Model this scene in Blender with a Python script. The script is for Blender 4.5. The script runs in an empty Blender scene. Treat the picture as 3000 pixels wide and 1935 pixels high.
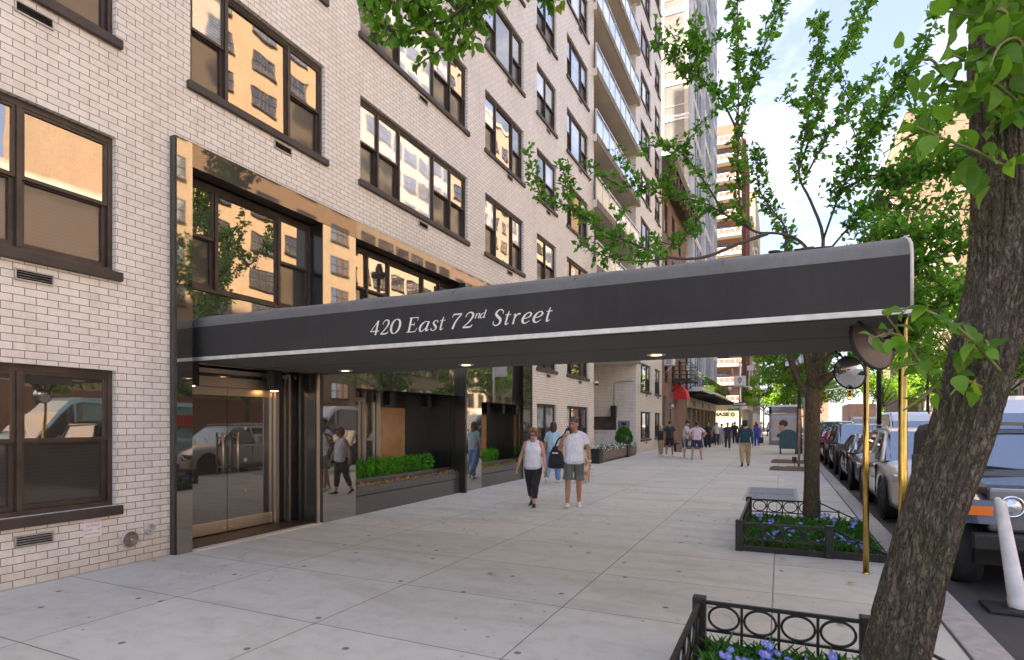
import bpy, bmesh, math, random
from mathutils import Vector, Matrix, noise
R = math.radians
S = bpy.context.scene
COL = S.collection
rnd = random.Random(7)
V = Vector

# ------------------------------------------------------------------ materials
def N(nt, typ, **kw):
    n = nt.nodes.new(typ)
    for k, v in kw.items():
        if k.startswith('_'):
            setattr(n, k[1:], v)
        else:
            key = k.replace('__', ' ')
            n.inputs[int(key[1:]) if key[0] == 'i' and key[1:].isdigit() else key].default_value = v
    return n

def L(nt, a, b): nt.links.new(a, b)

def rgba(c): return (c[0], c[1], c[2], 1.0)

def newmat(name):
    m = bpy.data.materials.new(name); m.use_nodes = True
    nt = m.node_tree; nt.nodes.clear()
    out = nt.nodes.new('ShaderNodeOutputMaterial')
    return m, nt, out

def mixc(nt, fac, a, b, mode='MIX'):
    n = nt.nodes.new('ShaderNodeMix'); n.data_type = 'RGBA'; n.blend_type = mode
    for sock, v in ((n.inputs[0], fac), (n.inputs[6], a), (n.inputs[7], b)):
        if hasattr(v, 'is_output'): nt.links.new(v, sock)
        else: sock.default_value = v if not isinstance(v, tuple) else (rgba(v) if len(v) == 3 else v)
    return n.outputs[2]

def ramp(nt, fac, stops):
    n = nt.nodes.new('ShaderNodeValToRGB'); e = n.color_ramp.elements
    while len(e) > len(stops): e.remove(e[-1])
    while len(e) < len(stops): e.new(0.5)
    for el, (p, c) in zip(e, stops):
        el.position = p; el.color = rgba(c) if not isinstance(c, float) else (c, c, c, 1)
    L(nt, fac, n.inputs[0]); return n.outputs[0]

def coords(nt, kind='Object', scale=(1, 1, 1), loc=(0, 0, 0)):
    tc = nt.nodes.new('ShaderNodeTexCoord')
    mp = nt.nodes.new('ShaderNodeMapping')
    mp.inputs['Scale'].default_value = scale; mp.inputs['Location'].default_value = loc
    L(nt, tc.outputs[kind], mp.inputs[0]); return mp.outputs[0]

def noise_tex(nt, vec, scale, detail=3.0, rough=0.55, dist=0.0):
    n = N(nt, 'ShaderNodeTexNoise', Scale=scale, Detail=detail, Roughness=rough, Distortion=dist)
    if vec is not None: L(nt, vec, n.inputs['Vector'])
    return n.outputs[0]

def bump(nt, h, strength=0.3, dist=0.01, normal=None):
    b = N(nt, 'ShaderNodeBump', Strength=strength, Distance=dist); L(nt, h, b.inputs['Height'])
    if normal is not None: L(nt, normal, b.inputs['Normal'])
    return b.outputs[0]

def pm(name, col, rough=0.6, metal=0.0, var=0.12, vs=3.0, bmp=0.0, bs=60.0, coat=0.0, spec=0.5, sheen=0.0, bd=0.005, isl=0.0):
    m, nt, out = newmat(name)
    p = N(nt, 'ShaderNodeBsdfPrincipled', Roughness=rough, Metallic=metal)
    p.inputs['Coat Weight'].default_value = coat; p.inputs['Coat Roughness'].default_value = 0.04
    p.inputs['Specular IOR Level'].default_value = spec
    p.inputs['Sheen Weight'].default_value = sheen
    v = coords(nt)
    f = noise_tex(nt, v, vs, 4)
    lo = tuple(c * (1 - var) for c in col); hi = tuple(min(1, c * (1 + var)) for c in col)
    c = ramp(nt, f, [(0.3, lo), (0.7, hi)])
    if isl:
        g = nt.nodes.new('ShaderNodeNewGeometry')
        k = ramp(nt, g.outputs['Random Per Island'], [(0, (1 - isl,) * 3), (1, (1 + isl,) * 3)])
        c = mixc(nt, 1.0, c, k, 'MULTIPLY')
    L(nt, c, p.inputs['Base Color'])
    rr = nt.nodes.new('ShaderNodeMath'); rr.operation = 'MULTIPLY_ADD'
    L(nt, f, rr.inputs[0]); rr.inputs[1].default_value = 0.25 * rough; rr.inputs[2].default_value = rough * 0.87
    L(nt, rr.outputs[0], p.inputs['Roughness'])
    if bmp: L(nt, bump(nt, noise_tex(nt, v, bs, 3), bmp, bd), p.inputs['Normal'])
    L(nt, p.outputs[0], out.inputs[0]); return m

def brickmat(name, c1, c2, mortar, bw=0.2, bh=0.079, ms=0.006, rough=0.45, off=0.5, bmp=0.5, stain=0.12, lean=0.0):
    m, nt, out = newmat(name)
    uv = coords(nt, 'UV')
    b = N(nt, 'ShaderNodeTexBrick', Color1=rgba(c1), Color2=rgba(c2), Mortar=rgba(mortar), Scale=1.0)
    b.inputs['Mortar Size'].default_value = ms; b.inputs['Mortar Smooth'].default_value = 0.15
    b.inputs['Bias'].default_value = 0.0; b.inputs['Brick Width'].default_value = bw; b.inputs['Row Height'].default_value = bh
    b.offset = off
    L(nt, uv, b.inputs['Vector'])
    big = noise_tex(nt, uv, 0.55, 5, 0.65)
    fine = noise_tex(nt, uv, 22, 4, 0.7)
    c = mixc(nt, 1.0, b.outputs['Color'], ramp(nt, big, [(0.3, (1 - stain, 1 - stain * 1.1, 1 - stain * 1.3)), (0.65, (1.03, 1.02, 1.0))]), 'MULTIPLY')
    c = mixc(nt, 1.0, c, ramp(nt, fine, [(0.28, (0.86, 0.84, 0.82)), (0.5, (1, 1, 1))]), 'MULTIPLY')
    # chipped and soiled spots at the joints and streaks of soot running down
    v2 = coords(nt, 'UV', (3.0, 0.35, 1))
    st = noise_tex(nt, v2, 1.6, 4, 0.7)
    c = mixc(nt, 1.0, c, ramp(nt, st, [(0.3, (0.9, 0.88, 0.85)), (0.5, (1, 1, 1))]), 'MULTIPLY')
    if lean:
        sp = nt.nodes.new('ShaderNodeSeparateXYZ'); L(nt, uv, sp.inputs[0])
        a = nt.nodes.new('ShaderNodeMath'); a.operation = 'MULTIPLY_ADD'; L(nt, sp.outputs[1], a.inputs[0]); a.inputs[1].default_value = 1.0; 
        L(nt, big, a.inputs[2])
        c = mixc(nt, 1.0, c, ramp(nt, a.outputs[0], [(0.45, (1 - lean, 1 - lean * 1.15, 1 - lean * 1.4)), (1.0, (1, 1, 1))]), 'MULTIPLY')
    p = N(nt, 'ShaderNodeBsdfPrincipled', Roughness=rough)
    L(nt, c, p.inputs['Base Color'])
    inv = nt.nodes.new('ShaderNodeMath'); inv.operation = 'MULTIPLY_ADD'; L(nt, b.outputs['Fac'], inv.inputs[0]); inv.inputs[1].default_value = -1; 
    L(nt, noise_tex(nt, uv, 9, 3), inv.inputs[2])
    L(nt, bump(nt, inv.outputs[0], bmp, 0.004), p.inputs['Normal'])
    L(nt, p.outputs[0], out.inputs[0]); return m

def glassmat(name, base, tint, lo, hi, wav=0.03, ws=1.4, rough=0.015, blinds=0.0):
    """window glass over a dim room: part of the light is mirrored, more at a glancing angle"""
    m, nt, out = newmat(name)
    d = N(nt, 'ShaderNodeBsdfPrincipled', Roughness=0.5)
    v = coords(nt)
    col = ramp(nt, noise_tex(nt, v, 1.3, 2), [(0.3, tuple(c * 0.75 for c in base)), (0.7, tuple(c * 1.25 for c in base))])
    if blinds:
        w = N(nt, 'ShaderNodeTexWave', Scale=8.0, Distortion=0.2); w.bands_direction = 'Z'; L(nt, v, w.inputs[0])
        col = mixc(nt, 1.0, col, ramp(nt, w.outputs[1], [(0, (1 - blinds,) * 3), (1, (1, 1, 1))]), 'MULTIPLY')
    L(nt, col, d.inputs['Base Color'])
    g = N(nt, 'ShaderNodeBsdfGlossy', Color=rgba(tint), Roughness=rough)
    L(nt, bump(nt, noise_tex(nt, v, ws, 1.5, 0.5), wav, 0.05), g.inputs['Normal'])
    lw = N(nt, 'ShaderNodeLayerWeight', Blend=0.35)
    mr = N(nt, 'ShaderNodeMapRange'); mr.inputs[3].default_value = lo; mr.inputs[4].default_value = hi
    L(nt, lw.outputs['Facing'], mr.inputs[0])
    mx = nt.nodes.new('ShaderNodeMixShader'); L(nt, mr.outputs[0], mx.inputs[0]); L(nt, d.outputs[0], mx.inputs[1]); L(nt, g.outputs[0], mx.inputs[2])
    L(nt, mx.outputs[0], out.inputs[0]); return m

def granite(name, tint, lo, hi, rough=0.025, base=0.012):
    m, nt, out = newmat(name)
    v = coords(nt)
    vo = N(nt, 'ShaderNodeTexVoronoi', Scale=95.0); L(nt, v, vo.inputs['Vector'])
    c = ramp(nt, vo.outputs['Distance'], [(0.0, (0.6, 0.57, 0.52)), (0.16, (base * 3,) * 3), (0.3, (base, base, base * 0.95))])
    c = mixc(nt, ramp(nt, noise_tex(nt, v, 30, 3), [(0.44, 0.0), (0.56, 1.0)]), (base, base, base), c)
    d = N(nt, 'ShaderNodeBsdfPrincipled', Roughness=0.35); L(nt, c, d.inputs['Base Color'])
    g = N(nt, 'ShaderNodeBsdfGlossy', Color=rgba(tint), Roughness=rough)
    L(nt, bump(nt, noise_tex(nt, v, 0.9, 1), 0.02, 0.05), g.inputs['Normal'])
    lw = N(nt, 'ShaderNodeLayerWeight', Blend=0.4)
    mr = N(nt, 'ShaderNodeMapRange'); mr.inputs[3].default_value = lo; mr.inputs[4].default_value = hi
    L(nt, lw.outputs['Facing'], mr.inputs[0])
    mx = nt.nodes.new('ShaderNodeMixShader'); L(nt, mr.outputs[0], mx.inputs[0]); L(nt, d.outputs[0], mx.inputs[1]); L(nt, g.outputs[0], mx.inputs[2])
    L(nt, mx.outputs[0], out.inputs[0]); return m

def leafmat(name, c1, c2, trans=0.45, yellow=0.0):
    m, nt, out = newmat(name)
    g = nt.nodes.new('ShaderNodeNewGeometry')
    stops = [(0.0, c1), (0.85, c2)]
    if yellow: stops += [(0.97, c2), (1.0, (0.35, 0.30, 0.03))]
    c = ramp(nt, g.outputs['Random Per Island'], stops)
    v = coords(nt)
    c = mixc(nt, 1.0, c, ramp(nt, noise_tex(nt, v, 1.7, 3), [(0.3, (0.72, 0.74, 0.7)), (0.65, (1.12, 1.12, 1.05))]), 'MULTIPLY')
    p = N(nt, 'ShaderNodeBsdfPrincipled', Roughness=0.55); p.inputs['Specular IOR Level'].default_value = .35; L(nt, c, p.inputs['Base Color'])
    t = nt.nodes.new('ShaderNodeBsdfTranslucent'); L(nt, mixc(nt, 1.0, c, (1.5, 1.7, 0.7), 'MULTIPLY'), t.inputs[0])
    mx = nt.nodes.new('ShaderNodeMixShader'); mx.inputs[0].default_value = trans
    L(nt, p.outputs[0], mx.inputs[1]); L(nt, t.outputs[0], mx.inputs[2]); L(nt, mx.outputs[0], out.inputs[0]); return m

def barkmat(name, c1, c2, scale=1.0, strength=1.0, dist=0.03, lean=(0, 0, 0)):
    m, nt, out = newmat(name)
    tc = nt.nodes.new('ShaderNodeTexCoord'); mp = nt.nodes.new('ShaderNodeMapping')
    mp.inputs['Rotation'].default_value = lean; mp.inputs['Scale'].default_value = (scale, scale, scale * 0.36)
    L(nt, tc.outputs['Object'], mp.inputs[0]); v = mp.outputs[0]
    def ridged(sc, det, dist_):
        n = N(nt, 'ShaderNodeTexNoise', Scale=sc, Detail=det, Roughness=0.6, Distortion=dist_); L(nt, v, n.inputs[0])
        s = nt.nodes.new('ShaderNodeMath'); s.operation = 'SUBTRACT'; L(nt, n.outputs[0], s.inputs[0]); s.inputs[1].default_value = 0.5
        q = nt.nodes.new('ShaderNodeMath'); q.operation = 'ABSOLUTE'; L(nt, s.outputs[0], q.inputs[0]); return q.outputs[0]
    r1 = ramp(nt, ridged(17, 5, 0.6), [(0.0, 0.0), (0.035, 0.5), (0.13, 1.0)]); r2 = ramp(nt, ridged(41, 5, 0.4), [(0.0, 0.0), (0.04, 0.65), (0.15, 1.0)])
    mn = nt.nodes.new('ShaderNodeMath'); mn.operation = 'MULTIPLY'; L(nt, r1, mn.inputs[0]); L(nt, r2, mn.inputs[1])
    n2 = noise_tex(nt, coords(nt, 'Object', (1, 1, 0.6)), 95, 5, 0.75)
    h = nt.nodes.new('ShaderNodeMath'); h.operation = 'MULTIPLY_ADD'; L(nt, n2, h.inputs[0]); h.inputs[1].default_value = 0.5; L(nt, mn.outputs[0], h.inputs[2])
    mo = noise_tex(nt, coords(nt, 'Object', (1, 1, 0.5)), 5, 4)
    c = mixc(nt, ramp(nt, mn.outputs[0], [(0.05, 0.0), (0.8, 1.0)]), tuple(k * 0.42 for k in c1), c1)
    c = mixc(nt, ramp(nt, mo, [(0.45, 0.0), (0.7, 0.8)]), c, mixc(nt, ramp(nt, mn.outputs[0], [(0.05, 0.0), (0.8, 1.0)]), tuple(k * 0.42 for k in c2), c2))
    c = mixc(nt, 1.0, c, ramp(nt, n2, [(0.3, (0.62,) * 3), (0.7, (1.3,) * 3)]), 'MULTIPLY')
    p = N(nt, 'ShaderNodeBsdfPrincipled', Roughness=0.85); p.inputs['Specular IOR Level'].default_value = 0.25
    L(nt, c, p.inputs['Base Color']); L(nt, bump(nt, h.outputs[0], strength, dist), p.inputs['Normal'])
    L(nt, p.outputs[0], out.inputs[0]); return m

def emimat(name, col, strength):
    m, nt, out = newmat(name)
    e = N(nt, 'ShaderNodeEmission', Color=rgba(col), Strength=strength); L(nt, e.outputs[0], out.inputs[0]); return m

# ------------------------------------------------------------------ mesh builder
class MB:
    def __init__(s): s.v = []; s.f = []; s.m = []; s.sm = []
    def face(s, pts, m=0, smooth=False):
        n = len(s.v); s.v += [tuple(p) for p in pts]; s.f.append(tuple(range(n, n + len(pts)))); s.m.append(m); s.sm.append(smooth)
    def idx(s, verts, faces, m=0, smooth=False):
        n = len(s.v); s.v += [tuple(p) for p in verts]
        for f in faces: s.f.append(tuple(n + i for i in f)); s.m.append(m); s.sm.append(smooth)
    def box(s, x0, x1, y0, y1, z0, z1, m=0, ch=0.0):
        x0, x1 = min(x0, x1), max(x0, x1); y0, y1 = min(y0, y1), max(y0, y1); z0, z1 = min(z0, z1), max(z0, z1)
        if ch > 0: return s.cbox(x0, x1, y0, y1, z0, z1, m, ch)
        v = [(x, y, z) for z in (z0, z1) for y in (y0, y1) for x in (x0, x1)]
        s.idx(v, [(0, 2, 3, 1), (4, 5, 7, 6), (0, 1, 5, 4), (2, 6, 7, 3), (0, 4, 6, 2), (1, 3, 7, 5)], m)
    def cbox(s, x0, x1, y0, y1, z0, z1, m, c):
        bm = bmesh.new(); bmesh.ops.create_cube(bm, size=1)
        for q in bm.verts: q.co = V(((x0 + x1) / 2 + q.co.x * (x1 - x0), (y0 + y1) / 2 + q.co.y * (y1 - y0), (z0 + z1) / 2 + q.co.z * (z1 - z0)))
        bmesh.ops.bevel(bm, geom=bm.edges[:], offset=min(c, (x1 - x0) * .45, (y1 - y0) * .45, (z1 - z0) * .45), segments=2, affect='EDGES', profile=0.6)
        s.bm(bm, m, False)
    def bm(s, bm, m=0, smooth=True, mtx=None):
        bm.verts.index_update(); vs = [(mtx @ q.co) if mtx else q.co.copy() for q in bm.verts]
        s.idx(vs, [[q.index for q in f.verts] for f in bm.faces], m, smooth); bm.free()
    def tube(s, pts, rad, seg=8, m=0, smooth=True, caps=True, up=None):
        pts = [V(p) for p in pts]
        if not hasattr(rad, '__len__'): rad = [rad] * len(pts)
        n0 = len(s.v); n = len(pts); prev = None
        for i, p in enumerate(pts):
            d = (pts[min(i + 1, n - 1)] - pts[max(i - 1, 0)])
            if d.length < 1e-9: d = V((0, 0, 1))
            d.normalize()
            if prev is None:
                a = V((0, 0, 1)) if abs(d.z) < 0.9 else V((1, 0, 0))
                x = d.cross(a).normalized()
            else:
                x = (prev - d * prev.dot(d))
                x = x.normalized() if x.length > 1e-6 else d.orthogonal().normalized()
            prev = x; y = d.cross(x)
            for k in range(seg):
                t = 2 * math.pi * k / seg
                s.v.append(tuple(p + (x * math.cos(t) + y * math.sin(t)) * rad[i]))
        for i in range(n - 1):
            for k in range(seg):
                a = n0 + i * seg + k; b = n0 + i * seg + (k + 1) % seg
                s.f.append((a, b, b + seg, a + seg)); s.m.append(m); s.sm.append(smooth)
        if caps:
            s.f.append(tuple(n0 + k for k in range(seg))[::-1]); s.m.append(m); s.sm.append(False)
            s.f.append(tuple(n0 + (n - 1) * seg + k for k in range(seg))); s.m.append(m); s.sm.append(False)
    def lathe(s, prof, c, axis='z', seg=24, m=0, smooth=True, caps=False):
        """prof: (radius, height) pairs along the axis through c"""
        n0 = len(s.v); c = V(c)
        for r, h in prof:
            for k in range(seg):
                t = 2 * math.pi * k / seg; a, b = r * math.cos(t), r * math.sin(t)
                q = {'z': (a, b, h), 'x': (h, a, b), 'y': (b, h, a)}[axis]
                s.v.append(tuple(c + V(q)))
        for i in range(len(prof) - 1):
            for k in range(seg):
                a = n0 + i * seg + k; b = n0 + i * seg + (k + 1) % seg
                s.f.append((a, b, b + seg, a + seg)); s.m.append(m); s.sm.append(smooth)
        if caps:
            s.f.append(tuple(n0 + k for k in range(seg))[::-1]); s.m.append(m); s.sm.append(False)
            s.f.append(tuple(n0 + (len(prof) - 1) * seg + k for k in range(seg))); s.m.append(m); s.sm.append(False)
    def prism(s, poly, axis, a0, a1, m=0, smooth=False):
        """extrude a 2D polygon along an axis: 'x' -> (y,z), 'y' -> (x,z), 'z' -> (x,y)"""
        def P(u, w, a): return {'x': (a, u, w), 'y': (u, a, w), 'z': (u, w, a)}[axis]
        n = len(poly)
        s.idx([P(u, w, a0) for u, w in poly] + [P(u, w, a1) for u, w in poly],
              [tuple(range(n))[::-1], tuple(range(n, 2 * n))] + [(i, (i + 1) % n, n + (i + 1) % n, n + i) for i in range(n)], m, smooth)
    def ico(s, c, r, sub=2, m=0, sc=(1, 1, 1), smooth=True, jit=0.0):
        bm = bmesh.new(); bmesh.ops.create_icosphere(bm, subdivisions=sub, radius=1)
        for q in bm.verts:
            k = 1 + (noise.noise(q.co * 2.3 + V(c)) * jit if jit else 0)
            q.co = V((c[0] + q.co.x * r * sc[0] * k, c[1] + q.co.y * r * sc[1] * k, c[2] + q.co.z * r * sc[2] * k))
        s.bm(bm, m, smooth)
    def loft(s, rings, m=0, smooth=True, caps=True, closed=True):
        n0 = len(s.v); k = len(rings[0])
        for r in rings: s.v += [tuple(p) for p in r]
        for i in range(len(rings) - 1):
            for j in range(k if closed else k - 1):
                a = n0 + i * k + j; b = n0 + i * k + (j + 1) % k
                s.f.append((a, b, b + k, a + k)); s.m.append(m); s.sm.append(smooth)
        if caps:
            s.f.append(tuple(n0 + j for j in range(k))[::-1]); s.m.append(m); s.sm.append(False)
            s.f.append(tuple(n0 + (len(rings) - 1) * k + j for j in range(k))); s.m.append(m); s.sm.append(False)
    def mesh(s, name, mats, uv=True, fix=True):
        me = bpy.data.meshes.new(name); me.from_pydata(s.v, [], s.f)
        for mm in (mats if isinstance(mats, (list, tuple)) else [mats]): me.materials.append(mm)
        me.polygons.foreach_set('material_index', s.m); me.polygons.foreach_set('use_smooth', s.sm)
        if fix:
            bm = bmesh.new(); bm.from_mesh(me); bmesh.ops.recalc_face_normals(bm, faces=bm.faces[:]); bm.to_mesh(me); bm.free()
        if uv:
            ul = me.uv_layers.new(name='UVMap').data
            for p in me.polygons:
                n = p.normal; ax = max(range(3), key=lambda i: abs(n[i]))
                for li in p.loop_indices:
                    co = me.vertices[me.loops[li].vertex_index].co
                    ul[li].uv = (co.y, co.z) if ax == 0 else ((co.x, co.z) if ax == 1 else (co.x, co.y))
        me.update(); return me

def obj(name, mb, mats, parent=None, loc=None, uv=True, fix=True, label=None):
    me = mb if isinstance(mb, bpy.types.Mesh) else mb.mesh(name, mats, uv, fix)
    o = bpy.data.objects.new(name, me); COL.objects.link(o)
    if loc: o.location = loc
    if parent is not None:
        o.parent = parent
        if parent.type == 'EMPTY' and not parent.get('_local'): o.matrix_parent_inverse = Matrix.Translation(-parent.location)
    if label: o['label'] = label
    return o

def tag(o, label, cat, group=None, kind=None):
    if label: o['label'] = label
    if cat: o['category'] = cat
    if group: o['group'] = group
    if kind: o['kind'] = kind
    return o

def thing(name, label, cat, loc=(0, 0, 0), group=None, local=False, rz=0.0):
    """an Empty at the base of a thing; its parts are given in world coordinates unless local"""
    o = bpy.data.objects.new(name, None); COL.objects.link(o); o.location = loc; o.rotation_euler = (0, 0, rz); o.empty_display_size = 0.2
    if local: o['_local'] = 1
    return tag(o, label, cat, group)

def struct(name, mb, mats, **k):
    return tag(obj(name, mb, mats, **k), None, None, kind='structure')

def kids(o): return [c for c in bpy.data.objects if c.parent == o]

def copy_tree(o, parent=None, ch=None):
    if ch is None:
        ch = {}
        for c in bpy.data.objects:
            if c.parent: ch.setdefault(c.parent.name, []).append(c)
    c = o.copy(); COL.objects.link(c)
    if parent is not None: c.parent = parent
    for k in ch.get(o.name, []): copy_tree(k, c, ch)
    return c

def text_mesh(txt, size, align='CENTER', bold=0.0):
    cu = bpy.data.curves.new('lettering', 'FONT'); cu.body = txt; cu.size = size; cu.align_x = align; cu.align_y = 'CENTER'; cu.resolution_u = 3; cu.offset = bold
    o = bpy.data.objects.new('lettering', cu); COL.objects.link(o)
    dg = bpy.context.evaluated_depsgraph_get()
    me = bpy.data.meshes.new_from_object(o.evaluated_get(dg))
    v = [q.co.copy() for q in me.vertices]; f = [tuple(p.vertices) for p in me.polygons]
    bpy.data.objects.remove(o); bpy.data.curves.remove(cu); bpy.data.meshes.remove(me)
    return v, f

def add_text(mb, txt, size, fn, m=0, align='CENTER', sx=1.0, bold=0.0):
    v, f = text_mesh(txt, size, align, bold); mb.idx([fn(q.x * sx, q.y) for q in v], f, m)

def smooth_pts(pts, n=4):
    out = []; P = [V(p) for p in pts]
    for i in range(len(P) - 1):
        p0, p1, p2, p3 = P[max(i - 1, 0)], P[i], P[i + 1], P[min(i + 2, len(P) - 1)]
        for k in range(n):
            t = k / n
            out.append(0.5 * ((2 * p1) + (p2 - p0) * t + (2 * p0 - 5 * p1 + 4 * p2 - p3) * t * t + (3 * p1 - p0 - 3 * p2 + p3) * t ** 3))
    out.append(P[-1]); return out

def lerp(a, b, t): return a + (b - a) * t
M = {}
def canvas(name, col, var=0.2):
    """woven cloth with faded patches and the streaks rain leaves"""
    m, nt, out = newmat(name); o = coords(nt)
    c = ramp(nt, noise_tex(nt, o, 0.9, 5, .6), [(.3, tuple(k * (1 - var) for k in col)), (.7, tuple(k * (1 + var) for k in col))])
    st = noise_tex(nt, coords(nt, 'Object', (6, 6, .5)), 2.2, 4, .65)
    c = mixc(nt, 1.0, c, ramp(nt, st, [(.35, (.95, .95, .955)), (.62, (1.05, 1.05, 1.04))]), 'MULTIPLY')
    fl = noise_tex(nt, o, 340, 2, .8); c = mixc(nt, 1.0, c, ramp(nt, fl, [(.3, (.6,) * 3), (.7, (1.4,) * 3)]), 'MULTIPLY')
    p = N(nt, 'ShaderNodeBsdfPrincipled', Roughness=.8); p.inputs['Specular IOR Level'].default_value = .3; p.inputs['Sheen Weight'].default_value = .1
    L(nt, c, p.inputs['Base Color']); b1 = bump(nt, noise_tex(nt, o, 2.4, 2), .12, .03); L(nt, bump(nt, fl, .3, .002, b1), p.inputs['Normal']); L(nt, p.outputs[0], out.inputs[0]); return m
M['brick'] = brickmat('white_glazed_brick', (0.735, 0.70, 0.645), (0.81, 0.775, 0.72), (0.27, 0.20, 0.14), 0.2, 0.079, 0.0045, 0.36, stain=0.1, lean=0.22)
M['ibrick'] = brickmat('tan_brick', (0.35, 0.25, 0.155), (0.41, 0.30, 0.19), (0.32, 0.25, 0.18), 0.2, 0.07, 0.006, 0.7)
M['cream'] = brickmat('cream_brick', (0.43, 0.365, 0.275), (0.48, 0.415, 0.32), (0.42, 0.36, 0.27), 0.2, 0.07, 0.006, 0.7)
M['pink'] = brickmat('pale_pink_brick', (0.44, 0.33, 0.27), (0.50, 0.38, 0.31), (0.42, 0.34, 0.29), 0.2, 0.07, 0.006, 0.7)
M['red'] = brickmat('red_brick', (0.21, 0.10, 0.06), (0.26, 0.125, 0.078), (0.22, 0.16, 0.12), 0.2, 0.07, 0.008, 0.8)
M['brown'] = pm('brownstone', (0.22, 0.125, 0.095), 0.8, var=0.18, vs=1.4, bmp=0.2, bs=40)
M['beigefar'] = brickmat('far_beige_brick', (0.20, 0.14, 0.085), (0.235, 0.165, 0.10), (0.2, 0.16, 0.11), 0.2, 0.07, 0.006, 0.7)
M['stone'] = pm('pale_stone', (0.56, 0.50, 0.42), 0.8, var=0.1, vs=1.0)
M['bronze'] = pm('bronze_window_frame', (0.062, 0.045, 0.034), 0.45, 0.25, var=0.3, vs=5, bmp=0.08, bs=90)
M['sill'] = pm('dark_sill_metal', (0.05, 0.037, 0.03), 0.55, 0.1, var=0.3, vs=4)
M['glass'] = glassmat('window_glass', (0.05, 0.045, 0.04), (0.61, 0.535, 0.46), 0.68, 0.9, 0.022, 1.8)
M['screen'] = glassmat('screened_glass', (0.035, 0.03, 0.026), (0.6, 0.56, 0.5), 0.10, 0.36, 0.05, 2.0, 0.06, blinds=0.3)
M['blind'] = glassmat('glass_over_pale_blinds', (0.32, 0.36, 0.40), (0.95, 0.95, 0.95), 0.35, 0.7, 0.04, 1.5, 0.03, blinds=0.35)
M['curtain'] = glassmat('glass_over_white_curtain', (0.55, 0.58, 0.62), (1, 1, 1), 0.3, 0.6, 0.03, 1.5, 0.03)
M['doorglass'] = glassmat('door_glass', (0.02, 0.018, 0.015), (0.78, 0.74, 0.68), 0.26, 0.68, 0.02, 0.8)
M['shopglass'] = glassmat('shop_glass', (0.03, 0.03, 0.025), (0.9, 0.92, 0.85), 0.55, 0.8, 0.05, 1.0)
M['towerglass'] = glassmat('tower_glass', (0.02, 0.035, 0.055), (0.42, 0.52, 0.62), 0.3, 0.6, 0.04, 0.8)
M['granite'] = granite('polished_black_granite', (0.84, 0.77, 0.68), 0.38, 0.75)
M['graniteup'] = granite('polished_brown_granite', (0.44, 0.345, 0.275), 0.28, 0.7, base=0.03)
M['granitedk'] = granite('honed_black_granite', (0.5, 0.47, 0.43), 0.05, 0.3, 0.08)
M['granitegr'] = granite('grey_granite_plinth', (0.55, 0.52, 0.5), 0.06, 0.3, 0.15, base=0.06)
M['steel'] = pm('brushed_bronze_steel', (0.60, 0.50, 0.40), 0.32, 0.9, var=0.04, vs=2)
M['brass'] = pm('polished_brass', (0.62, 0.41, 0.10), 0.18, 1.0, var=0.25, vs=7, bmp=0.1, bs=25)
M['alu'] = pm('aluminium', (0.62, 0.63, 0.64), 0.35, 0.85, var=0.12, vs=6)
M['vent'] = pm('vent_metal', (0.42, 0.40, 0.37), 0.45, 0.6, var=0.2, vs=14)
M['black'] = pm('black_paint', (0.014, 0.014, 0.014), 0.4, var=0.3, vs=9)
M['iron'] = pm('black_wrought_iron', (0.018, 0.015, 0.013), 0.5, 0.2, var=0.5, vs=14, bmp=0.35, bs=70)
M['dark'] = pm('dark_void', (0.01, 0.009, 0.008), 0.8)
M['fabric'] = canvas('charcoal_canopy_fabric', (0.034, 0.033, 0.0325))
M['fabrictop'] = canvas('grey_canopy_fabric', (0.14, 0.141, 0.135), 0.22)  # paler grey copy of the charcoal fabric, for the roof and its seams
M['trim'] = pm('silver_canopy_trim', (0.62, 0.60, 0.56), 0.45, 0.1, var=0.15, vs=8, bmp=0.1)
M['letter'] = pm('cream_lettering', (0.72, 0.71, 0.66), 0.6, var=0.05)
M['white'] = pm('white_paint', (0.74, 0.73, 0.71), 0.45, var=0.08, vs=5)
M['offwhite'] = pm('scuffed_white_plastic', (0.66, 0.65, 0.62), 0.5, var=0.18, vs=6, bmp=0.15, bs=30)
M['rubber'] = pm('black_rubber', (0.022, 0.022, 0.023), 0.75, var=0.3, vs=12, bmp=0.3, bs=50)
M['leaf'] = leafmat('street_tree_leaf', (0.05, 0.15, 0.015), (0.15, 0.33, 0.04), 0.45, 0.0)
M['leafnear'] = leafmat('near_tree_leaf', (0.055, 0.15, 0.015), (0.17, 0.33, 0.04), 0.45, 0.1)
M['leafsun'] = leafmat('leaf_with_sun_in_colour', (0.13, 0.26, 0.025), (0.27, 0.40, 0.045), 0.5)  # brighter, yellower copy of the street tree leaf: sunlight painted into its colour
M['box'] = leafmat('boxwood_leaf', (0.05, 0.26, 0.012), (0.13, 0.46, 0.03), 0.4)
M['bedleaf'] = leafmat('pansy_leaf', (0.025, 0.10, 0.01), (0.07, 0.21, 0.025), 0.3)
M['bark'] = barkmat('rough_furrowed_bark', (0.27, 0.22, 0.165), (0.21, 0.21, 0.11), 1.0, 1.0, 0.025, (0, R(-14), 0))
M['bark2'] = barkmat('smooth_brown_bark', (0.17, 0.12, 0.07), (0.13, 0.115, 0.06), 1.6, 0.5, 0.012)
M['twig'] = pm('twig_bark', (0.075, 0.055, 0.04), 0.8, var=0.3, vs=10)
M['stem'] = pm('green_twig', (0.14, 0.15, 0.05), 0.6, var=0.2, vs=10)
M['soil'] = pm('soil', (0.05, 0.034, 0.024), 0.95, var=0.4, vs=30, bmp=0.8, bs=60, bd=0.02)
M['mulch'] = pm('mulch', (0.15, 0.10, 0.065), 0.95, var=0.4, vs=20, bmp=0.8, bs=50, bd=0.03)
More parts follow.
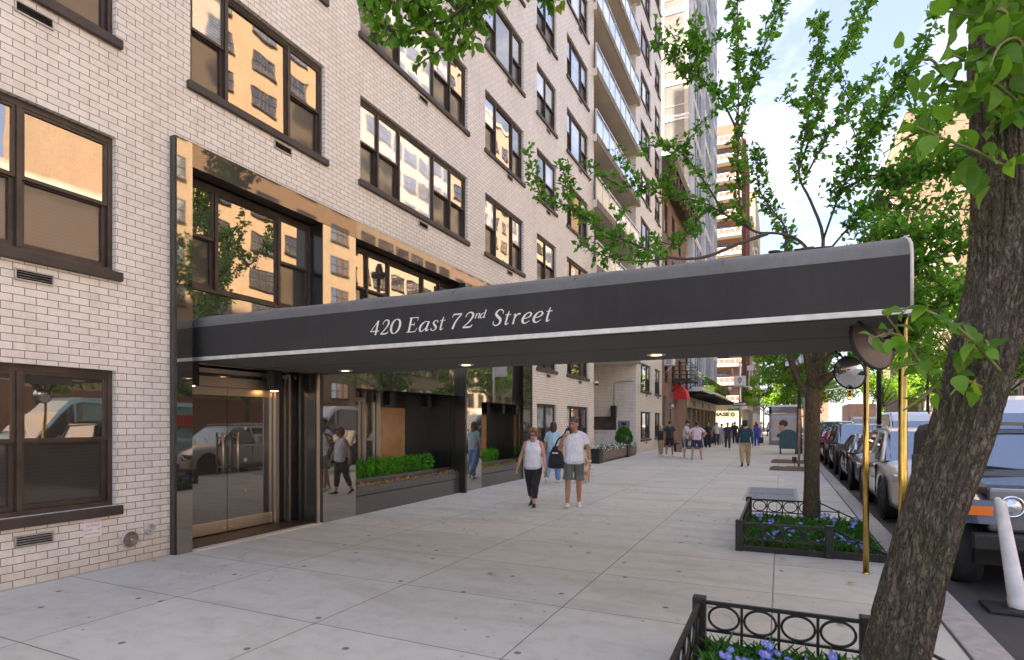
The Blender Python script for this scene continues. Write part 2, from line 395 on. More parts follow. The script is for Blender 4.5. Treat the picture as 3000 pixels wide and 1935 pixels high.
M['pblue'] = pm('pansy_blue', (0.15, 0.19, 0.60), 0.6, var=0.25, vs=40, isl=0.35)
M['pwhite'] = pm('petunia_white', (0.78, 0.78, 0.80), 0.6, isl=0.15)
M['pyel'] = pm('pansy_eye', (0.75, 0.55, 0.05), 0.6)
M['dry'] = pm('dried_leaves', (0.50, 0.30, 0.12), 0.85, var=0.3, vs=30, isl=0.5)
M['gold'] = leafmat('yellow_ground_cover', (0.28, 0.26, 0.03), (0.46, 0.42, 0.06), 0.3)
M['lamp'] = emimat('warm_lamp', (1.0, 0.55, 0.2), 5.0)
M['tail'] = emimat('far_amber_lamp', (1.0, 0.5, 0.1), 1.2)
M['redcloth'] = pm('red_awning_cloth', (0.62, 0.025, 0.02), 0.6, var=0.1, vs=5)
M['wood'] = pm('weathered_wood', (0.19, 0.14, 0.115), 0.8, var=0.3, vs=7, bmp=0.4, bs=30)
M['stakewood'] = pm('stake_wood', (0.30, 0.20, 0.12), 0.8, var=0.3, vs=8, bmp=0.3, bs=40)
M['mailteal'] = pm('dark_teal_paint', (0.03, 0.085, 0.09), 0.4, var=0.15, vs=3)
M['green'] = pm('sign_green', (0.02, 0.20, 0.09), 0.4)
M['yellow'] = pm('signal_yellow', (0.80, 0.42, 0.02), 0.45)
M['redink'] = pm('faded_red_ink', (0.58, 0.14, 0.14), 0.6, var=0.2, vs=60)
M['mirror'] = glassmat('convex_mirror_face', (0.1, 0.1, 0.1), (0.8, 0.82, 0.84), 0.85, 0.95, 0.0)
M['mirrorback'] = pm('mirror_back', (0.085, 0.062, 0.058), 0.5, var=0.15, vs=10)
M['floor'] = pm('brown_entry_mat', (0.05, 0.032, 0.022), 0.5, var=0.3, vs=12, bmp=0.3, bs=90)
M['navy'] = pm('navy_cloth', (0.018, 0.024, 0.06), 0.85, var=0.2, vs=8, sheen=0.2)
def cloth(name, c, v=0.12): 
    m, nt, out = newmat(name + '_cloth'); p = N(nt, 'ShaderNodeBsdfPrincipled', Roughness=.9); p.inputs['Sheen Weight'].default_value = .15
    o = coords(nt); L(nt, ramp(nt, noise_tex(nt, o, 5, 3), [(.3, tuple(k * (1 - v) for k in c)), (.7, tuple(min(1, k * (1 + v)) for k in c))]), p.inputs['Base Color'])
    b1 = bump(nt, noise_tex(nt, coords(nt, 'Object', (1, 1, .42)), 7.5, 1.2, .4, .9), .9, .06)
    L(nt, bump(nt, noise_tex(nt, coords(nt, 'Object', (.5, .5, 1.3)), 9, 1, .4, 1.2), .5, .03, b1), p.inputs['Normal']); L(nt, p.outputs[0], out.inputs[0]); M[name] = m
for k, c in dict(c_white=(0.74, 0.75, 0.82), c_black=(0.018, 0.019, 0.022), c_charcoal=(0.05, 0.05, 0.055), c_olive=(0.13, 0.135, 0.12), c_scrub=(0.42, 0.62, 0.68), c_jean=(0.17, 0.30, 0.56),
                 c_khaki=(0.42, 0.31, 0.17), c_navy=(0.025, 0.035, 0.08), c_pink=(0.70, 0.55, 0.60), c_grey=(0.50, 0.52, 0.54), c_teal=(0.012, 0.05, 0.07), c_blue=(0.03, 0.09, 0.45),
                 c_dkgreen=(0.035, 0.05, 0.035), c_dress=(0.34, 0.33, 0.36), c_mid=(0.04, 0.045, 0.06)).items(): cloth(k, c)
for k, c in dict(skin=(0.52, 0.29, 0.20), skin_tan=(0.42, 0.21, 0.12), skin_dark=(0.16, 0.08, 0.05)).items(): M[k] = pm(k, c, 0.5, var=0.08, vs=9)
for k, c in dict(h_auburn=(0.22, 0.10, 0.045), h_brown=(0.055, 0.028, 0.018), h_black=(0.012, 0.01, 0.009), h_blond=(0.55, 0.40, 0.20), h_grey=(0.09, 0.075, 0.065)).items(): M[k] = pm(k, c, 0.5, var=0.35, vs=28, bmp=0.5, bs=45)
M['shoewhite'] = pm('white_shoe', (0.72, 0.71, 0.69), 0.5, var=0.1, vs=20)
def carpaint(name, c, metal=0.3): 
    M[name] = pm(name, c, 0.3, metal, var=0.03, vs=2, coat=1.0)
for k, c in dict(k_white=(0.62, 0.62, 0.61), k_black=(0.012, 0.012, 0.014), k_dark=(0.03, 0.032, 0.038), k_red=(0.38, 0.015, 0.02), k_navy=(0.022, 0.035, 0.075), k_van=(0.60, 0.65, 0.70), k_grey=(0.16, 0.16, 0.17), k_brown=(0.10, 0.06, 0.045)).items(): carpaint(k, c)
M['capbright'] = pm('dull_pale_metal', (.46, .45, .43), .5, .35, var=.2, vs=20)
M['k_teal'] = pm('pale_teal_van_paint', (0.32, 0.55, 0.58), 0.35, coat=0.6)
M['k_redpanel'] = pm('red_van_panel', (0.62, 0.06, 0.06), 0.35, coat=0.6)
M['carglass'] = glassmat('car_window_glass', (0.03, 0.035, 0.04), (0.75, 0.85, 0.95), 0.2, 0.75, 0.01)
M['chrome'] = pm('chrome', (0.75, 0.75, 0.76), 0.1, 1.0, var=0.03)
M['headlight'] = glassmat('headlight_lens', (0.45, 0.46, 0.47), (1, 1, 1), 0.35, 0.7, 0.2, 30)
M['orange'] = pm('orange_lens', (0.85, 0.20, 0.02), 0.25, coat=0.8)
M['plastic'] = pm('black_plastic', (0.02, 0.02, 0.021), 0.55, var=0.2, vs=9)
M['softtop'] = pm('soft_top_canvas', (0.075, 0.065, 0.058), 0.85, var=0.2, vs=6, bmp=0.2)

def concrete():
    m, nt, out = newmat('sidewalk_concrete')
    tc = nt.nodes.new('ShaderNodeTexCoord'); mp = nt.nodes.new('ShaderNodeMapping')
    mp.inputs['Location'].default_value = (0.06, -1.12, 0); L(nt, tc.outputs['Object'], mp.inputs[0]); v = mp.outputs[0]
    b = N(nt, 'ShaderNodeTexBrick', Color1=(0.95, 0.95, 0.95, 1), Color2=(1.05, 1.045, 1.03, 1), Mortar=(0.33, 0.31, 0.29, 1), Scale=1.0)
    b.offset = 0.0; b.inputs['Brick Width'].default_value = 1.7; b.inputs['Row Height'].default_value = 1.25
    b.inputs['Mortar Size'].default_value = 0.0065; b.inputs['Mortar Smooth'].default_value = 0.35
    wob = N(nt, 'ShaderNodeTexNoise', Scale=3.0, Detail=4.0); L(nt, v, wob.inputs[0])
    wv = nt.nodes.new('ShaderNodeVectorMath'); wv.operation = 'MULTIPLY_ADD'; L(nt, wob.outputs[1], wv.inputs[0]); wv.inputs[1].default_value = (0.012, 0.012, 0); L(nt, v, wv.inputs[2])
    L(nt, wv.outputs[0], b.inputs['Vector'])
    o = coords(nt)
    n1 = noise_tex(nt, o, 0.55, 5, 0.6); n2 = noise_tex(nt, o, 4.5, 6, 0.7, 0.4); n3 = noise_tex(nt, o, 160, 2, 0.8)
    c = mixc(nt, n1, (0.545, 0.54, 0.475), (0.625, 0.62, 0.555))
    c = mixc(nt, 1.0, c, b.outputs['Color'], 'MULTIPLY')
    c = mixc(nt, 1.0, c, ramp(nt, n2, [(0.3, (0.87, 0.865, 0.85)), (0.5, (1, 1, 1)), (0.75, (1.05, 1.05, 1.04))]), 'MULTIPLY')
    c = mixc(nt, 1.0, c, ramp(nt, n3, [(0.25, (0.82,) * 3), (0.55, (1.02,) * 3)]), 'MULTIPLY')
    vo = N(nt, 'ShaderNodeTexVoronoi', Scale=0.95); vo.voronoi_dimensions = '2D'; vo.inputs['Randomness'].default_value = 1.0; L(nt, o, vo.inputs['Vector'])
    gum = ramp(nt, vo.outputs['Distance'], [(0.018, 0.85), (0.032, 0.0)])
    c = mixc(nt, gum, c, (0.10, 0.095, 0.09))
    st = noise_tex(nt, coords(nt, 'Object', (0.35, 1.2, 1)), 1.3, 4, 0.6, 0.8)
    c = mixc(nt, 1.0, c, ramp(nt, st, [(0.34, (0.88, 0.85, 0.81)), (0.52, (1, 1, 1))]), 'MULTIPLY')
    v3 = N(nt, 'ShaderNodeTexVoronoi', Scale=3.1); v3.voronoi_dimensions = '2D'; L(nt, o, v3.inputs['Vector'])
    gm = nt.nodes.new('ShaderNodeMath'); gm.operation = 'MULTIPLY'; L(nt, ramp(nt, v3.outputs['Distance'], [(0.035, 1.0), (0.06, 0.0)]), gm.inputs[0]); L(nt, ramp(nt, noise_tex(nt, o, .8, 2), [(.5, 0.0), (.6, .7)]), gm.inputs[1])
    c = mixc(nt, gm.outputs[0], c, (0.17, 0.16, 0.15))
    cr = N(nt, 'ShaderNodeTexVoronoi', Scale=.42); cr.feature = 'DISTANCE_TO_EDGE'; cw = N(nt, 'ShaderNodeTexNoise', Scale=2.5, Detail=6.0); L(nt, o, cw.inputs[0]); cv = nt.nodes.new('ShaderNodeVectorMath'); cv.operation = 'MULTIPLY_ADD'; L(nt, cw.outputs[1], cv.inputs[0]); cv.inputs[1].default_value = (.5, .5, 0); L(nt, o, cv.inputs[2]); L(nt, cv.outputs[0], cr.inputs['Vector'])
    cm = nt.nodes.new('ShaderNodeMath'); cm.operation = 'MULTIPLY'; L(nt, ramp(nt, cr.outputs['Distance'], [(0.0, .55), (0.0022, 0.0)]), cm.inputs[0]); L(nt, ramp(nt, noise_tex(nt, o, .35, 2), [(.54, 0.0), (.6, 1.0)]), cm.inputs[1])
    c = mixc(nt, cm.outputs[0], c, (0.16, 0.15, 0.14))
    p = N(nt, 'ShaderNodeBsdfPrincipled', Roughness=0.75); L(nt, c, p.inputs['Base Color'])
    ad = nt.nodes.new('ShaderNodeMath'); ad.operation = 'MULTIPLY_ADD'; L(nt, b.outputs['Fac'], ad.inputs[0]); ad.inputs[1].default_value = -2.0; L(nt, n3, ad.inputs[2])
    L(nt, bump(nt, ad.outputs[0], 0.35, 0.004), p.inputs['Normal']); L(nt, p.outputs[0], out.inputs[0]); return m
M['concrete'] = concrete()
M['patch'] = pm('new_concrete', (0.52, 0.51, 0.48), 0.75, var=0.08, vs=2, bmp=0.1)
M['curb'] = pm('granite_curb', (0.38, 0.36, 0.33), 0.7, var=0.2, vs=9, bmp=0.25, bs=90)
M['gap'] = pm('dark_joint', (0.06, 0.055, 0.05), 0.9)
M['hatch'] = pm('steel_hatch', (0.20, 0.225, 0.25), 0.45, 0.4, var=0.35, vs=9, bmp=0.4, bs=70)
M['farground'] = pm('distant_ground', (0.16, 0.155, 0.15), 0.9)
def asphalt():
    m, nt, out = newmat('asphalt'); o = coords(nt)
    n1 = noise_tex(nt, o, 0.7, 5); n2 = noise_tex(nt, o, 130, 3, 0.8); n3 = noise_tex(nt, coords(nt, 'Object', (2.5, 0.25, 1)), 1.2, 4)
    c = mixc(nt, n1, (0.042, 0.042, 0.044), (0.075, 0.074, 0.074))
    c = mixc(nt, 1.0, c, ramp(nt, n2, [(0.3, (0.5,) * 3), (0.7, (1.6,) * 3)]), 'MULTIPLY')
    c = mixc(nt, 1.0, c, ramp(nt, n3, [(0.35, (0.75,) * 3), (0.6, (1.1,) * 3)]), 'MULTIPLY')
    p = N(nt, 'ShaderNodeBsdfPrincipled', Roughness=0.8); L(nt, c, p.inputs['Base Color'])
    L(nt, bump(nt, n2, 0.5, 0.006), p.inputs['Normal']); L(nt, p.outputs[0], out.inputs[0]); return m
M['asphalt'] = asphalt()
# ------------------------------------------------------------------ the white brick apartment building
X0 = -6.9
FH = 2.67
def sillz(k): return 0.70 + FH * k
WH = 1.54

def wall_x(mb, X, ycuts, zcuts, holes, depth=0.14, m=0, sgn=1):
    """wall sheet in the plane x = X with openings and brick reveals"""
    ys = sorted(set(ycuts + [h[0] for h in holes] + [h[1] for h in holes])); zs = sorted(set(zcuts + [h[2] for h in holes] + [h[3] for h in holes]))
    for a, b in zip(ys, ys[1:]):
        z0 = None
        for c, d in zip(zs, zs[1:]):
            y, z = (a + b) / 2, (c + d) / 2
            inside = any(h[0] < y < h[1] and h[2] < z < h[3] for h in holes)
            if not inside:
                mb.face([(X, a, c), (X, b, c), (X, b, d), (X, a, d)], m)
    for h in holes:
        if len(h) > 4 and not h[4]: continue
        y0, y1, z0, z1 = h[:4]; xb = X - depth * sgn
        mb.face([(X, y0, z0), (xb, y0, z0), (xb, y0, z1), (X, y0, z1)], m)
        mb.face([(X, y1, z0), (xb, y1, z0), (xb, y1, z1), (X, y1, z1)], m)
        mb.face([(X, y0, z1), (xb, y0, z1), (xb, y1, z1), (X, y1, z1)], m)
        mb.face([(X, y0, z0), (xb, y0, z0), (xb, y1, z0), (X, y1, z0)], m)

bld = thing('apartment_building', 'white glazed brick apartment building with dark bronze windows and black granite entrance', 'building', (X0, 14, 0))
win_cache = {}
def window_meshes(sashes, H, var, mats):
    r = random.Random(hash((len(sashes), var)) % 9999 + var)
    W = sum(s[0] for s in sashes); f = 0.05
    fr, pn, sl = MB(), MB(), MB()
    xo, xi = -0.065, -0.15
    fr.box(xi, xo, 0, W, H - f - 0.02, H); fr.box(xi, xo, 0, W, 0, f)
    fr.box(xi, xo, 0, f, f, H - f - 0.02); fr.box(xi, xo, W - f, W, f, H - f - 0.02)
    y = 0
    def pane(y0, y1, z0, z1, x, mi):
        t = [r.uniform(-0.004, 0.004) for _ in range(3)]
        c = [(x + t[0], y0, z0), (x + t[1], y1, z0), (x + t[2], y1, z1), (x + t[0] - t[1] + t[2], y0, z1)]
        pn.face(c, mi)
    def sash(y0, y1, z0, z1, x0, x1, w=0.03):
        fr.box(x0, x1, y0, y1, z0, z0 + w * 1.25); fr.box(x0, x1, y0, y1, z1 - w, z1)
        fr.box(x0, x1, y0, y0 + w, z0 + w * 1.25, z1 - w); fr.box(x0, x1, y1 - w, y1, z0 + w * 1.25, z1 - w)
    for i, (w, kind) in enumerate(sashes):
        a, b = y, y + w; y = b
        ia = a + (f if i == 0 else 0.022); ib = b - (f if i == len(sashes) - 1 else 0.022)
        if i: fr.box(xi, xo + 0.012, a - 0.022, a + 0.022, f, H - f - 0.02)
        zb, zt = f, H - f - 0.02; mid = zb + (zt - zb) * 0.49
        if kind == 'dh':
            sash(ia + .002, ib - .002, mid, zt - .002, xi + .045, xo - .008); sash(ia + .002, ib - .002, zb + .002, mid + 0.025, xi + .004, xi + .043, 0.042)
            pane(ia + .03, ib - .03, mid + .03, zt - .03, xi + .055, 0 if r.random() < 0.72 else 2)
            pane(ia + .04, ib - .04, zb + .05, mid - .01, xi + .012, 1)
            if 'nb' in mats: pn.m[-2] = 0
        else:
            sash(ia + .002, ib - .002, zb + .002, zt - .002, xi + .03, xo - .012, 0.022)
            pane(ia + .02, ib - .02, zb + .025, zt - .02, xi + .045, 0 if 'cur' not in mats and r.random() < .85 else 2)
    sl.box(-0.135, 0.055, -0.055, W + 0.055, -0.105, -0.003, 0, 0.008)
    pm_ = [M['glass'], M['screen'], M['curtain'] if var % 2 else M['blind']]
    return fr.mesh('window_frame', M['bronze']), pn.mesh('window_pane', pm_, fix=False), sl.mesh('window_sill', M['sill'])

def window(bparent, X, y0, z0, sashes, H=WH, var=0, mats='', key=None, sill=True):
    k = (key, var, mats, H)
    if k not in win_cache: win_cache[k] = window_meshes(sashes, H, var, mats)
    a, b, c = win_cache[k]
    w = obj('window', a, None, bparent, loc=(X, y0, z0))
    p = obj('pane', b, None, w)
    if sill: obj('sill', c, None, w)
    return w

def vent_mesh():
    v = MB(); w, h = 0.34, 0.115
    v.box(0.002, 0.022, 0, w, 0, 0.014); v.box(0.002, 0.022, 0, w, h - .014, h); v.box(0.002, 0.022, 0, 0.014, .014, h - .014); v.box(0.002, 0.022, w - .014, w, .014, h - .014)
    v.face([(0.004, .014, .014), (0.004, w - .014, .014), (0.004, w - .014, h - .014), (0.004, .014, h - .014)], 1)
    for i in range(3): z = 0.028 + i * 0.025; v.idx([(0.006, .014, z + .012), (0.024, .014, z), (0.024, w - .014, z), (0.006, w - .014, z + .012)], [(0, 1, 2, 3)], 0)
    return v.mesh('vent', [M['vent'], M['dark']])
VENT = vent_mesh()

cols = {  # y0, sashes, floors, vent offset
 'A': (0.30, [(0.9, 'dh'), (0.85, 'fix'), (0.92, 'dh'), (1.12, 'dh')][1:] , range(0, 4), 1.94),
 'B': (5.00, [(0.58, 'dh'), (1.12, 'fix'), (0.72, 'dh')], range(2, 5), 1.35),
 'C': (8.32, [(0.58, 'dh'), (0.68, 'dh'), (1.25, 'fix'), (0.72, 'dh'), (0.72, 'dh')], range(2, 7), 1.85),
 'D': (13.2, [(0.72, 'dh'), (1.05, 'fix'), (0.68, 'dh')], range(2, 8), 1.3),
 'E': (16.68, [(0.86, 'dh'), (0.86, 'dh')], range(0, 10), 0.8),
 'F': (19.48, [(0.62, 'dh'), (1.16, 'fix'), (0.74, 'dh')], range(0, 11), 1.3),
 'G': (31.45, [(0.66, 'dh'), (1.27, 'fix'), (0.72, 'dh')], range(0, 13), 1.3),
 'H': (35.35, [(0.86, 'dh'), (0.86, 'dh')], range(0, 13), 0.8)}
cols['A'] = (1.18, [(1.0, 'dh'), (1.0, 'dh'), (0.9, 'dh')], range(0, 4), 1.93)
TOP = 47.0
near, far = MB(), MB()
hn = [(4.78, 15.93, -0.3, 5.15, False)]; hf = []
for c, (y0, ss, fl, vo) in cols.items():
    W = sum(s[0] for s in ss)
    for k in fl:
        z = sillz(k); (hf if c in 'GH' else hn).append((y0, y0 + W, z, z + WH))
YN = 22.76; YF0, YF1 = 30.3, 37.65
wall_x(near, X0, [-9.0, YN], [-0.3, TOP], hn)
near.face([(X0, YN, -0.3), (X0 - 3.0, YN, -0.3), (X0 - 3.0, YN, TOP), (X0, YN, TOP)])
near.face([(X0, -9, -0.3), (X0 - 16, -9, -0.3), (X0 - 16, -9, TOP), (X0, -9, TOP)])
far_h = hf
wall_x(far, X0, [YF0, YF1], [-0.3, TOP], far_h)
# far return wall of the recess, facing the camera, with a small window opening
far.face([(X0, YF0, -0.3), (X0 - 3.0, YF0, -0.3), (X0 - 3.0, YF0, TOP), (X0, YF0, TOP)])
far.face([(X0, YF1, -0.3), (X0 - 16, YF1, -0.3), (X0 - 16, YF1, TOP), (X0, YF1, TOP)])
rec = MB()
hb = []
for k in range(2, 13): hb.append((24.0, 26.6, FH * k + 0.08, FH * k + 2.2)); hb.append((27.2, 28.6, FH * k + 0.8, FH * k + 2.2))
wall_x(rec, X0 - 3.0, [YN, YF0], [-0.3, TOP], hb)
obj('wall', near, M['brick'], bld); obj('wall', far, M['brick'], bld); obj('wall', rec, M['brick'], bld)
rf = MB(); rf.box(X0 - 16, X0 - 0.02, -8.98, YF1 - .02, TOP - 0.3, TOP + 0.05); obj('roof', rf, M['stone'], bld)
bk = MB(); bk.face([(X0 - 16, -9, -.3), (X0 - 16, YF1, -.3), (X0 - 16, YF1, TOP), (X0 - 16, -9, TOP)]); obj('rear_wall', bk, M['brick'], bld)

for c, (y0, ss, fl, vo) in cols.items():
    for k in fl:
        mats = 'cur' if (c, k) in (('C', 3), ('F', 4), ('F', 5), ('F', 6), ('G', 7), ('D', 6), ('G', 5)) else 'nb' if c == 'A' and k < 2 else ''
        window(bld, X0, y0, sillz(k), ss, var=(k * 3 + ord(c)) % 5, mats=mats, key=c)
        if k < 9: obj('vent', VENT, None, bld, loc=(X0, y0 + vo, sillz(k) - (0.30 if c == 'A' else 0.26)))
for k in range(2, 13):
    window(bld, X0 - 3.0, 24.0, FH * k + 0.08, [(1.3, 'fix'), (1.3, 'fix')], H=2.12, var=k % 3, key='bdoor', sill=False)
    window(bld, X0 - 3.0, 27.2, FH * k + 0.8, [(1.4, 'dh')], H=1.4, var=k % 3, key='bwin', sill=False)

# balconies: slab with a dirty concrete edge, aluminium rail and pale glass panels
def balcony(z, thick):
    s = MB(); s.box(X0 - 2.99, X0 + 0.16, YN + 0.01, YF0 - 0.01, z - thick, z, 0); s.box(X0, X0 + 0.16, YF0 - 0.01, YF0 + 0.28, z - thick, z, 0); s.box(X0 + .001, X0 + 0.16, YN - 0.12, YN + .01, z - thick, z, 0)
    fac = MB(); fac.box(X0 + 0.163, X0 + 0.185, YN - 0.12, YF0 + 0.28, z - thick - .01, z + 0.015)
    b = obj('balcony', s, M['soffit'], bld); obj('slab_edge', fac, M['slabedge'], b)
    r = MB(); xr = X0 + 0.12; a, e = YN - 0.08, YF0 + 0.24; n = 8
    r.box(xr - .025, xr + .025, a, e, z + 1.0, z + 1.05); r.box(xr - .018, xr + .018, a, e, z + 0.86, z + 0.89); r.box(xr - .018, xr + .018, a, e, z + 0.07, z + 0.1)
    for i in range(n + 1):
        y = a + (e - a) * i / n; r.box(xr - .025, xr + .025, y - .025, y + .025, z + .001, z + 1.0)
    obj('railing', r, M['alu'], b)
    g = MB()
    for i in range(n):
        y = a + (e - a) * i / n; g.box(xr - .006, xr + .006, y + .045, y + (e - a) / n - .045, z + 0.11, z + 0.85)
    obj('glass_panel', g, M['railglass'], b)
M['soffit'] = pm('painted_balcony_soffit', (0.66, 0.58, 0.48), 0.85, var=0.08, vs=1.2)
M['slabedge'] = pm('stained_slab_edge', (0.22, 0.18, 0.135), 0.85, var=0.3, vs=3)
M['railglass'] = glassmat('pale_rail_glass', (0.42, 0.50, 0.55), (0.95, 1, 1), 0.4, 0.7, 0.02)
for k in range(2, 13): balcony(FH * k, 0.3 if k > 2 else 0.62)

# ---- granite entrance
xr, xp, xw = -6.79, -6.80, -7.05
por = MB(); por.box(xr, -7.05, 4.74, 4.95, -0.02, 5.20); obj('portal_jamb', por, M['granite'], bld)
por = MB(); por.box(xr + .04, -7.2, 15.30, 15.97, -0.02, 5.20); obj('portal_jamb', por, M['granite'], bld)
lin = MB(); lin.box(xr - .001, -7.05, 4.953, 15.297, 4.905, 5.20); obj('portal_lintel', lin, M['graniteup'], bld)
rim = MB(); rim.box(xr - .02, X0 - .03, 4.722, 4.737, -0.02, 5.215); rim.box(xr - .02, X0 - .03, 4.737, 15.973, 5.203, 5.22); obj('portal_edge', rim, M['granitedk'], bld)
for y0, y1 in ((7.275, 8.078), (11.80, 12.81)):
    pan = MB(); pan.box(xp, xp - .25, y0, y1, -0.02, 4.903); obj('granite_panel', pan, M['granite'], bld)
for y0, y1, z0, dx in ((8.08, 11.715, 2.26, .001), (12.812, 14.62, 2.16, .001), (4.953, 7.26, 2.44, .235)):
    up = MB(); up.box(xp - dx, xp - dx - .2, y0, y1, z0, 3.40); obj('granite_spandrel', up, M['granite'], bld)
for x1_, x2_, y0, y1 in ((xp + .15, xp - .25, 11.72, 11.797),):
    pil = MB(); pil.box(x1_, x2_, y0, y1, -0.02, 4.903); obj('granite_fin', pil, M['granitedk'], bld)
pk = MB(); pk.box(-7.1, -7.2, 14.622, 15.298, 2.16, 4.9); pk.box(xp - .01, -7.1, 14.622, 14.64, 2.16, 3.4); obj('granite_pocket', pk, M['granitedk'], bld)
for y0 in (7.262, 11.705, 15.285): rv_ = MB(); rv_.box(xp - .004, xw - .02, y0, y0 + .012, 2.44 if y0 < 8 else 3.401, 4.903); obj('window_reveal', rv_, M['granitedk'], bld)
def pwin(y0, z0, ss, H, var, mats=''): return window(bld, xw + 0.06, y0, z0, ss, H=H, var=var, mats=mats, key='P%d' % len(ss) + str(y0), sill=False)
pwin(4.955, 3.42, [(0.54, 'dh'), (1.10, 'fix'), (0.665, 'dh')], 1.47, 1)
pwin(8.08, 3.42, [(0.62, 'dh'), (0.66, 'dh'), (1.2, 'fix'), (0.66, 'dh'), (0.48, 'dh')], 1.47, 2)
pwin(12.812, 3.42, [(0.72, 'dh'), (1.05, 'fix'), (0.7, 'dh')], 1.47, 3)

# door lobby: side wall, floor, ceiling, frame, two glass leaves
xd = -7.4
lob = MB()
lob.box(xd - 0.9, xp - 0.005, 7.10, 7.272, -0.02, 2.439); lob.box(xd - .9, xd - .8, 4.95, 7.10, -.02, 2.44); lob.box(xd - .9, -7.06, 4.80, 4.95, -.02, 2.44)
lob.box(xd - .9, xp - .2, 4.953, 7.10, 2.445, 2.6); lob.box(xd - 0.05, xd + 0.0, 6.9, 7.10, 0, 2.44)
obj('lobby_wall', lob, M['granitedk'], bld)
fl = MB(); fl.box(xd - .8, xp - 0.05, 4.953, 7.098, -0.05, 0.035); obj('entry_mat', fl, M['floor'], bld)
th = MB(); th.box(xp - .048, xp + .06, 4.953, 7.20, -0.05, 0.022); obj('threshold', th, M['stone'], bld)
fr = MB()
fr.box(xd - .04, xd + .06, 4.953, 6.84, 2.16, 2.30); fr.box(xd - .05, xd + .10, 6.765, 6.83, 0.036, 2.159); fr.box(xd - .05, xd + .02, 7.03, 7.095, 0.036, 2.42)
fr.box(xd - .04, xd + .05, 4.953, 7.02, 2.36, 2.418); fr.box(xd + .1, xd + .16, 6.97, 7.01, 0.036, 2.42)
obj('door_frame', fr, M['steel'], bld)
fr = MB(); fr.box(xp + .003, xp + .03, 7.12, 7.17, 0.023, 2.43); obj('entrance_post', fr, M['steel'], bld)
tr = MB(); tr.box(xd - .03, xd, 4.953, 6.76, 2.301, 2.359); obj('transom', tr, M['doorglass'], bld)
for y0, y1, hy in ((4.96, 5.925, 5.81), (5.935, 6.755, 6.06)):
    d = MB(); d.box(xd + .01, xd + .022, y0, y1, 0.05, 2.15); door = obj('door', d, M['doorglass'], bld)
    r = MB(); r.box(xd - .002, xd + .035, y0 + .002, y1 - .002, 2.04, 2.155, 0, .004); obj('top_rail', r, M['steel'], door)
    r = MB(); r.box(xd - .002, xd + .035, y0 + .002, y1 - .002, 0.05, 0.22, 0, .004)
    r.lathe([(0.0, 0.05), (0.018, 0.05), (0.018, .036)], (xd, y1 - .06 if y0 < 5.5 else y0 + .06, 0.1), 'x', 12)
    obj('bottom_rail', r, M['steel'], door)
    h = MB(); h.tube([(xd + .085, hy, 0.92), (xd + .085, hy, 1.50)], 0.016, 10)
    for z in (1.0, 1.42): h.tube([(xd + .02, hy, z), (xd + .085, hy, z)], 0.009, 8)
    obj('handle', h, M['steel'], door)
    for z in (0.62, 1.08, 1.56):
        k = MB(); c = (xd + .024, (y0 + y1) / 2 - 0.1, z); k.lathe([(0.0, 0.003), (0.024, 0.003), (0.03, 0.006), (0.03, 0)], c, 'x', 16); k.lathe([(0.0, 0.007), (0.012, 0.007), (0.012, 0.003)], c, 'x', 10)
        obj('emblem', k, M['steel'], door)
for y in (5.2, 6.62):
    l = MB(); l.box(xd + 0.14, xd + 0.30, y - .075, y + .075, 2.14, 2.44, 0); lo = obj('door_lamp', l, M['black'], bld)
    b = MB(); b.lathe([(0.0, 2.134), (0.05, 2.134), (0.058, 2.139)], (xd + .22, y, 0), 'z', 16); obj('bulb', b, M['lamp'], lo)

# planter niches
def niche(y0, y1, zt, zb):
    n = MB(); xb = -7.6
    n.box(xb - .05, xb, y0, y1, zb - .3, zt); n.box(xb, xp - .21, y0, y1, zt + .001, zt + .1); n.box(xb, xp - .26, y1, y1 + .04, 0, zt); n.box(xb, xp - .26, y0 - .04, y0, 0, zt)
    obj('niche_wall', n, M['granitedk'], bld)
    g = MB(); w = y1 - y0
    g.face([(xb + .02, y0, zb), (xb + .02, y0 + w * .42, zb), (xb + .02, y0 + w * .42, zt - .2), (xb + .02, y0, zt - .2)])
    obj('lobby_window', g, M['doorglass'], bld)
    p = MB(); p.box(xb + .001, xb + .03, y0 + w * .455, y0 + w * .70, zb, zt - .3); obj('wood_panel', p, M['lobbywood'], bld)
    for q in (0.02, 0.30, 0.425):
        st = MB(); st.box(xb + .03, xb + .1, y0 + w * q, y0 + w * q + .05, zb, zt - .001); obj('mullion', st, M['steel'], bld)
    st = MB(); st.box(xb + .03, xb + .07, y0 + w * .02 + .051, y0 + w * .30 - .001, zt - .2, zt - .12); obj('transom_bar', st, M['steel'], bld)
    for q in (0.06, 0.40, 0.78):
        d = MB(); d.box(xb + .28, xb + .44, y0 + w * q, y0 + w * q + .15, zt - .26, zt - .002); obj('ceiling_lamp', d, M['black'], bld)
    pl = MB()
    pl.box(xp, xp - .06, y0 + .002, y0 + w * .55 - .004, 0.34, 0.49); pl.box(xp, xp - .06, y0 + w * .55 + .004, y1 - .002, 0.34, 0.49)
    pl.box(xp - .26, xp - .32, y0 + .002, y1 - .002, 0.30, 0.60); pl.box(xb, xp - .32, y0 + .002, y1 - .002, 0.2, 0.54)
    pl.box(xp - .06, xp - .26, y0 + .002, y1 - .002, 0.2, 0.43)
    obj('planter_box', pl, M['granitegr'], bld)
    ba = MB(); ba.box(xp - .004, xp - .1, y0 + .002, y1 - .002, -0.02, 0.325); obj('plinth', ba, M['granitegr'], bld)
M['lobbywood'] = pm('lobby_wood', (0.34, 0.19, 0.085), 0.25, var=0.2, vs=4, coat=.5)
niche(8.08, 11.718, 2.26, 0.5); niche(12.812, 15.298, 2.16, 0.5)

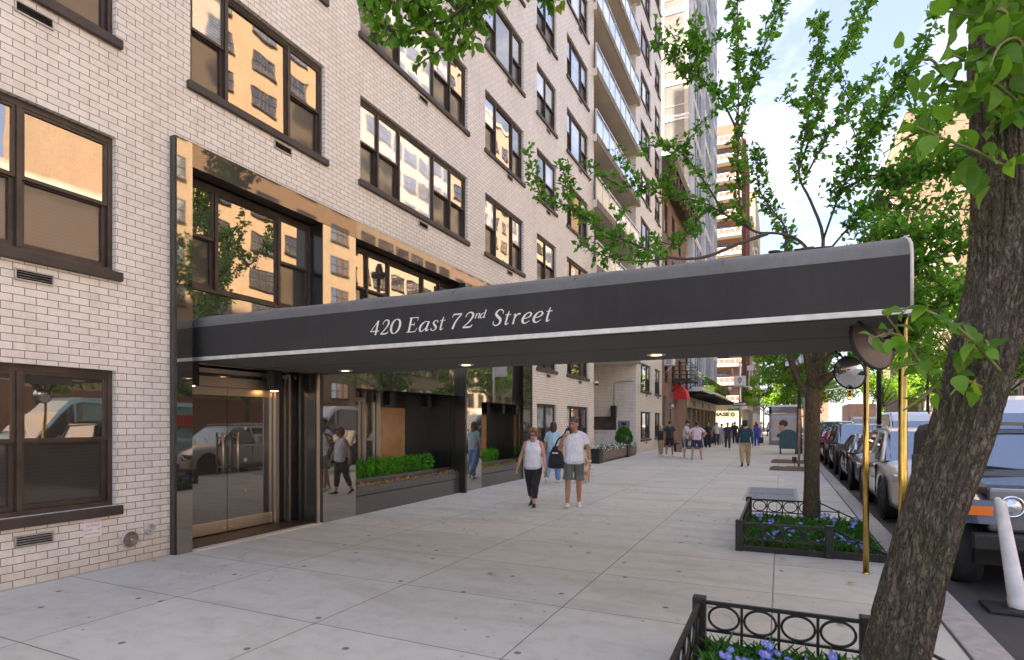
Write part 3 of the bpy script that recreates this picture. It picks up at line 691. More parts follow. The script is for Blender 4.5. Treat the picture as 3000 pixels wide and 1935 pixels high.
# small planting in the niches
def leaf_at(mb, p, d, n, size, wid=0.5, m=0, fold=0.15, hi=False):
    d = d.normalized(); s = d.cross(n)
    if s.length < 1e-4: s = d.orthogonal()
    s.normalize(); n = s.cross(d)
    if hi:
        t = [(0, 0, 0), (0.07, .5, .03), (.2, .88, .06), (.4, 1, .1), (.6, .82, .06), (.8, .45, -.02), (1.0, 0, -.16)]
        c = [p + d * (size * a) + n * (size * (z if i in (0, 6) else z * .2)) for i, (a, w, z) in enumerate(t)]
        l = [p + d * (size * t[i][0]) + s * (size * wid * .5 * t[i][1]) + n * (size * (fold * t[i][1] + (-.07 if i == 5 else 0))) for i in (1, 2, 3, 4, 5)]
        r = [p + d * (size * t[i][0]) - s * (size * wid * .5 * t[i][1]) + n * (size * (fold * t[i][1] + (-.07 if i == 5 else 0))) for i in (1, 2, 3, 4, 5)]
        mb.idx(c + l + r, [(0, 1, 7), (5, 6, 11), (0, 12, 1), (5, 16, 6)] + [(i, i + 1, 7 + i, 6 + i) for i in (1, 2, 3, 4)] + [(i, 11 + i, 12 + i, i + 1) for i in (1, 2, 3, 4)], m, True)
    else:
        mb.idx([p, p + d * size * .45 + s * size * wid * .5 + n * size * fold, p + d * size, p + d * size * .45 - s * size * wid * .5 + n * size * fold], [(0, 1, 2), (0, 2, 3)], m)

def rv(r=rnd):
    while True:
        v = V((r.uniform(-1, 1), r.uniform(-1, 1), r.uniform(-1, 1)))
        if 0.05 < v.length < 1: return v.normalized()

def hedge(y0, y1, label):
    n = int((y1 - y0) / 0.30); t = thing('boxwood_hedge', label, 'hedge', (xp - .5, (y0 + y1) / 2, .5)); mb = MB(); sm = MB()
    for i in range(n):
        c = V((xp - .50, y0 + (i + .5) * (y1 - y0) / n, 0.74)); sm.tube([(c.x, c.y, .5), (c.x, c.y, .76)], .02, 5)
        for k in range(330):
            u = rv(); u.z = u.z * .9; r = rnd.uniform(.6, 1)
            p = c + V((u.x * .2, u.y * .21, u.z * .215)) * r + V((0, 0, rnd.uniform(-.02, .03)))
            leaf_at(mb, p, (u + rv() * .8), rv(), rnd.uniform(.04, .07), .5)
    obj('foliage', mb, M['box'], t, uv=False, fix=False); obj('stem', sm, M['twig'], t)
hedge(8.1, 11.2, 'long bright green boxwood hedge in the granite niche nearer the doors')
hedge(12.83, 14.55, 'short bright green boxwood hedge in the granite niche behind the walking woman')
def dry(y0, y1, nm, m, label):
    mb = MB()
    for k in range(int((y1 - y0) * 160)):
        p = V((xp - rnd.uniform(.02, .25), rnd.uniform(y0, y1), .44 + rnd.uniform(0, .06)))
        leaf_at(mb, p, rv() + V((.3, 0, .5)), rv(), rnd.uniform(.04, .09), .4)
    o = obj(nm, mb, m, uv=False, fix=False); tag(o, label, 'plants', kind='stuff')
dry(8.1, 11.7, 'dried_plants', M['dry'], 'dried orange leaves along the front trough of the longer planter')
dry(12.83, 15.2, 'ground_cover', M['gold'], 'yellow green ground cover in the front trough of the shorter planter')
# ------------------------------------------------------------------ the canopy over the sidewalk
cy0, cy1, cx0, cx1, cz0, cz1 = 5.12, 7.48, -7.03, 0.88, 2.45, 2.895
can = thing('entrance_canopy', 'long charcoal fabric canopy with silver trim, cream lettering and brass poles over the sidewalk', 'canopy', (cx1, 6.3, 0))
def arch(n=14, h=0.29, y0=cy0, y1=cy1, z=cz1):
    c = (y0 + y1) / 2; a = (y1 - y0) / 2
    return [(c - a * math.cos(math.pi * i / n), z + h * math.sin(math.pi * i / n) ** 0.85) for i in range(n + 1)]
top = MB(); A = arch()
nx = 40
for i in range(nx):
    xa, xb = lerp(cx0, cx1, i / nx), lerp(cx0, cx1, (i + 1) / nx)
    def sag(x): return 0.012 * math.sin((x - cx0) / (cx1 - cx0) * math.pi * 6) ** 2
    for (ya, za), (yb, zb) in zip(A, A[1:]):
        ka, kb = (za - cz1) / .29, (zb - cz1) / .29
        top.face([(xa, ya, za - sag(xa) * ka), (xb, ya, za - sag(xb) * ka), (xb, yb, zb - sag(xb) * kb), (xa, yb, zb - sag(xa) * kb)], 0, True)
bm_ = top.mesh('canopy_roof', M['fabrictop']); b = bmesh.new(); b.from_mesh(bm_); bmesh.ops.remove_doubles(b, verts=b.verts[:], dist=.0005); b.to_mesh(bm_); b.free()
obj('roof_fabric', bm_, None, can)
for i in range(1, 6):
    sm = MB(); x = lerp(cx0, cx1, i / 6); sm.tube([(x, y, z + .001) for y, z in A[1:-1]], .006, 5); obj('roof_seam', sm, M['fabrictop'], can)
va = MB(); va.box(cx0, cx1, cy0, cy0 + .012, cz0 + .05, cz1); va.box(cx0, cx1, cy1 - .012, cy1, cz0 + .05, cz1)
obj('valance', va, M['fabric'], can)
for i in range(1, 7): x = lerp(cx0, cx1, i / 7) + .04; vs_ = MB(); vs_.box(x - .012, x + .012, cy0 - .0018, cy0 + .001, cz0 + .052, cz1); obj('valance_seam', vs_, M['fabric'], can)
en = MB(); en.prism([(cy0 + .013, cz0 + .05)] + [(y, z - .004) for y, z in A[1:-1]] + [(cy1 - .013, cz0 + .05)], 'x', cx1 - .02, cx1 - .004); obj('end_panel', en, M['fabric'], can)
ce = MB(); ce.box(cx0, cx1 - .02, cy0 + .03, cy1 - .03, cz0 - .005, cz0 + .02); ce.box(cx0, cx1 - .02, cy0 + 1.05, cy0 + 1.06, cz0 - .008, cz0 - .0051); obj('ceiling', ce, M['fabric'], can)
tr = MB(); tr.box(cx0, cx1 + .012, cy0 - .014, cy0 + .02, cz0 + .004, cz0 + .05, 0, .004); tr.box(cx0, cx1 + .012, cy1 - .02, cy1 + .014, cz0 + .004, cz0 + .05, 0, .004); tr.box(cx1 - .02, cx1 + .012, cy0 + .021, cy1 - .021, cz0 + .004, cz0 + .05, 0, .004)
tr.tube([(cx1 + .002, y, z) for y, z in [(cy0, cz0 + .05)] + A + [(cy1, cz0 + .05)]], .013, 6)
obj('trim', tr, M['trim'], can)
for x, y in ((-7.0 + .55, 6.3), (-4.2, 6.3 + 1.0 * .0 + .75), (-1.5, 6.9)): pass
for x, y in ((-6.05, 6.95), (-3.93, 6.95), (-1.32, 6.85)):
    l = MB(); l.lathe([(0.0, cz0 - .012), (0.075, cz0 - .012)], (x, y, 0), 'z', 20, 0)
    o = obj('downlight', l, M['lamp'], can); r = MB(); r.lathe([(0.075, cz0 - .02), (0.105, cz0 - .016), (0.11, cz0 - .006)], (x, y, 0), 'z', 20); obj('ring', r, M['alu'], o)
for y in (cy0 + .12, cy1 - .15):
    p = MB(); p.tube([(cx1 - .035, y, 0), (cx1 - .035, y, cz0 + .03)], 0.03, 14); p.lathe([(.036, 0), (.036, .008), (.031, .016)], (cx1 - .035, y, 0), 'z', 14); obj('pole', p, M['brass'], can)

for y, s in ((cy0 + .12, 1), (cy1 - .15, -1)):
    br = MB(); br.tube([(cx1 - .05, y, cz0 - .28), (cx1 - .05, y + s * .28, cz0 - .01)], .012, 6); br.tube([(cx1 - .05, y, cz0 - .28), (cx1 - .33, y, cz0 - .01)], .012, 6); obj('brace', br, M['iron'], can)
cb = MB()
def rz_(y):
    c = (cy0 + cy1) / 2; a = (cy1 - cy0) / 2; t = math.acos(max(-1, min(1, (c - y) / a))); return cz1 + .29 * math.sin(t) ** .85
pts = []
for i in range(40):
    t = i / 39; x = -0.15 + .55 * t + .09 * math.sin(t * 17); y = 5.62 + .07 * math.cos(t * 14) + .05 * t; pts.append((x, y, rz_(y) + .012 + .012 * math.sin(t * 9) ** 2))
cb.tube(pts, .008, 5); cb.box(.16, .26, 5.56, 5.62, rz_(5.59), rz_(5.59) + .02)
tag(obj('cable', cb, M['black']), 'loose black cable lying looped on top of the canopy roof', 'cable')
pt = MB(); pt.idx([(x, y, rz_(y) + .006) for x, y in ((.46, 5.36), (.63, 5.36), (.66, 5.48), (.5, 5.48))], [(0, 1, 2, 3)]); obj('fabric_patch', pt, M['white'], can, fix=False)

# lettering: pen strokes with a swelling line, slanted
G = {
 '4': [[(.42, 1, .05), (.03, .27, .05)], [(.02, .27, .075), (.6, .27, .075)], [(.42, 1.0, .115), (.42, 0, .12)]],
 '2': [[(.07, .70, .05), (.12, .9, .06), (.3, 1, .08), (.47, .9, .11), (.5, .72, .125), (.36, .42, .09), (.03, .04, .05)], [(.02, .05, .1), (.46, .05, .1), (.58, .2, .03)]],
 '0': [[(.3 + .25 * math.sin(a), .5 + .49 * math.cos(a), .05 + .085 * abs(math.sin(a))) for a in [2 * math.pi * i / 20 for i in range(21)]]],
 '7': [[(.05, .76, .03), (.1, .95, .06)], [(.09, .95, .1), (.58, .95, .1)], [(.56, .93, .07), (.32, .5, .1), (.22, 0, .125)]],
 'E': [[(.17, .02, .13), (.17, .98, .13)], [(.04, .98, .05), (.66, .98, .055)], [(.66, .98, .05), (.64, .74, .025)], [(.17, .52, .06), (.46, .52, .06)], [(.46, .64, .03), (.46, .40, .03)], [(.02, .02, .05), (.62, .02, .06)], [(.62, .02, .06), (.72, .28, .025)]],
 'a': [[(.46, .6, .04), (.3, .66, .05), (.12, .5, .1), (.05, .26, .12), (.1, .05, .09), (.22, .01, .06), (.44, .3, .04)], [(.48, .65, .10), (.43, .16, .115), (.47, .02, .08), (.60, .12, .03)]],
 's': [[(.37, .5, .05), (.34, .62, .05), (.22, .66, .06), (.1, .57, .09), (.15, .42, .12), (.28, .27, .125), (.32, .12, .09), (.2, .01, .06), (.05, .04, .06), (.02, .17, .05)]],
 't': [[(.22, .86, .04), (.18, .6, .10), (.15, .14, .11), (.2, .02, .08), (.34, .12, .03)], [(.03, .63, .05), (.38, .63, .05)]],
 'n': [[(.0, .56, .03), (.10, .64, .07)], [(.12, .64, .09), (.08, 0, .11)], [(.1, .36, .05), (.26, .6, .07), (.38, .62, .1), (.42, .46, .11), (.39, .12, .11), (.44, .02, .06), (.54, .1, .03)]],
 'd': [[(.42, .6, .04), (.3, .66, .05), (.12, .5, .1), (.05, .26, .12), (.1, .05, .09), (.22, .01, .06), (.42, .3, .04)], [(.34, .98, .04), (.46, 1, .06)], [(.48, 1, .09), (.42, .14, .11), (.47, .02, .07), (.58, .12, .03)]],
 'S': [[(.55, .72, .04), (.52, .93, .05)], [(.52, .9, .06), (.34, 1, .07), (.15, .9, .1), (.12, .72, .13), (.28, .54, .155), (.45, .36, .15), (.44, .12, .11), (.25, 0, .07), (.07, .09, .06)], [(.03, .3, .035), (.06, .06, .05)]],
 'r': [[(.0, .56, .03), (.10, .64, .07)], [(.13, .64, .09), (.08, 0, .11)], [(.1, .34, .05), (.25, .59, .07), (.37, .63, .1), (.42, .58, .09)]],
 'e': [[(.07, .3, .05), (.28, .34, .06), (.4, .46, .085), (.4, .58, .08), (.28, .66, .055), (.12, .52, .1), (.05, .26, .125), (.11, .06, .1), (.24, .01, .07), (.42, .15, .03)]]}
def glyph(mb, ch, fn, lift):
    for si, st in enumerate(G[ch]):
        pts = [(p[0], p[1]) for p in st]; ws = [p[2] for p in st]
        if len(st) > 2:
            q = smooth_pts([(p[0], p[1], p[2]) for p in st], 5); pts = [(p.x, p.y) for p in q]; ws = [p.z for p in q]
        n = len(pts); Lp, Rp = [], []
        for i in range(n):
            a, c = pts[max(i - 1, 0)], pts[min(i + 1, n - 1)]; dx, dy = c[0] - a[0], c[1] - a[1]; l = math.hypot(dx, dy) or 1
            w = ws[i] / 2
            if len(st) == 2 and abs(dx) < .1 * abs(dy): nxn, nyn = 1, 0
            elif len(st) == 2 and abs(dy) < .1 * abs(dx): nxn, nyn = 0, 1
            else: nxn, nyn = -dy / l, dx / l
            Lp.append((pts[i][0] + nxn * w, pts[i][1] + nyn * w)); Rp.append((pts[i][0] - nxn * w, pts[i][1] - nyn * w))
        mb.idx([fn(x, y, lift + si * .0004) for x, y in Lp + Rp], [(i, i + 1, n + i + 1, n + i) for i in range(n - 1)])
let = MB()
for ch, x, w, h in [('4', -4.109, .129, .155), ('2', -3.972, .123, .155), ('0', -3.832, .135, .155), ('E', -3.63, .169, .155), ('a', -3.458, .13, .155), ('s', -3.319, .097, .155), ('t', -3.206, .075, .155), ('7', -3.062, .131, .155), ('2', -2.94, .134, .155),
        ('n', -2.792, .062, .078), ('d', -2.732, .075, .078), ('S', -2.593, .128, .155), ('t', -2.456, .075, .155), ('r', -2.377, .092, .155), ('e', -2.272, .105, .155), ('e', -2.155, .105, .155), ('t', -2.022, .072, .155)]:
    zb = 2.607 if h > .1 else 2.694
    tops = {'E': 1, '7': 1, 'S': 1, '4': 1, '2': 1, '0': 1}
    gx = [p[0] + .22 * p[1] for st in G[ch] for p in st]; g0, g1 = min(gx) - .03, max(gx) + .04
    glyph(let, ch, lambda a, c, l, x=x, w=w, h=h, zb=zb, g0=g0, g1=g1: (x + (a + .22 * c - g0) / (g1 - g0) * w, cy0 - .003 - l, zb + c * h), 0.0)
obj('lettering', let, M['letter'], can, fix=False)
# ------------------------------------------------------------------ ground, road, kerb, pits
g = MB(); g.box(-400, 400, -200, 700, -0.5, -0.2); struct('ground', g, M['farground'])
cur = 1.48
rd = MB(); rd.face([(cur, -60, -.13), (16, -60, -.13), (16, 76, -.13), (cur, 76, -.13)]); rd.face([(-120, 76, -.13), (120, 76, -.13), (120, 103, -.13), (-120, 103, -.13)]); rd.face([(cur, 103, -.13), (16, 103, -.13), (16, 320, -.13), (cur, 320, -.13)])
struct('road', rd, M['asphalt'])
mk = MB()
for i in range(9): mk.face([(2 + i * 1.5, 73.2, -.126), (2.6 + i * 1.5, 73.2, -.126), (2.6 + i * 1.5, 76, -.126), (2 + i * 1.5, 76, -.126)])
for i in range(14): mk.face([(8.7, -8 + i * 6, -.126), (8.82, -8 + i * 6, -.126), (8.82, -5 + i * 6, -.126), (8.7, -5 + i * 6, -.126)])
struct('road_markings', mk, M['white'])
sw = MB(); xs = [-12, cur - .27]
sw.face([(-22.9, -60, 0), (cur - .27, -60, 0), (cur - .27, 76, 0), (-22.9, 76, 0)])
struct('sidewalk', sw, M['concrete'])
sw2 = MB(); sw2.box(16.2, 23.6, -60, 76, -.2, 0); sw2.box(-60, cur, 103, 320, -.2, 0); sw2.box(16.2, 60, 103, 320, -.2, 0); struct('far_sidewalk', sw2, M['concrete'])
kb = MB(); y = -20.0
while y < 75.9:
    kb.box(cur - .262, cur, y + .004, y + 1.996, -.25, 0.004, 0, .012); y += 2.0
kb.box(16, 16.2, -60, 76, -.2, .005); kb.box(-60, cur, 102.8, 103, -.25, .005); kb.box(-60, cur, 76, 76.2, -.25, .004); kb.box(16.2, 60, 102.8, 103, -.25, .005)
struct('kerb', kb, M['curb'])
jo = MB(); jo.box(cur - .285, cur - .262, -20, 76, -.1, .0025); struct('kerb_joint', jo, M['gap'])
pa = MB(); pa.box(-1.55, .05, 19.6, 21.3, -.1, .004); pa.box(.1, cur - .3, 16.6, 20.9, -.1, .004); pa.box(-.9, .9, 25.9, 29, -.1, .004); struct('new_concrete', pa, M['patch'])
mu = MB()
def heap(mb, x0, x1, y0, y1, h=.05, n=10, z=.004):
    g = [[(lerp(x0, x1, i / n), lerp(y0, y1, j / n), z + (0 if i in (0, n) or j in (0, n) else h * (0.5 + .5 * noise.noise(V((i * .7 + x0, j * .7 + y0, 0)))))) for i in range(n + 1)] for j in range(n + 1)]
    for j in range(n):
        for i in range(n): mb.face([g[j][i], g[j][i + 1], g[j + 1][i + 1], g[j + 1][i]], 0, True)
heap(mu, -.35, cur - .3, 21.6, 23.4, .09); heap(mu, -.35, cur - .3, 25.6, 27.6, .09, z=.006); struct('mulch_bed', mu, M['mulch'])
so = MB(); heap(so, -.46, 1.18, 8.0, 10.5, .05); heap(so, -.49, 1.18, 1.2, 4.31, .05); struct('soil_bed', so, M['soil'])
# access hatch let into the pavement
h = thing('pavement_hatch', 'steel double leaf cellar hatch set flush in the sidewalk behind the railed flower bed', 'hatch', (-.2, 14.5, 0))
b = MB(); b.box(-.74, .36, 13.1, 15.9, -.05, .004); obj('frame', b, M['curb'], h)
for y0, y1 in ((13.18, 14.46), (14.5, 15.82)):
    b = MB(); b.box(-.67, .29, y0, y1, -.02, .009)
    for i in range(8): b.box(-.62 + i * .115, -.60 + i * .115, y0 + .1, y1 - .1, .0091, .013)
    obj('leaf', b, M['hatch'], h)

# ------------------------------------------------------------------ iron tree guards
def guard(name, label, x0, x1, y0, y1, sides, loc, ramp_to=None):
    t = thing(name, label, 'tree guard', loc)
    H = 0.375; P = MB()
    def post(x, y): 
        p = MB(); p.box(x - .045, x + .045, y - .045, y + .045, 0, H + .02, 0, .006); obj('post', p, M['iron'], t)
    for x, y in ((x0, y0), (x1, y0), (x0, y1), (x1, y1)):
        if (x, y) != (x1, y0) or 'n' in sides: 
            if (x, y) != (x0, y0) or 'n' in sides: post(x, y)
    def side(p, q):
        d = V((q[0] - p[0], q[1] - p[1], 0)); Ln = d.length; d.normalize(); s = V((-d.y, d.x, 0))
        a = V((p[0], p[1], 0)) + d * .047; n = max(2, round((Ln - .09) / .235)); w = (Ln - .094) / n
        def bar(u0, u1, z0, z1, th):
            c = [a + d * u + s * k for u in (u0, u1) for k in (-th, th)]
            r.idx([(c[i].x, c[i].y, z) for z in (z0, z1) for i in range(4)], [(0, 1, 3, 2), (4, 6, 7, 5), (0, 4, 5, 1), (2, 3, 7, 6), (0, 2, 6, 4), (1, 5, 7, 3)])
        W = Ln - .094
        for q in ((0, W, H - .03, H - .006, .014), (0, W, .15, .167, .009), (0, W, 0.0, .075, .012)): r = MB(); bar(*q); obj('rail', r, M['iron'], t)
        for i in range(1, n):
            r = MB(); bar(i * w - .009, i * w + .009, .0755, .1495, .0085); bar(i * w - .009, i * w + .009, .1495, .1675, .0085); bar(i * w - .009, i * w + .009, .1675, H - .0305, .0085); obj('baluster', r, M['iron'], t)
        for i in range(n):
            rg = MB(); c = a + d * (i + .5) * w; rx, rz = w / 2 - .017, (H - .03 - .167) / 2 - .006; zc = (H - .03 + .167) / 2
            rg.tube([c + d * (rx * math.cos(k * math.pi / 12)) + V((0, 0, zc + rz * math.sin(k * math.pi / 12))) for k in range(25)], .0095, 6, caps=False)
            obj('ring', rg, M['iron'], t)
    if 'w' in sides: side((x0, y0), (x0, y1))
    if 'f' in sides: side((x0, y1), (x1, y1))
    if 'n' in sides: side((x0, y0), (x1, y0))
    for y in ([y0, y1] if 'n' in sides else [y1]):     # braces that slope down to the kerb
        r = MB(); r.tube([(x1 + .045, y, H - .03), (x1 + .62, y, .08)], .012, 6); obj('brace', r, M['iron'], t)
        r = MB(); r.box(x1 + .046, x1 + .62, y - .012, y + .012, 0, .09); obj('kerb_rail', r, M['iron'], t)
        r = MB(); r.box(x1 + .046, x1 + .3, y - .008, y + .008, .21, .225); r.box(x1 + .29, x1 + .31, y - .008, y + .008, .0901, .25); obj('stay', r, M['iron'], t)
guard('tree_guard', 'low black iron ring fence round the flower bed under the further tree', -.48, .54, 7.97, 10.5, 'wfn', (0, 9.2, 0))
guard('tree_guard.001', 'low black iron ring fence in the near corner beside the leaning trunk', -.53, .51, 1.2, 4.35, 'wf', (0, 3.2, 0))

# ------------------------------------------------------------------ pansies
def pansy_proto(seed, nfl):
    r = random.Random(seed); t = thing('pansy', 'blue pansy plant in bloom', 'flower', (0, 0, 0), 'blue pansies in the railed tree pits', local=True)
    lf, fl, ey = MB(), MB(), MB()
    for k in range(34):
        a = r.uniform(0, 6.28); d = V((math.cos(a), math.sin(a), r.uniform(.2, 1.4)))
        leaf_at(lf, V((math.cos(a) * r.uniform(0, .05), math.sin(a) * r.uniform(0, .05), r.uniform(0.01, .08))), d, V((0, 0, 1)), r.uniform(.06, .12), .38, 0, .12)
    for k in range(nfl):
        a = r.uniform(0, 6.28); q = r.uniform(.02, .09); c = V((math.cos(a) * q, math.sin(a) * q, r.uniform(.14, .22)))
        n = (V((math.cos(a) * .6, math.sin(a) * .6 - 1.0, r.uniform(.2, .7)))).normalized(); x = n.cross(V((0, 0, 1))).normalized(); y = x.cross(n)
        lf.tube([V((c.x * .4, c.y * .4, .02)), c - n * .008], .003, 4)
        for j, an in enumerate((1.57 + .5, 1.57 - .5, 3.14 + .25, -.25, -1.57)):
            dd = x * math.cos(an) + y * math.sin(an); e = n.cross(dd); s = .036 if j != 4 else .038; w = .024 if j < 4 else .032
            o = c + n * (.002 * j)
            fl.idx([o, o + dd * s * .55 + e * w * .8, o + dd * s + e * w * .4 + n * .004, o + dd * s - e * w * .4 + n * .004, o + dd * s * .55 - e * w * .8], [(0, 1, 2, 3, 4)])
        ey.idx([c + n * .013 + (x * math.cos(k2) + y * math.sin(k2)) * .008 for k2 in (0, 1.05, 2.1, 3.14, 4.19, 5.24)], [(0, 1, 2, 3, 4, 5)])
    obj('foliage', lf, M['bedleaf'], t, uv=False, fix=False); obj('petals', fl, M['pblue'], t, uv=False, fix=False); obj('flower_eye', ey, M['pyel'], t, uv=False, fix=False)
    return t
protos = [pansy_proto(s, n) for s, n in ((1, 1), (2, 2), (3, 3))]
protos += [pansy_proto(9, 1)]
chmap = {}
for c in bpy.data.objects:
    if c.parent in protos: chmap.setdefault(c.parent.name, []).append(c)
used = [False] * 4
def put_pansy(x, y, s, lab):
    i = rnd.choice([0, 0, 1, 1, 2, 3])
    if used[i]: o = copy_tree(protos[i], None, chmap)
    else: o = protos[i]; used[i] = True
    o.location = (x, y, .03); o.scale = (s, s, s); o.rotation_euler = (0, 0, rnd.uniform(-.9, .9)); o['label'] = lab
rr = random.Random(5)
for i in range(58):
    x, y = rr.uniform(-.36, 1.0), rr.uniform(8.12, 10.38)
    if math.hypot(x - .46, y - 9.9) < .2: continue
    put_pansy(x, y, rr.uniform(.6, .82), 'blue pansy plant among many in the railed bed of the further tree')
for i in range(64):
    x, y = rr.uniform(-.36, .62), rr.uniform(2.7, 4.22)
    if math.hypot(x - .45, y - 3.3) < .25: continue
    put_pansy(x, y, rr.uniform(.6, .8), 'blue pansy plant among many in the near railed bed')
for k, (x0, x1, y0, y1) in enumerate(((-.42, 1.1, 8.05, 10.45), (-.47, .75, 2.5, 4.3))):
    b = MB()
    for i in range(4200):
        x, y = rr.uniform(x0, x1), rr.uniform(y0, y1); a = rr.uniform(0, 6.28)
        leaf_at(b, V((x, y, .02 + rr.uniform(0, .08))), V((math.cos(a), math.sin(a), rr.uniform(.1, 1.6))), V((0, 0, 1)), rr.uniform(.06, .15), .2, 0, .08)
    tag(obj('bed_foliage', b, M['bedleaf'], uv=False, fix=False), 'low green leaves filling the %s railed flower bed' % ('near' if k else 'further'), 'ground cover', kind='stuff')

# fallen leaves and litter on the pavement
for i, (x, y, mm, lb) in enumerate(((-2.86, 5.52, 'gold', 'small yellow fallen leaf on the pavement under the canopy'), (.62, 6.75, 'gold', 'yellow fallen leaf by the foot of the brass pole'), (.0, 7.6, 'dry', 'brown fallen leaf beside the railed flower bed'),
                          (.42, 5.35, 'leaf', 'green fallen leaf behind the near iron fence'), (-2.2, 6.9, 'gold', 'tiny yellow leaf lying alone on the middle of the sidewalk'))):
    b = MB(); leaf_at(b, V((x, y, .012)), V((.8, .5, .12)), V((0, 0, 1)), .085, .6, 0, .12, True); tag(obj('fallen_leaf', b, M[mm], uv=False, fix=False), lb, 'leaf')

# ------------------------------------------------------------------ wall fixtures
t = thing('sprinkler_sign', 'small white sign with red lettering about the sprinkler shut off valve on the brick', 'sign', (X0, 3.85, .37))
b = MB(); b.box(X0 + .003, X0 + .012, 3.735, 3.92, .385, .585, 0, .003); obj('plate', b, M['white'], t)
b = MB()
for i, (tx, sz, yy) in enumerate((('AUTOMATIC SPRINKLER', .028, 3.8275), ('SHUT OFF VALVE', .028, 3.8275), ('LOCATED           FEET', .027, 3.8275), ('OPPOSITE THIS SIGN', .027, 3.8275))):
    add_text(b, tx, sz * 1.15, lambda u, w, yy=yy, i=i: (X0 + .0135, yy + u, .552 - i * .045 + w), sx=.58)
obj('lettering', b, M['redink'], t, fix=False)
def cap(y, z, r, lab, dirty):
    t = thing('pipe_cap', lab, 'pipe cap', (X0, y, z))
    b = MB(); b.lathe([(r, 0), (r, .018), (r * .95, .03), (r * .9, .03)], (X0, y, z), 'x', 32); obj('rim', b, M['capbright'], t)
    b = MB(); pr = [(r * .9, .03)]
    for i in range(8): q = r * .88 * (1 - i / 8); pr += [(q, .034 + i * .0008), (q - r * .05, .034 + i * .0008), (q - r * .055, .026 + i * .0008)]
    pr += [(.012, .034), (.0, .03)]; b.lathe(pr, (X0, y, z), 'x', 32); obj('cover', b, M['capdirt'] if dirty else M['capbright'], t)
    b = MB(); b.lathe([(.011, .034), (.011, .048), (.006, .048), (.004, .036), (0, .036)], (X0, y, z), 'x', 12); obj('nut', b, M['steel'], t)
M['capdirt'] = pm('tarnished_cap', (0.23, 0.20, 0.165), 0.5, 0.6, var=0.4, vs=25)
cap(4.23, .285, .098, 'larger round tarnished metal pipe cap low on the brick wall', True)
cap(4.46, .365, .066, 'smaller bright round metal pipe cap low on the brick wall', False)

# convex mirrors hung from the canopy poles
def cmirror(c, r, nrm, lab, arm):
    t = thing('convex_mirror', lab, 'mirror', c); n = V(nrm).normalized(); mtx = Matrix.Translation(c) @ n.to_track_quat('Z', 'Y').to_matrix().to_4x4()
    def part(nm, prof, mm, seg=40):
        b = MB(); b.lathe(prof, (0, 0, 0), 'z', seg); b.v = [tuple(mtx @ V(q)) for q in b.v]; obj(nm, b, M[mm], t)
    part('mirror_face', [(0, .055)] + [(r * math.sin(a * .09), .055 - .055 * (1 - math.cos(a * .09)) / (1 - math.cos(.99))) for a in range(1, 11)] , 'mirror') if False else part('mirror_face', [(r * .97 * k / 10, .06 * (1 - (k / 10) ** 2) + .004) for k in range(11)], 'mirror')
    part('rim', [(r * .96, .012), (r * 1.0, .012), (r * 1.02, 0), (r * 1.0, -.015), (r * .95, -.015)], 'rubber')
    part('back', [(r * .96, -.012), (r * .6, -.02), (r * .26, -.024), (0, -.024)], 'mirrorback')
    part('mount', [(r * .29, -.022), (r * .29, -.032), (r * .26, -.036), (0, -.036)], 'mount')
    b = MB(); b.tube([mtx @ V((0, 0, -.034)), mtx @ V((0, 0, -.075)), V(arm)], .011, 8); b.ico(mtx @ V((0, 0, -.06)), .022, 1); obj('bracket', b, M['iron'], t)
M['mount'] = pm('worn_mirror_mount', (0.42, 0.40, 0.32), 0.6, 0.2, var=0.35, vs=22)
cmirror((.685, 5.6, 2.305), .235, (-.70, .66, -.28), 'large round traffic mirror seen from its brown back under the canopy end', (.84, 5.24, 2.32))
cmirror((.675, 7.18, 2.18), .18, (-.62, -.72, -.30), 'smaller round convex mirror facing the sidewalk on the far brass pole', (.835, 7.33, 2.17))

# bollard standing askew in front of the off-road car
t = thing('delineator_post', 'leaning scuffed white plastic post on a flat black rubber base', 'bollard', (2.03, 6.9, -.13))
b = MB(); b.lathe([(.074, .03), (.078, .06), (.078, .13), (.073, .132), (.045, 1.04), (.042, 1.07), (.02, 1.08), (0, 1.06)], (0, 0, 0), 'z', 24)
k = Matrix.Translation((2.03, 6.9, -.13)) @ Matrix.Rotation(R(-8), 4, 'Y'); 
for i, q in enumerate(b.v):
    q = V(q); 
    if q.z > 1.0 and q.x > 0: q.z -= .03
    b.v[i] = tuple(k @ q)
obj('post', b, M['offwhite'], t)
b = MB(); b.cbox(1.76, 2.40, 6.72, 7.08, -.128, -.085, 0, .03); b.box(1.9, 1.98, 6.8, 6.86, -.0845, -.08); b.box(2.24, 2.32, 6.8, 6.86, -.0845, -.08); obj('base', b, M['rubber'], t)

# recess: planter boxes with petunias, clipped shrubs, plaque, speaker, cameras, white fence
t = thing('planter_trough', 'long weathered grey wooden planter between black corner boxes against the white brick', 'planter', (-6.6, 25, 0))
b = MB(); b.box(-6.95, -6.55, 22.75, 26.85, .1, .50); b.box(-6.93, -6.57, 27.5, 29.0, .1, .44); obj('trough', b, M['wood'], t)
b = MB(); b.box(-7.0, -6.5, 22.2, 22.72, .0, .58, 0, .01); b.box(-7.0, -6.5, 26.9, 27.45, 0, .56, 0, .01); b.box(-6.9, -6.6, 22.8, 26.8, 0, .09); b.box(-6.9, -6.6, 27.5, 28.95, 0, .09); obj('corner_box', b, M['black'], t)
b = MB()
for i in range(900):
    y = rr.uniform(22.3, 29.0); q = rr.random()
    p = V((rr.uniform(-6.98, -6.5), y, rr.uniform(.48, .66)))
    if 26.9 < y < 27.5: continue
    (leaf_at(b, p, rv(rr) + V((0, 0, .4)), rv(rr), .09, .6, 0 if q < .45 else 1, .15))
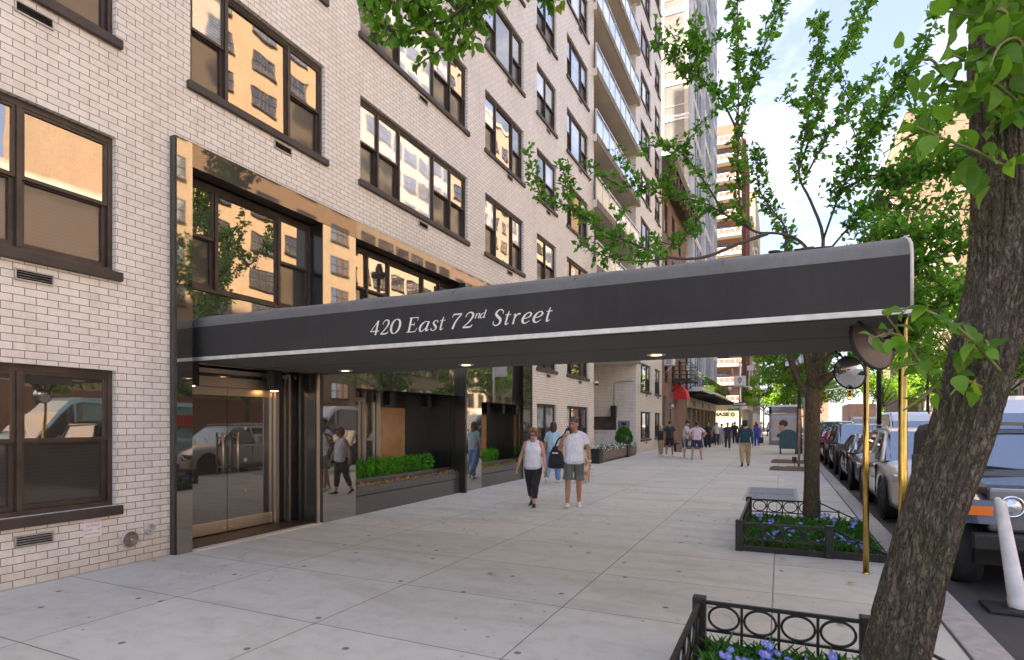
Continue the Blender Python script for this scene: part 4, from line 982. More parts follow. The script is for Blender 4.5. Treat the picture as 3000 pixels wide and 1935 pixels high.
tag(obj('petunias', b, [M['pwhite'], M['bedleaf']], uv=False, fix=False), 'mass of white petunias spilling over the grey wooden planter', 'flowers', kind='stuff')
def topiary(x, y, z, r, h, lab):
    t = thing('clipped_shrub', lab, 'shrub', (x, y, z)); b = MB(); s = MB(); s.tube([(x, y, z), (x, y, z + h)], .025, 6)
    for i in range(1700):
        u = rv(rr); k = rr.uniform(.75, 1); p = V((x + u.x * r * k * (1 - .25 * u.z), y + u.y * r * k * (1 - .25 * u.z), z + h / 2 + .08 + u.z * h / 2 * k))
        leaf_at(b, p, u + rv(rr) * .7, rv(rr), .07, .5, 0, .1)
    obj('foliage', b, M['boxdark'], t, uv=False, fix=False); obj('stem', s, M['twig'], t)
M['boxdark'] = leafmat('clipped_shrub_leaf', (0.02, 0.10, 0.008), (0.05, 0.2, 0.02), 0.3)
topiary(-6.75, 27.05, .52, .36, .84, 'left one of two rounded dark green clipped shrubs in the planter, nearer the street')
topiary(-7.0, 28.4, .45, .36, .82, 'right one of two rounded dark green clipped shrubs in the planter, partly behind the other')
b = MB(); b.box(-7.85, -7.23, YF0 - .035, YF0 - .003, 1.02, 1.72, 0, .005); t = thing('wall_plaque', 'grey square plaque with a dark tree emblem on the recess wall', 'plaque', (-7.5, YF0, 1.0)); obj('plate', b, M['hatch'], t)
b = MB(); b.ico((-7.54, YF0 - .037, 1.56), .13, 2, sc=(1, .03, .6), jit=.4); b.box(-7.56, -7.52, YF0 - .04, YF0 - .036, 1.42, 1.5); obj('emblem', b, M['black'], t)
t = thing('wall_speaker', 'black box fixed high on the recess wall with a conduit pipe', 'speaker', (-8.0, YF0, 2))
b = MB(); b.box(-8.2, -7.92, YF0 - .25, YF0 - .02, 1.90, 2.53, 0, .012); obj('case', b, M['black'], t)
b = MB(); b.tube(smooth_pts([(-8.05, YF0 - .03, 2.53), (-8.05, YF0 - .03, 3.5), (-8.04, YF0 - .03, 3.72), (-7.85, YF0 - .03, 3.8), (-7.0, YF0 - .03, 3.82)], 5), .025, 6); b.tube([(-8.2, YF0 - .03, 1.95), (-9.5, YF0 - .03, 1.92)], .02, 6); obj('conduit', b, M['vent'], t)
t = thing('slatted_gate', 'white framed low fence panel in front of the recess window', 'fence', (-8.6, YF0 - .6, 0))
b = MB()
for x in (-9.3, -8.75, -8.2, -7.95): b.box(x - .04, x + .04, YF0 - .64, YF0 - .56, 0, 1.2)
for z in (1.16, .98): b.box(-9.3, -7.95, YF0 - .63, YF0 - .57, z, z + .05)
obj('frame', b, M['white'], t); b = MB(); b.box(-9.26, -7.99, YF0 - .61, YF0 - .59, .1, .97); obj('panel', b, M['white'], t)

wn = MB(); wn.box(-9.25, -7.95, YF0 - .05, YF0 - .002, 1.25, 1.95); obj('recess_window', wn, M['bronze'], bld); wn = MB(); wn.box(-9.12, -8.08, YF0 - .058, YF0 - .051, 1.33, 1.68); obj('pane', wn, M['screen'], bld)
def cam(p, lab, d=1):
    t = thing('security_camera', lab, 'camera', p); x, y, z = p
    b = MB(); b.tube([(x, y, z), (x + .16, y, z + .01)], .02, 6); b.ico((x + .2, y, z - .02), .07, 2); obj('bracket', b, M['white'], t)
    b = MB(); b.tube([(x + .2, y, z - .04), (x + .26, y - .14, z - .1)], .045, 8); b.tube([(x + .12, y, z - .03), (x + .1, y + .16, z - .08)], .045, 8); obj('housing', b, M['black'], t)
cam((X0, YN - .25, 3.25), 'pair of small security cameras on the brick corner before the recess')
cam((X0, YF0 + .7, 3.72), 'single white security camera on the brick beyond the recess')
# ------------------------------------------------------------------ trees
tr_ = random.Random(11)
def sprays(lf, pts, step, rad, n, size, r=tr_, start=0.15, wid=.62, hi=False, tw=None, droop=.25, upbias=.5, rag=.5):
    """clusters of leaves on short spurs along a limb"""
    P = smooth_pts(pts, 6); d = 0; tot = sum((b - a).length for a, b in zip(P, P[1:])); acc = 0; nxt = tot * start
    for a, b in zip(P, P[1:]):
        seg = (b - a).length
        while acc + seg >= nxt:
            p = a.lerp(b, (nxt - acc) / max(seg, 1e-6)); dirn = (b - a).normalized()
            fr = nxt / tot
            side = rv(r); side = (side - dirn * side.dot(dirn)).normalized()
            sp = (side + dirn * .5 + V((0, 0, upbias * .6))).normalized() * rad * r.uniform(.35, 1.25)
            if tw is not None: tw.tube([p, p + sp * .5, p + sp], [.006, .005, .003], 4, caps=False)
            for k in range(max(1, int(n * r.uniform(1 - rag, 1 + rag)))):
                t = r.uniform(.15, 1.1); q = p + sp * t + rv(r) * rad * .32
                dd = (sp.normalized() * .7 + rv(r) + V((0, 0, -droop)))
                leaf_at(lf, q, dd, (V((0, 0, 1)) + rv(r) * .8), size * r.uniform(.6, 1.25), wid, 0, .13, hi)
            nxt += step * r.uniform(.6, 1.4)
        acc += seg

LIMBS = [
[(0.49, 10.55, 2.52), (0.53, 10.5, 3.62), (0.44, 10.4, 4.29), (0.25, 10.3, 4.57), (-0.03, 10.2, 4.68), (-0.38, 10.2, 4.76), (-0.57, 10.1, 5.04), (-0.62, 10.0, 5.7), (-0.61, 9.9, 6.69), (-0.61, 9.9, 7.58), (-0.64, 9.9, 8.83)],
[(-0.62, 10.0, 6.19), (-0.48, 10.2, 6.95), (-0.29, 10.4, 7.72), (-0.1, 10.6, 8.36), (0.03, 10.8, 9.1)],
[(0.53, 10.5, 3.62), (0.64, 10.8, 4.66), (0.46, 10.9, 5.36), (0.28, 11.0, 5.93), (0.43, 11.1, 6.83), (0.55, 11.2, 7.73), (0.62, 11.3, 8.62)],
[(0.28, 11.0, 5.93), (0.58, 11.4, 7.01), (0.9, 11.7, 8.0), (1.26, 12, 8.76), (1.58, 12.2, 9.41)],
[(0.36, 11.0, 5.77), (0.72, 11.1, 6.47), (1.08, 11.2, 7.02), (1.46, 11.3, 7.41)],
[(0.64, 10.8, 4.66), (0.86, 10.5, 5.29), (1.12, 10.2, 5.79), (1.37, 10, 6.22), (1.6, 9.8, 6.62)],
[(0.86, 10.5, 5.29), (1.23, 10.2, 5.38), (1.64, 10, 5.17), (2.0, 9.8, 5.14), (2.29, 9.6, 5.13)],
[(0.63, 10.6, 4.32), (1.15, 11, 5.0), (1.67, 11.3, 5.44), (2.18, 11.5, 6.28), (2.47, 11.8, 6.92)],
[(-0.19, 10.2, 4.7), (-0.62, 9.9, 4.5), (-1.11, 9.6, 4.27), (-1.59, 9.3, 4.25), (-2.09, 9.1, 4.47), (-2.62, 9.0, 4.75), (-3.06, 8.9, 5.16), (-3.23, 8.9, 5.85)],
[(-2.62, 9.0, 4.75), (-3.02, 8.9, 5.09), (-3.56, 8.8, 5.35)],
[(-1.59, 9.3, 4.25), (-1.96, 9.1, 4.18), (-2.48, 9.0, 4.28), (-2.95, 9, 4.55)],
[(-0.38, 10.2, 4.76), (-0.86, 10.4, 5.18), (-1.29, 10.5, 5.5), (-1.82, 10.6, 5.7), (-2.28, 10.6, 5.97), (-2.66, 10.6, 6.01)],
[(-0.86, 10.4, 5.18), (-1.18, 10.2, 5.74), (-1.57, 10.0, 6.24), (-2.03, 9.8, 6.33)],
[(-1.06, 10.4, 5.36), (-1.32, 10.2, 5.04), (-1.57, 10, 4.65), (-1.91, 9.9, 4.74)],
[(-0.62, 10.0, 6.33), (-0.9, 10.1, 7.0), (-1.25, 10.2, 7.5), (-1.58, 10.3, 7.78), (-1.97, 10.4, 8.43)],
[(-1.25, 10.2, 7.5), (-1.29, 10.2, 7.87), (-1.24, 10.2, 8.18)],
[(0.53, 10.5, 3.69), (0.93, 10.0, 4.0), (1.4, 9.5, 4.18), (1.79, 9.2, 4.05), (2.06, 9.0, 4.06)],
[(0.93, 10.0, 4.0), (1.33, 9.7, 3.76), (1.71, 9.3, 3.74), (2.04, 9.0, 3.87)],
[(1.33, 9.7, 3.76), (1.6, 9.5, 3.33), (1.86, 9.3, 3.16), (2.11, 9.2, 3.23)],
[(0.49, 10.55, 2.59), (0.19, 10.5, 3.09), (0.09, 10.4, 3.64), (0.06, 10.5, 4.37), (0.1, 10.7, 4.84), (-0.13, 10.9, 5.31), (-0.34, 11, 5.75), (-0.41, 11.1, 6.48)],
[(0.5, 10.55, 2.38), (0.85, 10.3, 2.48), (1.16, 10.0, 2.7), (1.5, 9.8, 2.85), (1.77, 9.6, 2.86)],
[(0.5, 10.55, 2.38), (0.75, 11, 2.76), (0.93, 11.3, 3.3), (1.21, 11.6, 4.14), (1.49, 11.8, 4.83), (1.84, 12, 5.29)]]

def mid_tree():
    t = thing('street_tree', 'street tree with straight trunk rising from the further railed bed behind the canopy', 'tree', (.46, 10.55, 0))
    tk, tw, lf = MB(), MB(), MB()
    tk.tube(smooth_pts([(.44, 10.55, -.02), (.455, 10.55, .12), (.46, 10.55, .6), (.47, 10.55, 1.3), (.48, 10.55, 1.95), (.49, 10.55, 2.25), (.5, 10.55, 2.6)], 3), [.16, .15, .142, .135, .128, .122, .116, .112, .11, .108, .107, .107, .108, .11, .115, .12, .11, .09, .07], 16)
    for p in ([(.48, 10.55, 2.05), (.30, 10.5, 2.25), (.19, 10.45, 2.55), (.12, 10.4, 2.9), (.09, 10.4, 3.64)], [(.49, 10.55, 2.2), (.60, 10.5, 2.6), (.55, 10.5, 3.1), (.53, 10.5, 3.7)], [(.5, 10.55, 2.15), (.72, 10.4, 2.38), (.95, 10.3, 2.5), (1.16, 10, 2.7)], [(.5, 10.6, 2.2), (.75, 11, 2.76), (.93, 11.3, 3.3)], [(.49, 10.5, 2.2), (.38, 10.3, 2.7), (.3, 10.1, 3.1)]):
        q = smooth_pts(p, 4); n = len(q); tk.tube(q, [lerp(.07, .038, i / n) for i in range(n)], 10)
    for li in LIMBS:
        q = smooth_pts(li, 4); n = len(q); r0 = .034 if len(li) > 6 else .02
        tw.tube(q, [lerp(r0, .007, (i / n) ** .8) for i in range(n)], 7)
    for i, li in enumerate(LIMBS):
        sprays(lf, li, .044 if 8 <= i <= 13 else .04, .15 if 8 <= i <= 13 else .165, 6 if 8 <= i <= 13 else 7, .115, start=.42 if i in (0, 2, 8, 19) else .18, tw=tw if i % 2 else tw, droop=.15)
        end = V(li[-1]); d = (end - V(li[-2])).normalized()
        for k in range(14): leaf_at(lf, end + rv(tr_) * .09, d + rv(tr_), V((0, 0, 1)) + rv(tr_) * .7, tr_.uniform(.07, .13), .6)
    for li in (LIMBS[5], LIMBS[6], LIMBS[7], LIMBS[16], LIMBS[17], LIMBS[18], LIMBS[20], LIMBS[21], LIMBS[6], [(1.5, 9.5, 4.1), (1.7, 10.2, 3.7), (1.95, 10.6, 3.4), (2.3, 11, 3.3)], [(1.3, 9.7, 3.76), (1.5, 10.2, 3.2), (1.75, 10.5, 2.9), (2.05, 10.8, 2.7)], [(1.37, 10, 5.6), (1.75, 9.8, 5.75), (2.1, 9.6, 5.85), (2.4, 9.5, 6.0)], [(1.2, 10.2, 5.1), (1.6, 10, 4.75), (2.0, 9.8, 4.6), (2.35, 9.6, 4.5)], [(1.5, 11.8, 4.83), (1.9, 12.4, 4.6), (2.4, 12.8, 4.3), (2.9, 13, 4.2)]):
        tw.tube(li, .008, 5); sprays(lf, li, .045, .34, 9, .115, start=.2, tw=tw, droop=.2)
    # side shoots that fill the crown
    for k in range(26):
        li = tr_.choice(LIMBS); j = tr_.randrange(max(1, len(li) // 2), len(li)); p = V(li[j]); u = rv(tr_); u.z = abs(u.z) * .8 + .15
        if p.z < 3.2: continue
        q = [p, p + u * .35 + V((0, 0, .05)), p + u * .7 + V((0, 0, .2))]
        tw.tube(q, [.011, .008, .004], 5); sprays(lf, q, .05, .15, 6, .112, start=.1, droop=.15)
    obj('trunk', tk, M['bark2'], t, uv=False); obj('branches', tw, M['twig'], t, uv=False); obj('crown', lf, M['leaf'], t, uv=False, fix=False)
mid_tree()

def near_tree():
    t = thing('leaning_tree', 'big leaning tree with rough furrowed bark in the right foreground', 'tree', (.42, 3.3, 0))
    pts = [(.38, 3.3, -.02), (.41, 3.3, .15), (0.479, 3.3, 0.38), (0.574, 3.3, 0.86), (0.658, 3.3, 1.24), (0.779, 3.3, 1.68), (0.858, 3.3, 2.07), (0.898, 3.3, 2.28), (0.907, 3.3, 2.49), (0.909, 3.3, 2.75), (0.904, 3.3, 3.08), (.90, 3.3, 3.56), (.9, 3.32, 4.2), (.88, 3.4, 5.0)]
    rad = [.19, .155, .138, .130, .126, .126, .128, .124, .116, .112, .112, .112, .105, .09]
    q = smooth_pts(pts, 26); m = len(q); tk = MB(); seg = 220; rings = []
    for i, p in enumerate(q):
        f = i / (m - 1) * (len(rad) - 1); k = min(int(f), len(rad) - 2); r = lerp(rad[k], rad[k + 1], f - k)
        a = q[max(i - 1, 0)]; b = q[min(i + 1, m - 1)]; d = (b - a).normalized(); x = d.cross(V((0, 1, 0))).normalized(); y = d.cross(x)
        ring = []
        for s in range(seg):
            th = 2 * math.pi * s / seg; u = x * math.cos(th) + y * math.sin(th); L0 = p.z
            nz = noise.noise(V((u.x * 1.6, u.y * 1.6, L0 * .7))) * .012 + .007 * noise.noise(V((u.x * 9, u.y * 9, L0 * 1.3))) 
            wz = p.z + .08 * noise.noise(V((u.x * 4, u.y * 4, p.z * 3)))
            f1 = abs(noise.noise(V((u.x * 5.2 + 9, u.y * 5.2, wz * 2.3)))); f2 = abs(noise.noise(V((u.x * 11, u.y * 11 + 4, wz * 5.5))))
            rg = -.013 * (1 - min(1, f1 * 5.5)) - .006 * (1 - min(1, f2 * 5)) + .003 * noise.noise(V((u.x * 30, u.y * 30, p.z * 22)))
            kn = .02 * math.exp(-(((p.z - 2.45) / .08) ** 2 + ((th - 3.3) / .5) ** 2))
            ring.append(p + u * (r + nz + rg + kn))
        rings.append(ring)
    tk.loft(rings, 0, True, True); obj('trunk', tk, M['bark'], t, uv=False)
    tw, lf = MB(), MB()
    lim = [[(1.0, 3.4, 4.3), (.2, 3.7, 4.9), (-.8, 3.8, 5.05), (-1.3, 3.9, 4.98), (-1.85, 3.95, 4.86), (-2.13, 4.0, 4.88), (-2.4, 4.05, 4.80), (-2.68, 4.1, 4.80), (-2.94, 4.1, 4.84), (-3.3, 4.2, 5.1)],
           [(-1.85, 3.95, 4.86), (-2.31, 3.9, 4.90), (-2.71, 3.9, 4.95), (-3.12, 3.9, 5.1)], [(-2.2, 4.02, 4.86), (-2.5, 4.2, 4.72), (-2.8, 4.25, 4.66)], [(-2.0, 4, 4.87), (-2.2, 4.1, 4.72), (-2.42, 4.2, 4.63)], [(-1.5, 3.92, 4.95), (-1.62, 4.2, 5.0), (-1.78, 4.5, 5.02), (-1.9, 4.5, 5.1)], [(-2.6, 4.1, 4.8), (-2.75, 4.0, 4.95), (-2.9, 3.9, 5.15)]]
    for i, li in enumerate(lim):
        li2 = [(x, y, z + .16) for x, y, z in li]; n = len(smooth_pts(li2, 4)); tw.tube(smooth_pts(li2, 4), [lerp(.03 if i == 0 else .011, .004, k / n) for k in range(n)], 7)
        sprays(lf, [(x, y, z + .16) for x, y, z in li], .032, .13, 6, .082, start=.45 if i == 0 else .08, hi=True, tw=tw, wid=.74, droop=.4, upbias=.35)
    obj('branches', tw, M['twig'], t, uv=False); tw = MB()
    near = [[(0.93, 3.2, 2.95), (0.75, 2.9, 2.97), (0.60, 2.75, 2.98), (0.52, 2.65, 3.02), (0.46, 2.6, 3.0)], [(0.92, 3.2, 2.74), (0.74, 2.9, 2.72), (0.66, 2.75, 2.70), (0.56, 2.7, 2.74), (0.47, 2.65, 2.78)],
            [(.95, 3.15, 3.2), (.78, 2.8, 3.22), (.66, 2.7, 3.18), (.55, 2.65, 3.2)], [(.92, 3.12, 2.9), (.9, 2.9, 2.88), (.86, 2.75, 2.82), (.84, 2.7, 2.72)], [(.92, 3.12, 3.05), (.93, 2.85, 3.08), (.92, 2.75, 3.02), (.9, 2.7, 2.9)], [(.95, 3.15, 3.1), (.84, 2.85, 3.12), (.74, 2.7, 3.05), (.68, 2.6, 2.92)], [(.95, 3.15, 3.35), (.86, 2.85, 3.38), (.76, 2.7, 3.32), (.7, 2.6, 3.25)],
            [(0.85, 3.12, 1.87), (0.72, 2.95, 1.98), (0.62, 2.88, 2.06), (0.50, 2.8, 2.11), (0.41, 2.78, 2.10)], [(0.65, 3.15, 1.76), (0.57, 3.0, 1.86), (0.47, 2.9, 2.0), (0.38, 2.8, 2.11)], [(0.57, 3.0, 1.9), (0.47, 2.9, 1.89), (0.41, 2.85, 1.87)], [(0.61, 3.05, 1.81), (0.54, 2.95, 1.75), (0.47, 2.9, 1.7)], [(0.47, 2.9, 2.0), (0.42, 2.85, 2.02), (0.35, 2.8, 2.0)], [(0.75, 3.15, 2.06), (0.72, 3.08, 1.96), (0.71, 3.08, 1.88)], [(.78, 3.1, 1.80), (.69, 2.95, 1.82), (.63, 2.9, 1.76)], [(.80, 3.1, 1.92), (.76, 2.95, 1.98), (.75, 2.88, 1.95)]]
    near += [[(.95, 3.12, y), (.95 - a, 2.8, y + b_), (.95 - a * 1.5, 2.68, y + c)] for y, a, b_, c in ((3.0, .2, .05, .0), (3.3, .22, .0, -.06), (3.25, .27, .06, .05), (2.95, .24, .06, .09), (3.42, .27, -.03, -.1))]
    for i, li in enumerate(near):
        q = smooth_pts(li, 5); n = len(q); tw.tube(q, [lerp(.009, .003, k / n) for k in range(n)], 6, m=1)
        low = 7 <= i < 15
        sprays(lf, li, .030 if not low else .04, .085 if not low else .05, 1.9 if not low else 1.5, .088 if not low else .078, start=.15, hi=True, wid=.68, droop=.5, upbias=0, rag=.3)
    obj('twigs', tw, [M['twig'], M['stem']], t, uv=False); obj('crown', lf, M['leafnear'], t, uv=False, fix=False)
near_tree()

def blob_tree(name, label, x, y, h, r, mat, nl, ls, trunk_r=.14, z0=None, lean=(0, 0), seed=1, group=None, clumps=26, tm='bark2'):
    t = thing(name, label, 'tree', (x, y, 0), group); q = random.Random(seed); tk, lf = MB(), MB()
    zb = z0 if z0 else h * .38
    tk.tube(smooth_pts([(x, y, -.15), (x + lean[0] * .3, y, zb * .5), (x + lean[0], y + lean[1], zb), (x + lean[0] * 1.3, y + lean[1], h * .7)], 4), [lerp(trunk_r * 1.25, trunk_r * .3, i / 12) for i in range(13)], 9)
    cl = []
    for k in range(clumps):
        u = rv(q); rr_ = q.uniform(.45, 1.0); c = V((x + lean[0] + u.x * r * rr_, y + lean[1] + u.y * r * rr_, zb + (h - zb) * .5 + u.z * (h - zb) * .47 * rr_)); cl.append((c, r * q.uniform(.2, .42)))
        b0 = V((x + lean[0], y + lean[1], zb + (c.z - zb) * .35)); tk.tube([b0, b0.lerp(c, .55) + V((0, 0, .1 * r * .3)), c], [trunk_r * .32, trunk_r * .2, .015], 5, caps=False)
    for k in range(nl):
        c, cr = q.choice(cl); u = rv(q); p = c + V((u.x, u.y, u.z * .55)) * cr * q.uniform(.5, 1.05)
        leaf_at(lf, p, rv(q) + u * .6 + V((0, 0, -.2)), V((0, 0, 1)) + rv(q) * .7, ls * q.uniform(.6, 1.3), .55, 0, .12)
    obj('trunk', tk, M[tm], t, uv=False); obj('crown', lf, M[mat], t, uv=False, fix=False); return t
def staked():
    t = blob_tree('young_tree', 'slim young street tree tied between wooden stakes in the mulched pit', .85, 24.1, 5.4, .85, 'leaf', 2600, .13, .045, 2.3, seed=3)
    for i, (x, y) in enumerate(((.62, 24.0), (1.05, 24.3))):
        b = MB(); b.tube([(x, y, 0), (x + .02, y, 2.15)], .045, 8); b.box(x - .03, .86, y - .02, y + .02, 1.85, 1.9) if i == 0 else b.box(.86, x, y - .02, y + .02, 1.75, 1.8); obj('stake', b, M['stakewood'], t)
staked()
b = MB(); t = thing('ground_spotlight', 'small black spotlight on a spike in the mulch beside the staked tree', 'light', (.45, 23.2, 0)); b.tube([(.45, 23.2, .03), (.45, 23.2, .2)], .012, 6); b.box(.38, .53, 23.1, 23.3, .2, .4, 0, .02); obj('lamp_head', b, M['black'], t)
SG = 'street trees further along the block'
blob_tree('street_tree.001', 'green street tree spreading over the bus shelter and parked cars', .9, 34, 8.5, 2.7, 'leaf', 5200, .2, .13, 3.0, seed=4)
blob_tree('street_tree.002', 'green street tree by the far street corner', .6, 55, 10.5, 3.3, 'leafsun', 4200, .3, .16, 3.2, seed=5)
blob_tree('street_tree.003', 'tall sunlit yellow green tree beside the far corner tower', -1.5, 112, 15, 4.2, 'leafsun', 4200, .45, .2, 3.5, seed=6)
blob_tree('street_tree.004', 'sunlit yellow green tree beyond the avenue over the traffic', 6, 122, 14, 6, 'leafsun', 5200, .5, .25, 2.8, seed=7)
blob_tree('street_tree.005', 'broad sunlit tree beyond the avenue behind the brass poles', 15, 110, 15, 6.5, 'leafsun', 5600, .5, .25, 2.5, seed=8)
blob_tree('street_tree.006', 'large sunlit tree beyond the avenue, right of the broad one', 26, 116, 17, 7, 'leafsun', 5200, .55, .25, 2.6, seed=9)
blob_tree('street_tree.007', 'leafy tree on the opposite kerb seen between canopy end and leaning trunk', 16.9, 60, 13, 4.4, 'leaf', 5000, .32, .2, 3.2, seed=10)
blob_tree('street_tree.008', 'leafy tree on the opposite kerb, nearer, behind the big leaning trunk', 17.0, 40, 12, 4.0, 'leaf', 5000, .28, .2, 3.2, seed=12)
blob_tree('street_tree.009', 'leafy tree on the opposite kerb mirrored in the entrance glass', 17.0, 27, 9.5, 3.4, 'leafsun', 5200, .3, .18, 2.6, seed=13)
blob_tree('street_tree.010', 'leafy tree on the opposite kerb mirrored in the black granite', 17.0, 15, 8, 3.0, 'leafsun', 5200, .3, .18, 2.4, seed=14)
blob_tree('street_tree.012', 'tall sunlit tree on the opposite kerb filling the gap right of the canopy end', 16.9, 74, 21, 6.0, 'leafsun', 6500, .42, .25, 4.5, seed=21)
blob_tree('street_tree.013', 'tall green tree on the opposite kerb near the avenue', 17.2, 90, 22, 6.5, 'leaf', 5500, .45, .25, 5, seed=22)
blob_tree('street_tree.014', 'leafy tree at the far corner between the brick tower and the bus shelter', -2.6, 107, 11, 3.2, 'leafsun', 2600, .4, .15, 2.6, seed=23)
blob_tree('street_tree.011', 'far dark green tree closing the view down the street', 4, 165, 15, 6, 'leafsun', 2600, .8, .3, 4, seed=15)
# ------------------------------------------------------------------ people
def remesh(mb, name, mat_, parent, vox, smooth=1, label=None):
    me = mb.mesh(name, mat_, uv=False, fix=True); o = bpy.data.objects.new(name, me); COL.objects.link(o)
    md = o.modifiers.new('r', 'REMESH'); md.mode = 'VOXEL'; md.voxel_size = vox; md.use_smooth_shade = True
    if smooth: sm = o.modifiers.new('s', 'SMOOTH'); sm.factor = .5; sm.iterations = smooth
    dg = bpy.context.evaluated_depsgraph_get(); dg.update()
    m2 = bpy.data.meshes.new_from_object(o.evaluated_get(dg)); m2.name = name
    bpy.data.objects.remove(o); bpy.data.meshes.remove(me)
    m2.materials.clear(); m2.materials.append(mat_)
    for p in m2.polygons: p.material_index = 0; p.use_smooth = True
    r = bpy.data.objects.new(name, m2); COL.objects.link(r); r.parent = parent
    if label: r['label'] = label
    return r

def capsule(mb, pts, rad, seg=12):
    """swept limb with rounded ends"""
    pts = [V(p) for p in pts]
    mb.tube(pts, rad, seg)
    for p, r in ((pts[0], rad[0]), (pts[-1], rad[-1])): mb.ico(p, r * .985, 2)
    for p, r in zip(pts[1:-1], rad[1:-1]): mb.ico(p, r * .98, 2)

def ellring(c, x, y, a, b, n=20, e=2.3):
    o = []
    for i in range(n):
        t = 2 * math.pi * i / n; ct, st = math.cos(t), math.sin(t)
        o.append(c + x * a * math.copysign(abs(ct) ** (2 / e), ct) + y * b * math.copysign(abs(st) ** (2 / e), st))
    return o

def person(label, loc, face, h, pose, look, group=None, det=0, cat='person'):
    """face: heading in degrees (0 = towards the camera side, -y). Local frame: forward -y, right hand at -x."""
    t = thing('person', label, cat, loc, group, local=True, rz=R(face))
    k = h / 1.75; vox = (.0075 if det == 2 else .011 if det == 1 else .016)
    hipz = .91 * k; lean = pose.get('lean', 0) * k; tw = pose.get('twist', 0)
    bw = look.get('bw', 1.0); fat = look.get('fat', 1.0); fem = look.get('fem', False)
    J = {}
    for s, n in ((-1, 'r'), (1, 'l')):
        th, kn, out = pose.get('leg_' + n, (0, 0, 0)); hip = V((s * .092 * k * bw, 0, hipz))
        d1 = V((math.sin(R(out)) * s, -math.sin(R(th)), -math.cos(R(th)) * math.cos(R(out)))).normalized()
        knee = hip + d1 * .425 * k; a2 = th - kn
        d2 = V((math.sin(R(out)) * s * .6, -math.sin(R(a2)), -math.cos(R(a2)))).normalized()
        ank = knee + d2 * .40 * k; J[n] = (hip, knee, ank, pose.get('foot_' + n, 0), a2)
    low = min(J[n][2].z - (.07 + (.05 if J[n][3] > 25 else 0)) * k for n in 'rl'); dz = -low
    Z = V((0, 0, dz))
    for n in 'rl': J[n] = (J[n][0] + Z, J[n][1] + Z, J[n][2] + Z, J[n][3], J[n][4])
    pel = V((0, 0, hipz)) + Z; up = V((0, -lean, 1)).normalized()
    ch = pel + up * .40 * k; nk = pel + up * .555 * k; hd = pel + up * .69 * k + V((0, -.035 * k, -.0 * k))
    ta = R(tw); sx = V((math.cos(ta), math.sin(ta), 0)); sy = up.cross(sx).normalized()      # chest right axis, and its back/front axis
    SHW = look.get('shw', .15 if fem else .168) * k * bw
    sh = {s: pel + up * .485 * k + sx * s * SHW for s in (-1, 1)}
    ht = R(pose.get('head_turn', 0)); hn = R(pose.get('head_nod', 0))
    HM = Matrix.Translation(hd) @ Matrix.Rotation(ht, 4, 'Z') @ Matrix.Rotation(hn, 4, 'X')
    body = MB()
    # head: skull, jaw, nose, brow, ears, neck
    hk = k * .98
    def hp(x, y, z): return HM @ V((x * hk, y * hk, z * hk))
    def hico(c, r, sc, sub=3):
        b = bmesh.new(); bmesh.ops.create_icosphere(b, subdivisions=sub, radius=1)
        for q in b.verts: q.co = HM @ V(((c[0] + q.co.x * r * sc[0]) * hk, (c[1] + q.co.y * r * sc[1]) * hk, (c[2] + q.co.z * r * sc[2]) * hk))
        body.bm(b)
    hico((0, .01, .045), .098, (.79, 1.0, 1.0)); hico((0, -.02, -.03), .078, (.82, .95, .95)); hico((0, -.052, -.072), .044, (.95, .8, .75))
    hico((0, -.101, -.012), .017, (.8, 1.0, .9), 2); hico((0, -.094, .012), .012, (.7, .8, 2.0), 2); hico((0, -.082, .04), .03, (1.7, .5, .4), 2)
    hico((0, -.094, -.05), .018, (1.25, .5, .45), 2)
    for s in (-1, 1): hico((s * .08, .012, .0), .026, (.35, .75, 1.2), 2); hico((s * .04, -.07, -.02), .027, (.9, .6, .8), 2)
    capsule(body, [nk - up * .05 * k, hd + V((0, .015 * k, -.06 * k))], [.062 * k * bw ** .5, .052 * k])
    for s in (-1, 1): capsule(body, [nk + up * .012 * k, nk.lerp(sh[s], .5) + up * .012 * k, sh[s]], [.05 * k, .042 * k, .045 * k])
    # trunk
    W = look.get('waist', .15) * k * bw; D = .105 * k * fat
    rings = [(-.06, .14 * bw, .105 * fat), (0.0, .168 * bw, .118 * fat), (.1, W / k, D / k), (.22, .155 * bw, .112 * fat), (.36, .170 * bw, .116), (.44, .158 * bw, .10), (.49, .128 * bw, .082), (.525, .088 * bw, .066), (.56, .056, .054)]
    def trunk(mb, grow, z0=-.06, z1=.56, flare=0.0):
        R_ = []
        for i, (z, a, b_) in enumerate(rings):
            if z < z0 - .001 or z > z1 + .001: continue
            f = min(1, max(0, z / .4)); x = V((1, 0, 0)).lerp(sx, f).normalized(); y = up.cross(x).normalized()
            c = pel + up * z * k; bust = .03 * k if fem and .3 < z < .4 else 0; belly = look.get('belly', 0) * k if .0 <= z < .3 else 0
            R_.append(ellring(c - y * (bust + belly) * .5, x, y, a * k + grow + (flare if z < .15 else 0), b_ * k + grow + (bust + belly) * .5 + flare * (z < .15)))
        mb.loft(R_)
    trunk(body, 0)
    # legs and feet
    fats = look.get('leg', 1.0)
    for s, n in ((-1, 'r'), (1, 'l')):
        hip, kn, an, ft, a2 = J[n]
        capsule(body, [hip, hip.lerp(kn, .5), kn, kn.lerp(an, .3) + V((0, .012 * k, 0)), kn.lerp(an, .65), an], [.092 * k * fats, .078 * k * fats, .056 * k * fats, .059 * k * fats, .045 * k, .037 * k])
    # arms and hands
    HN = {}
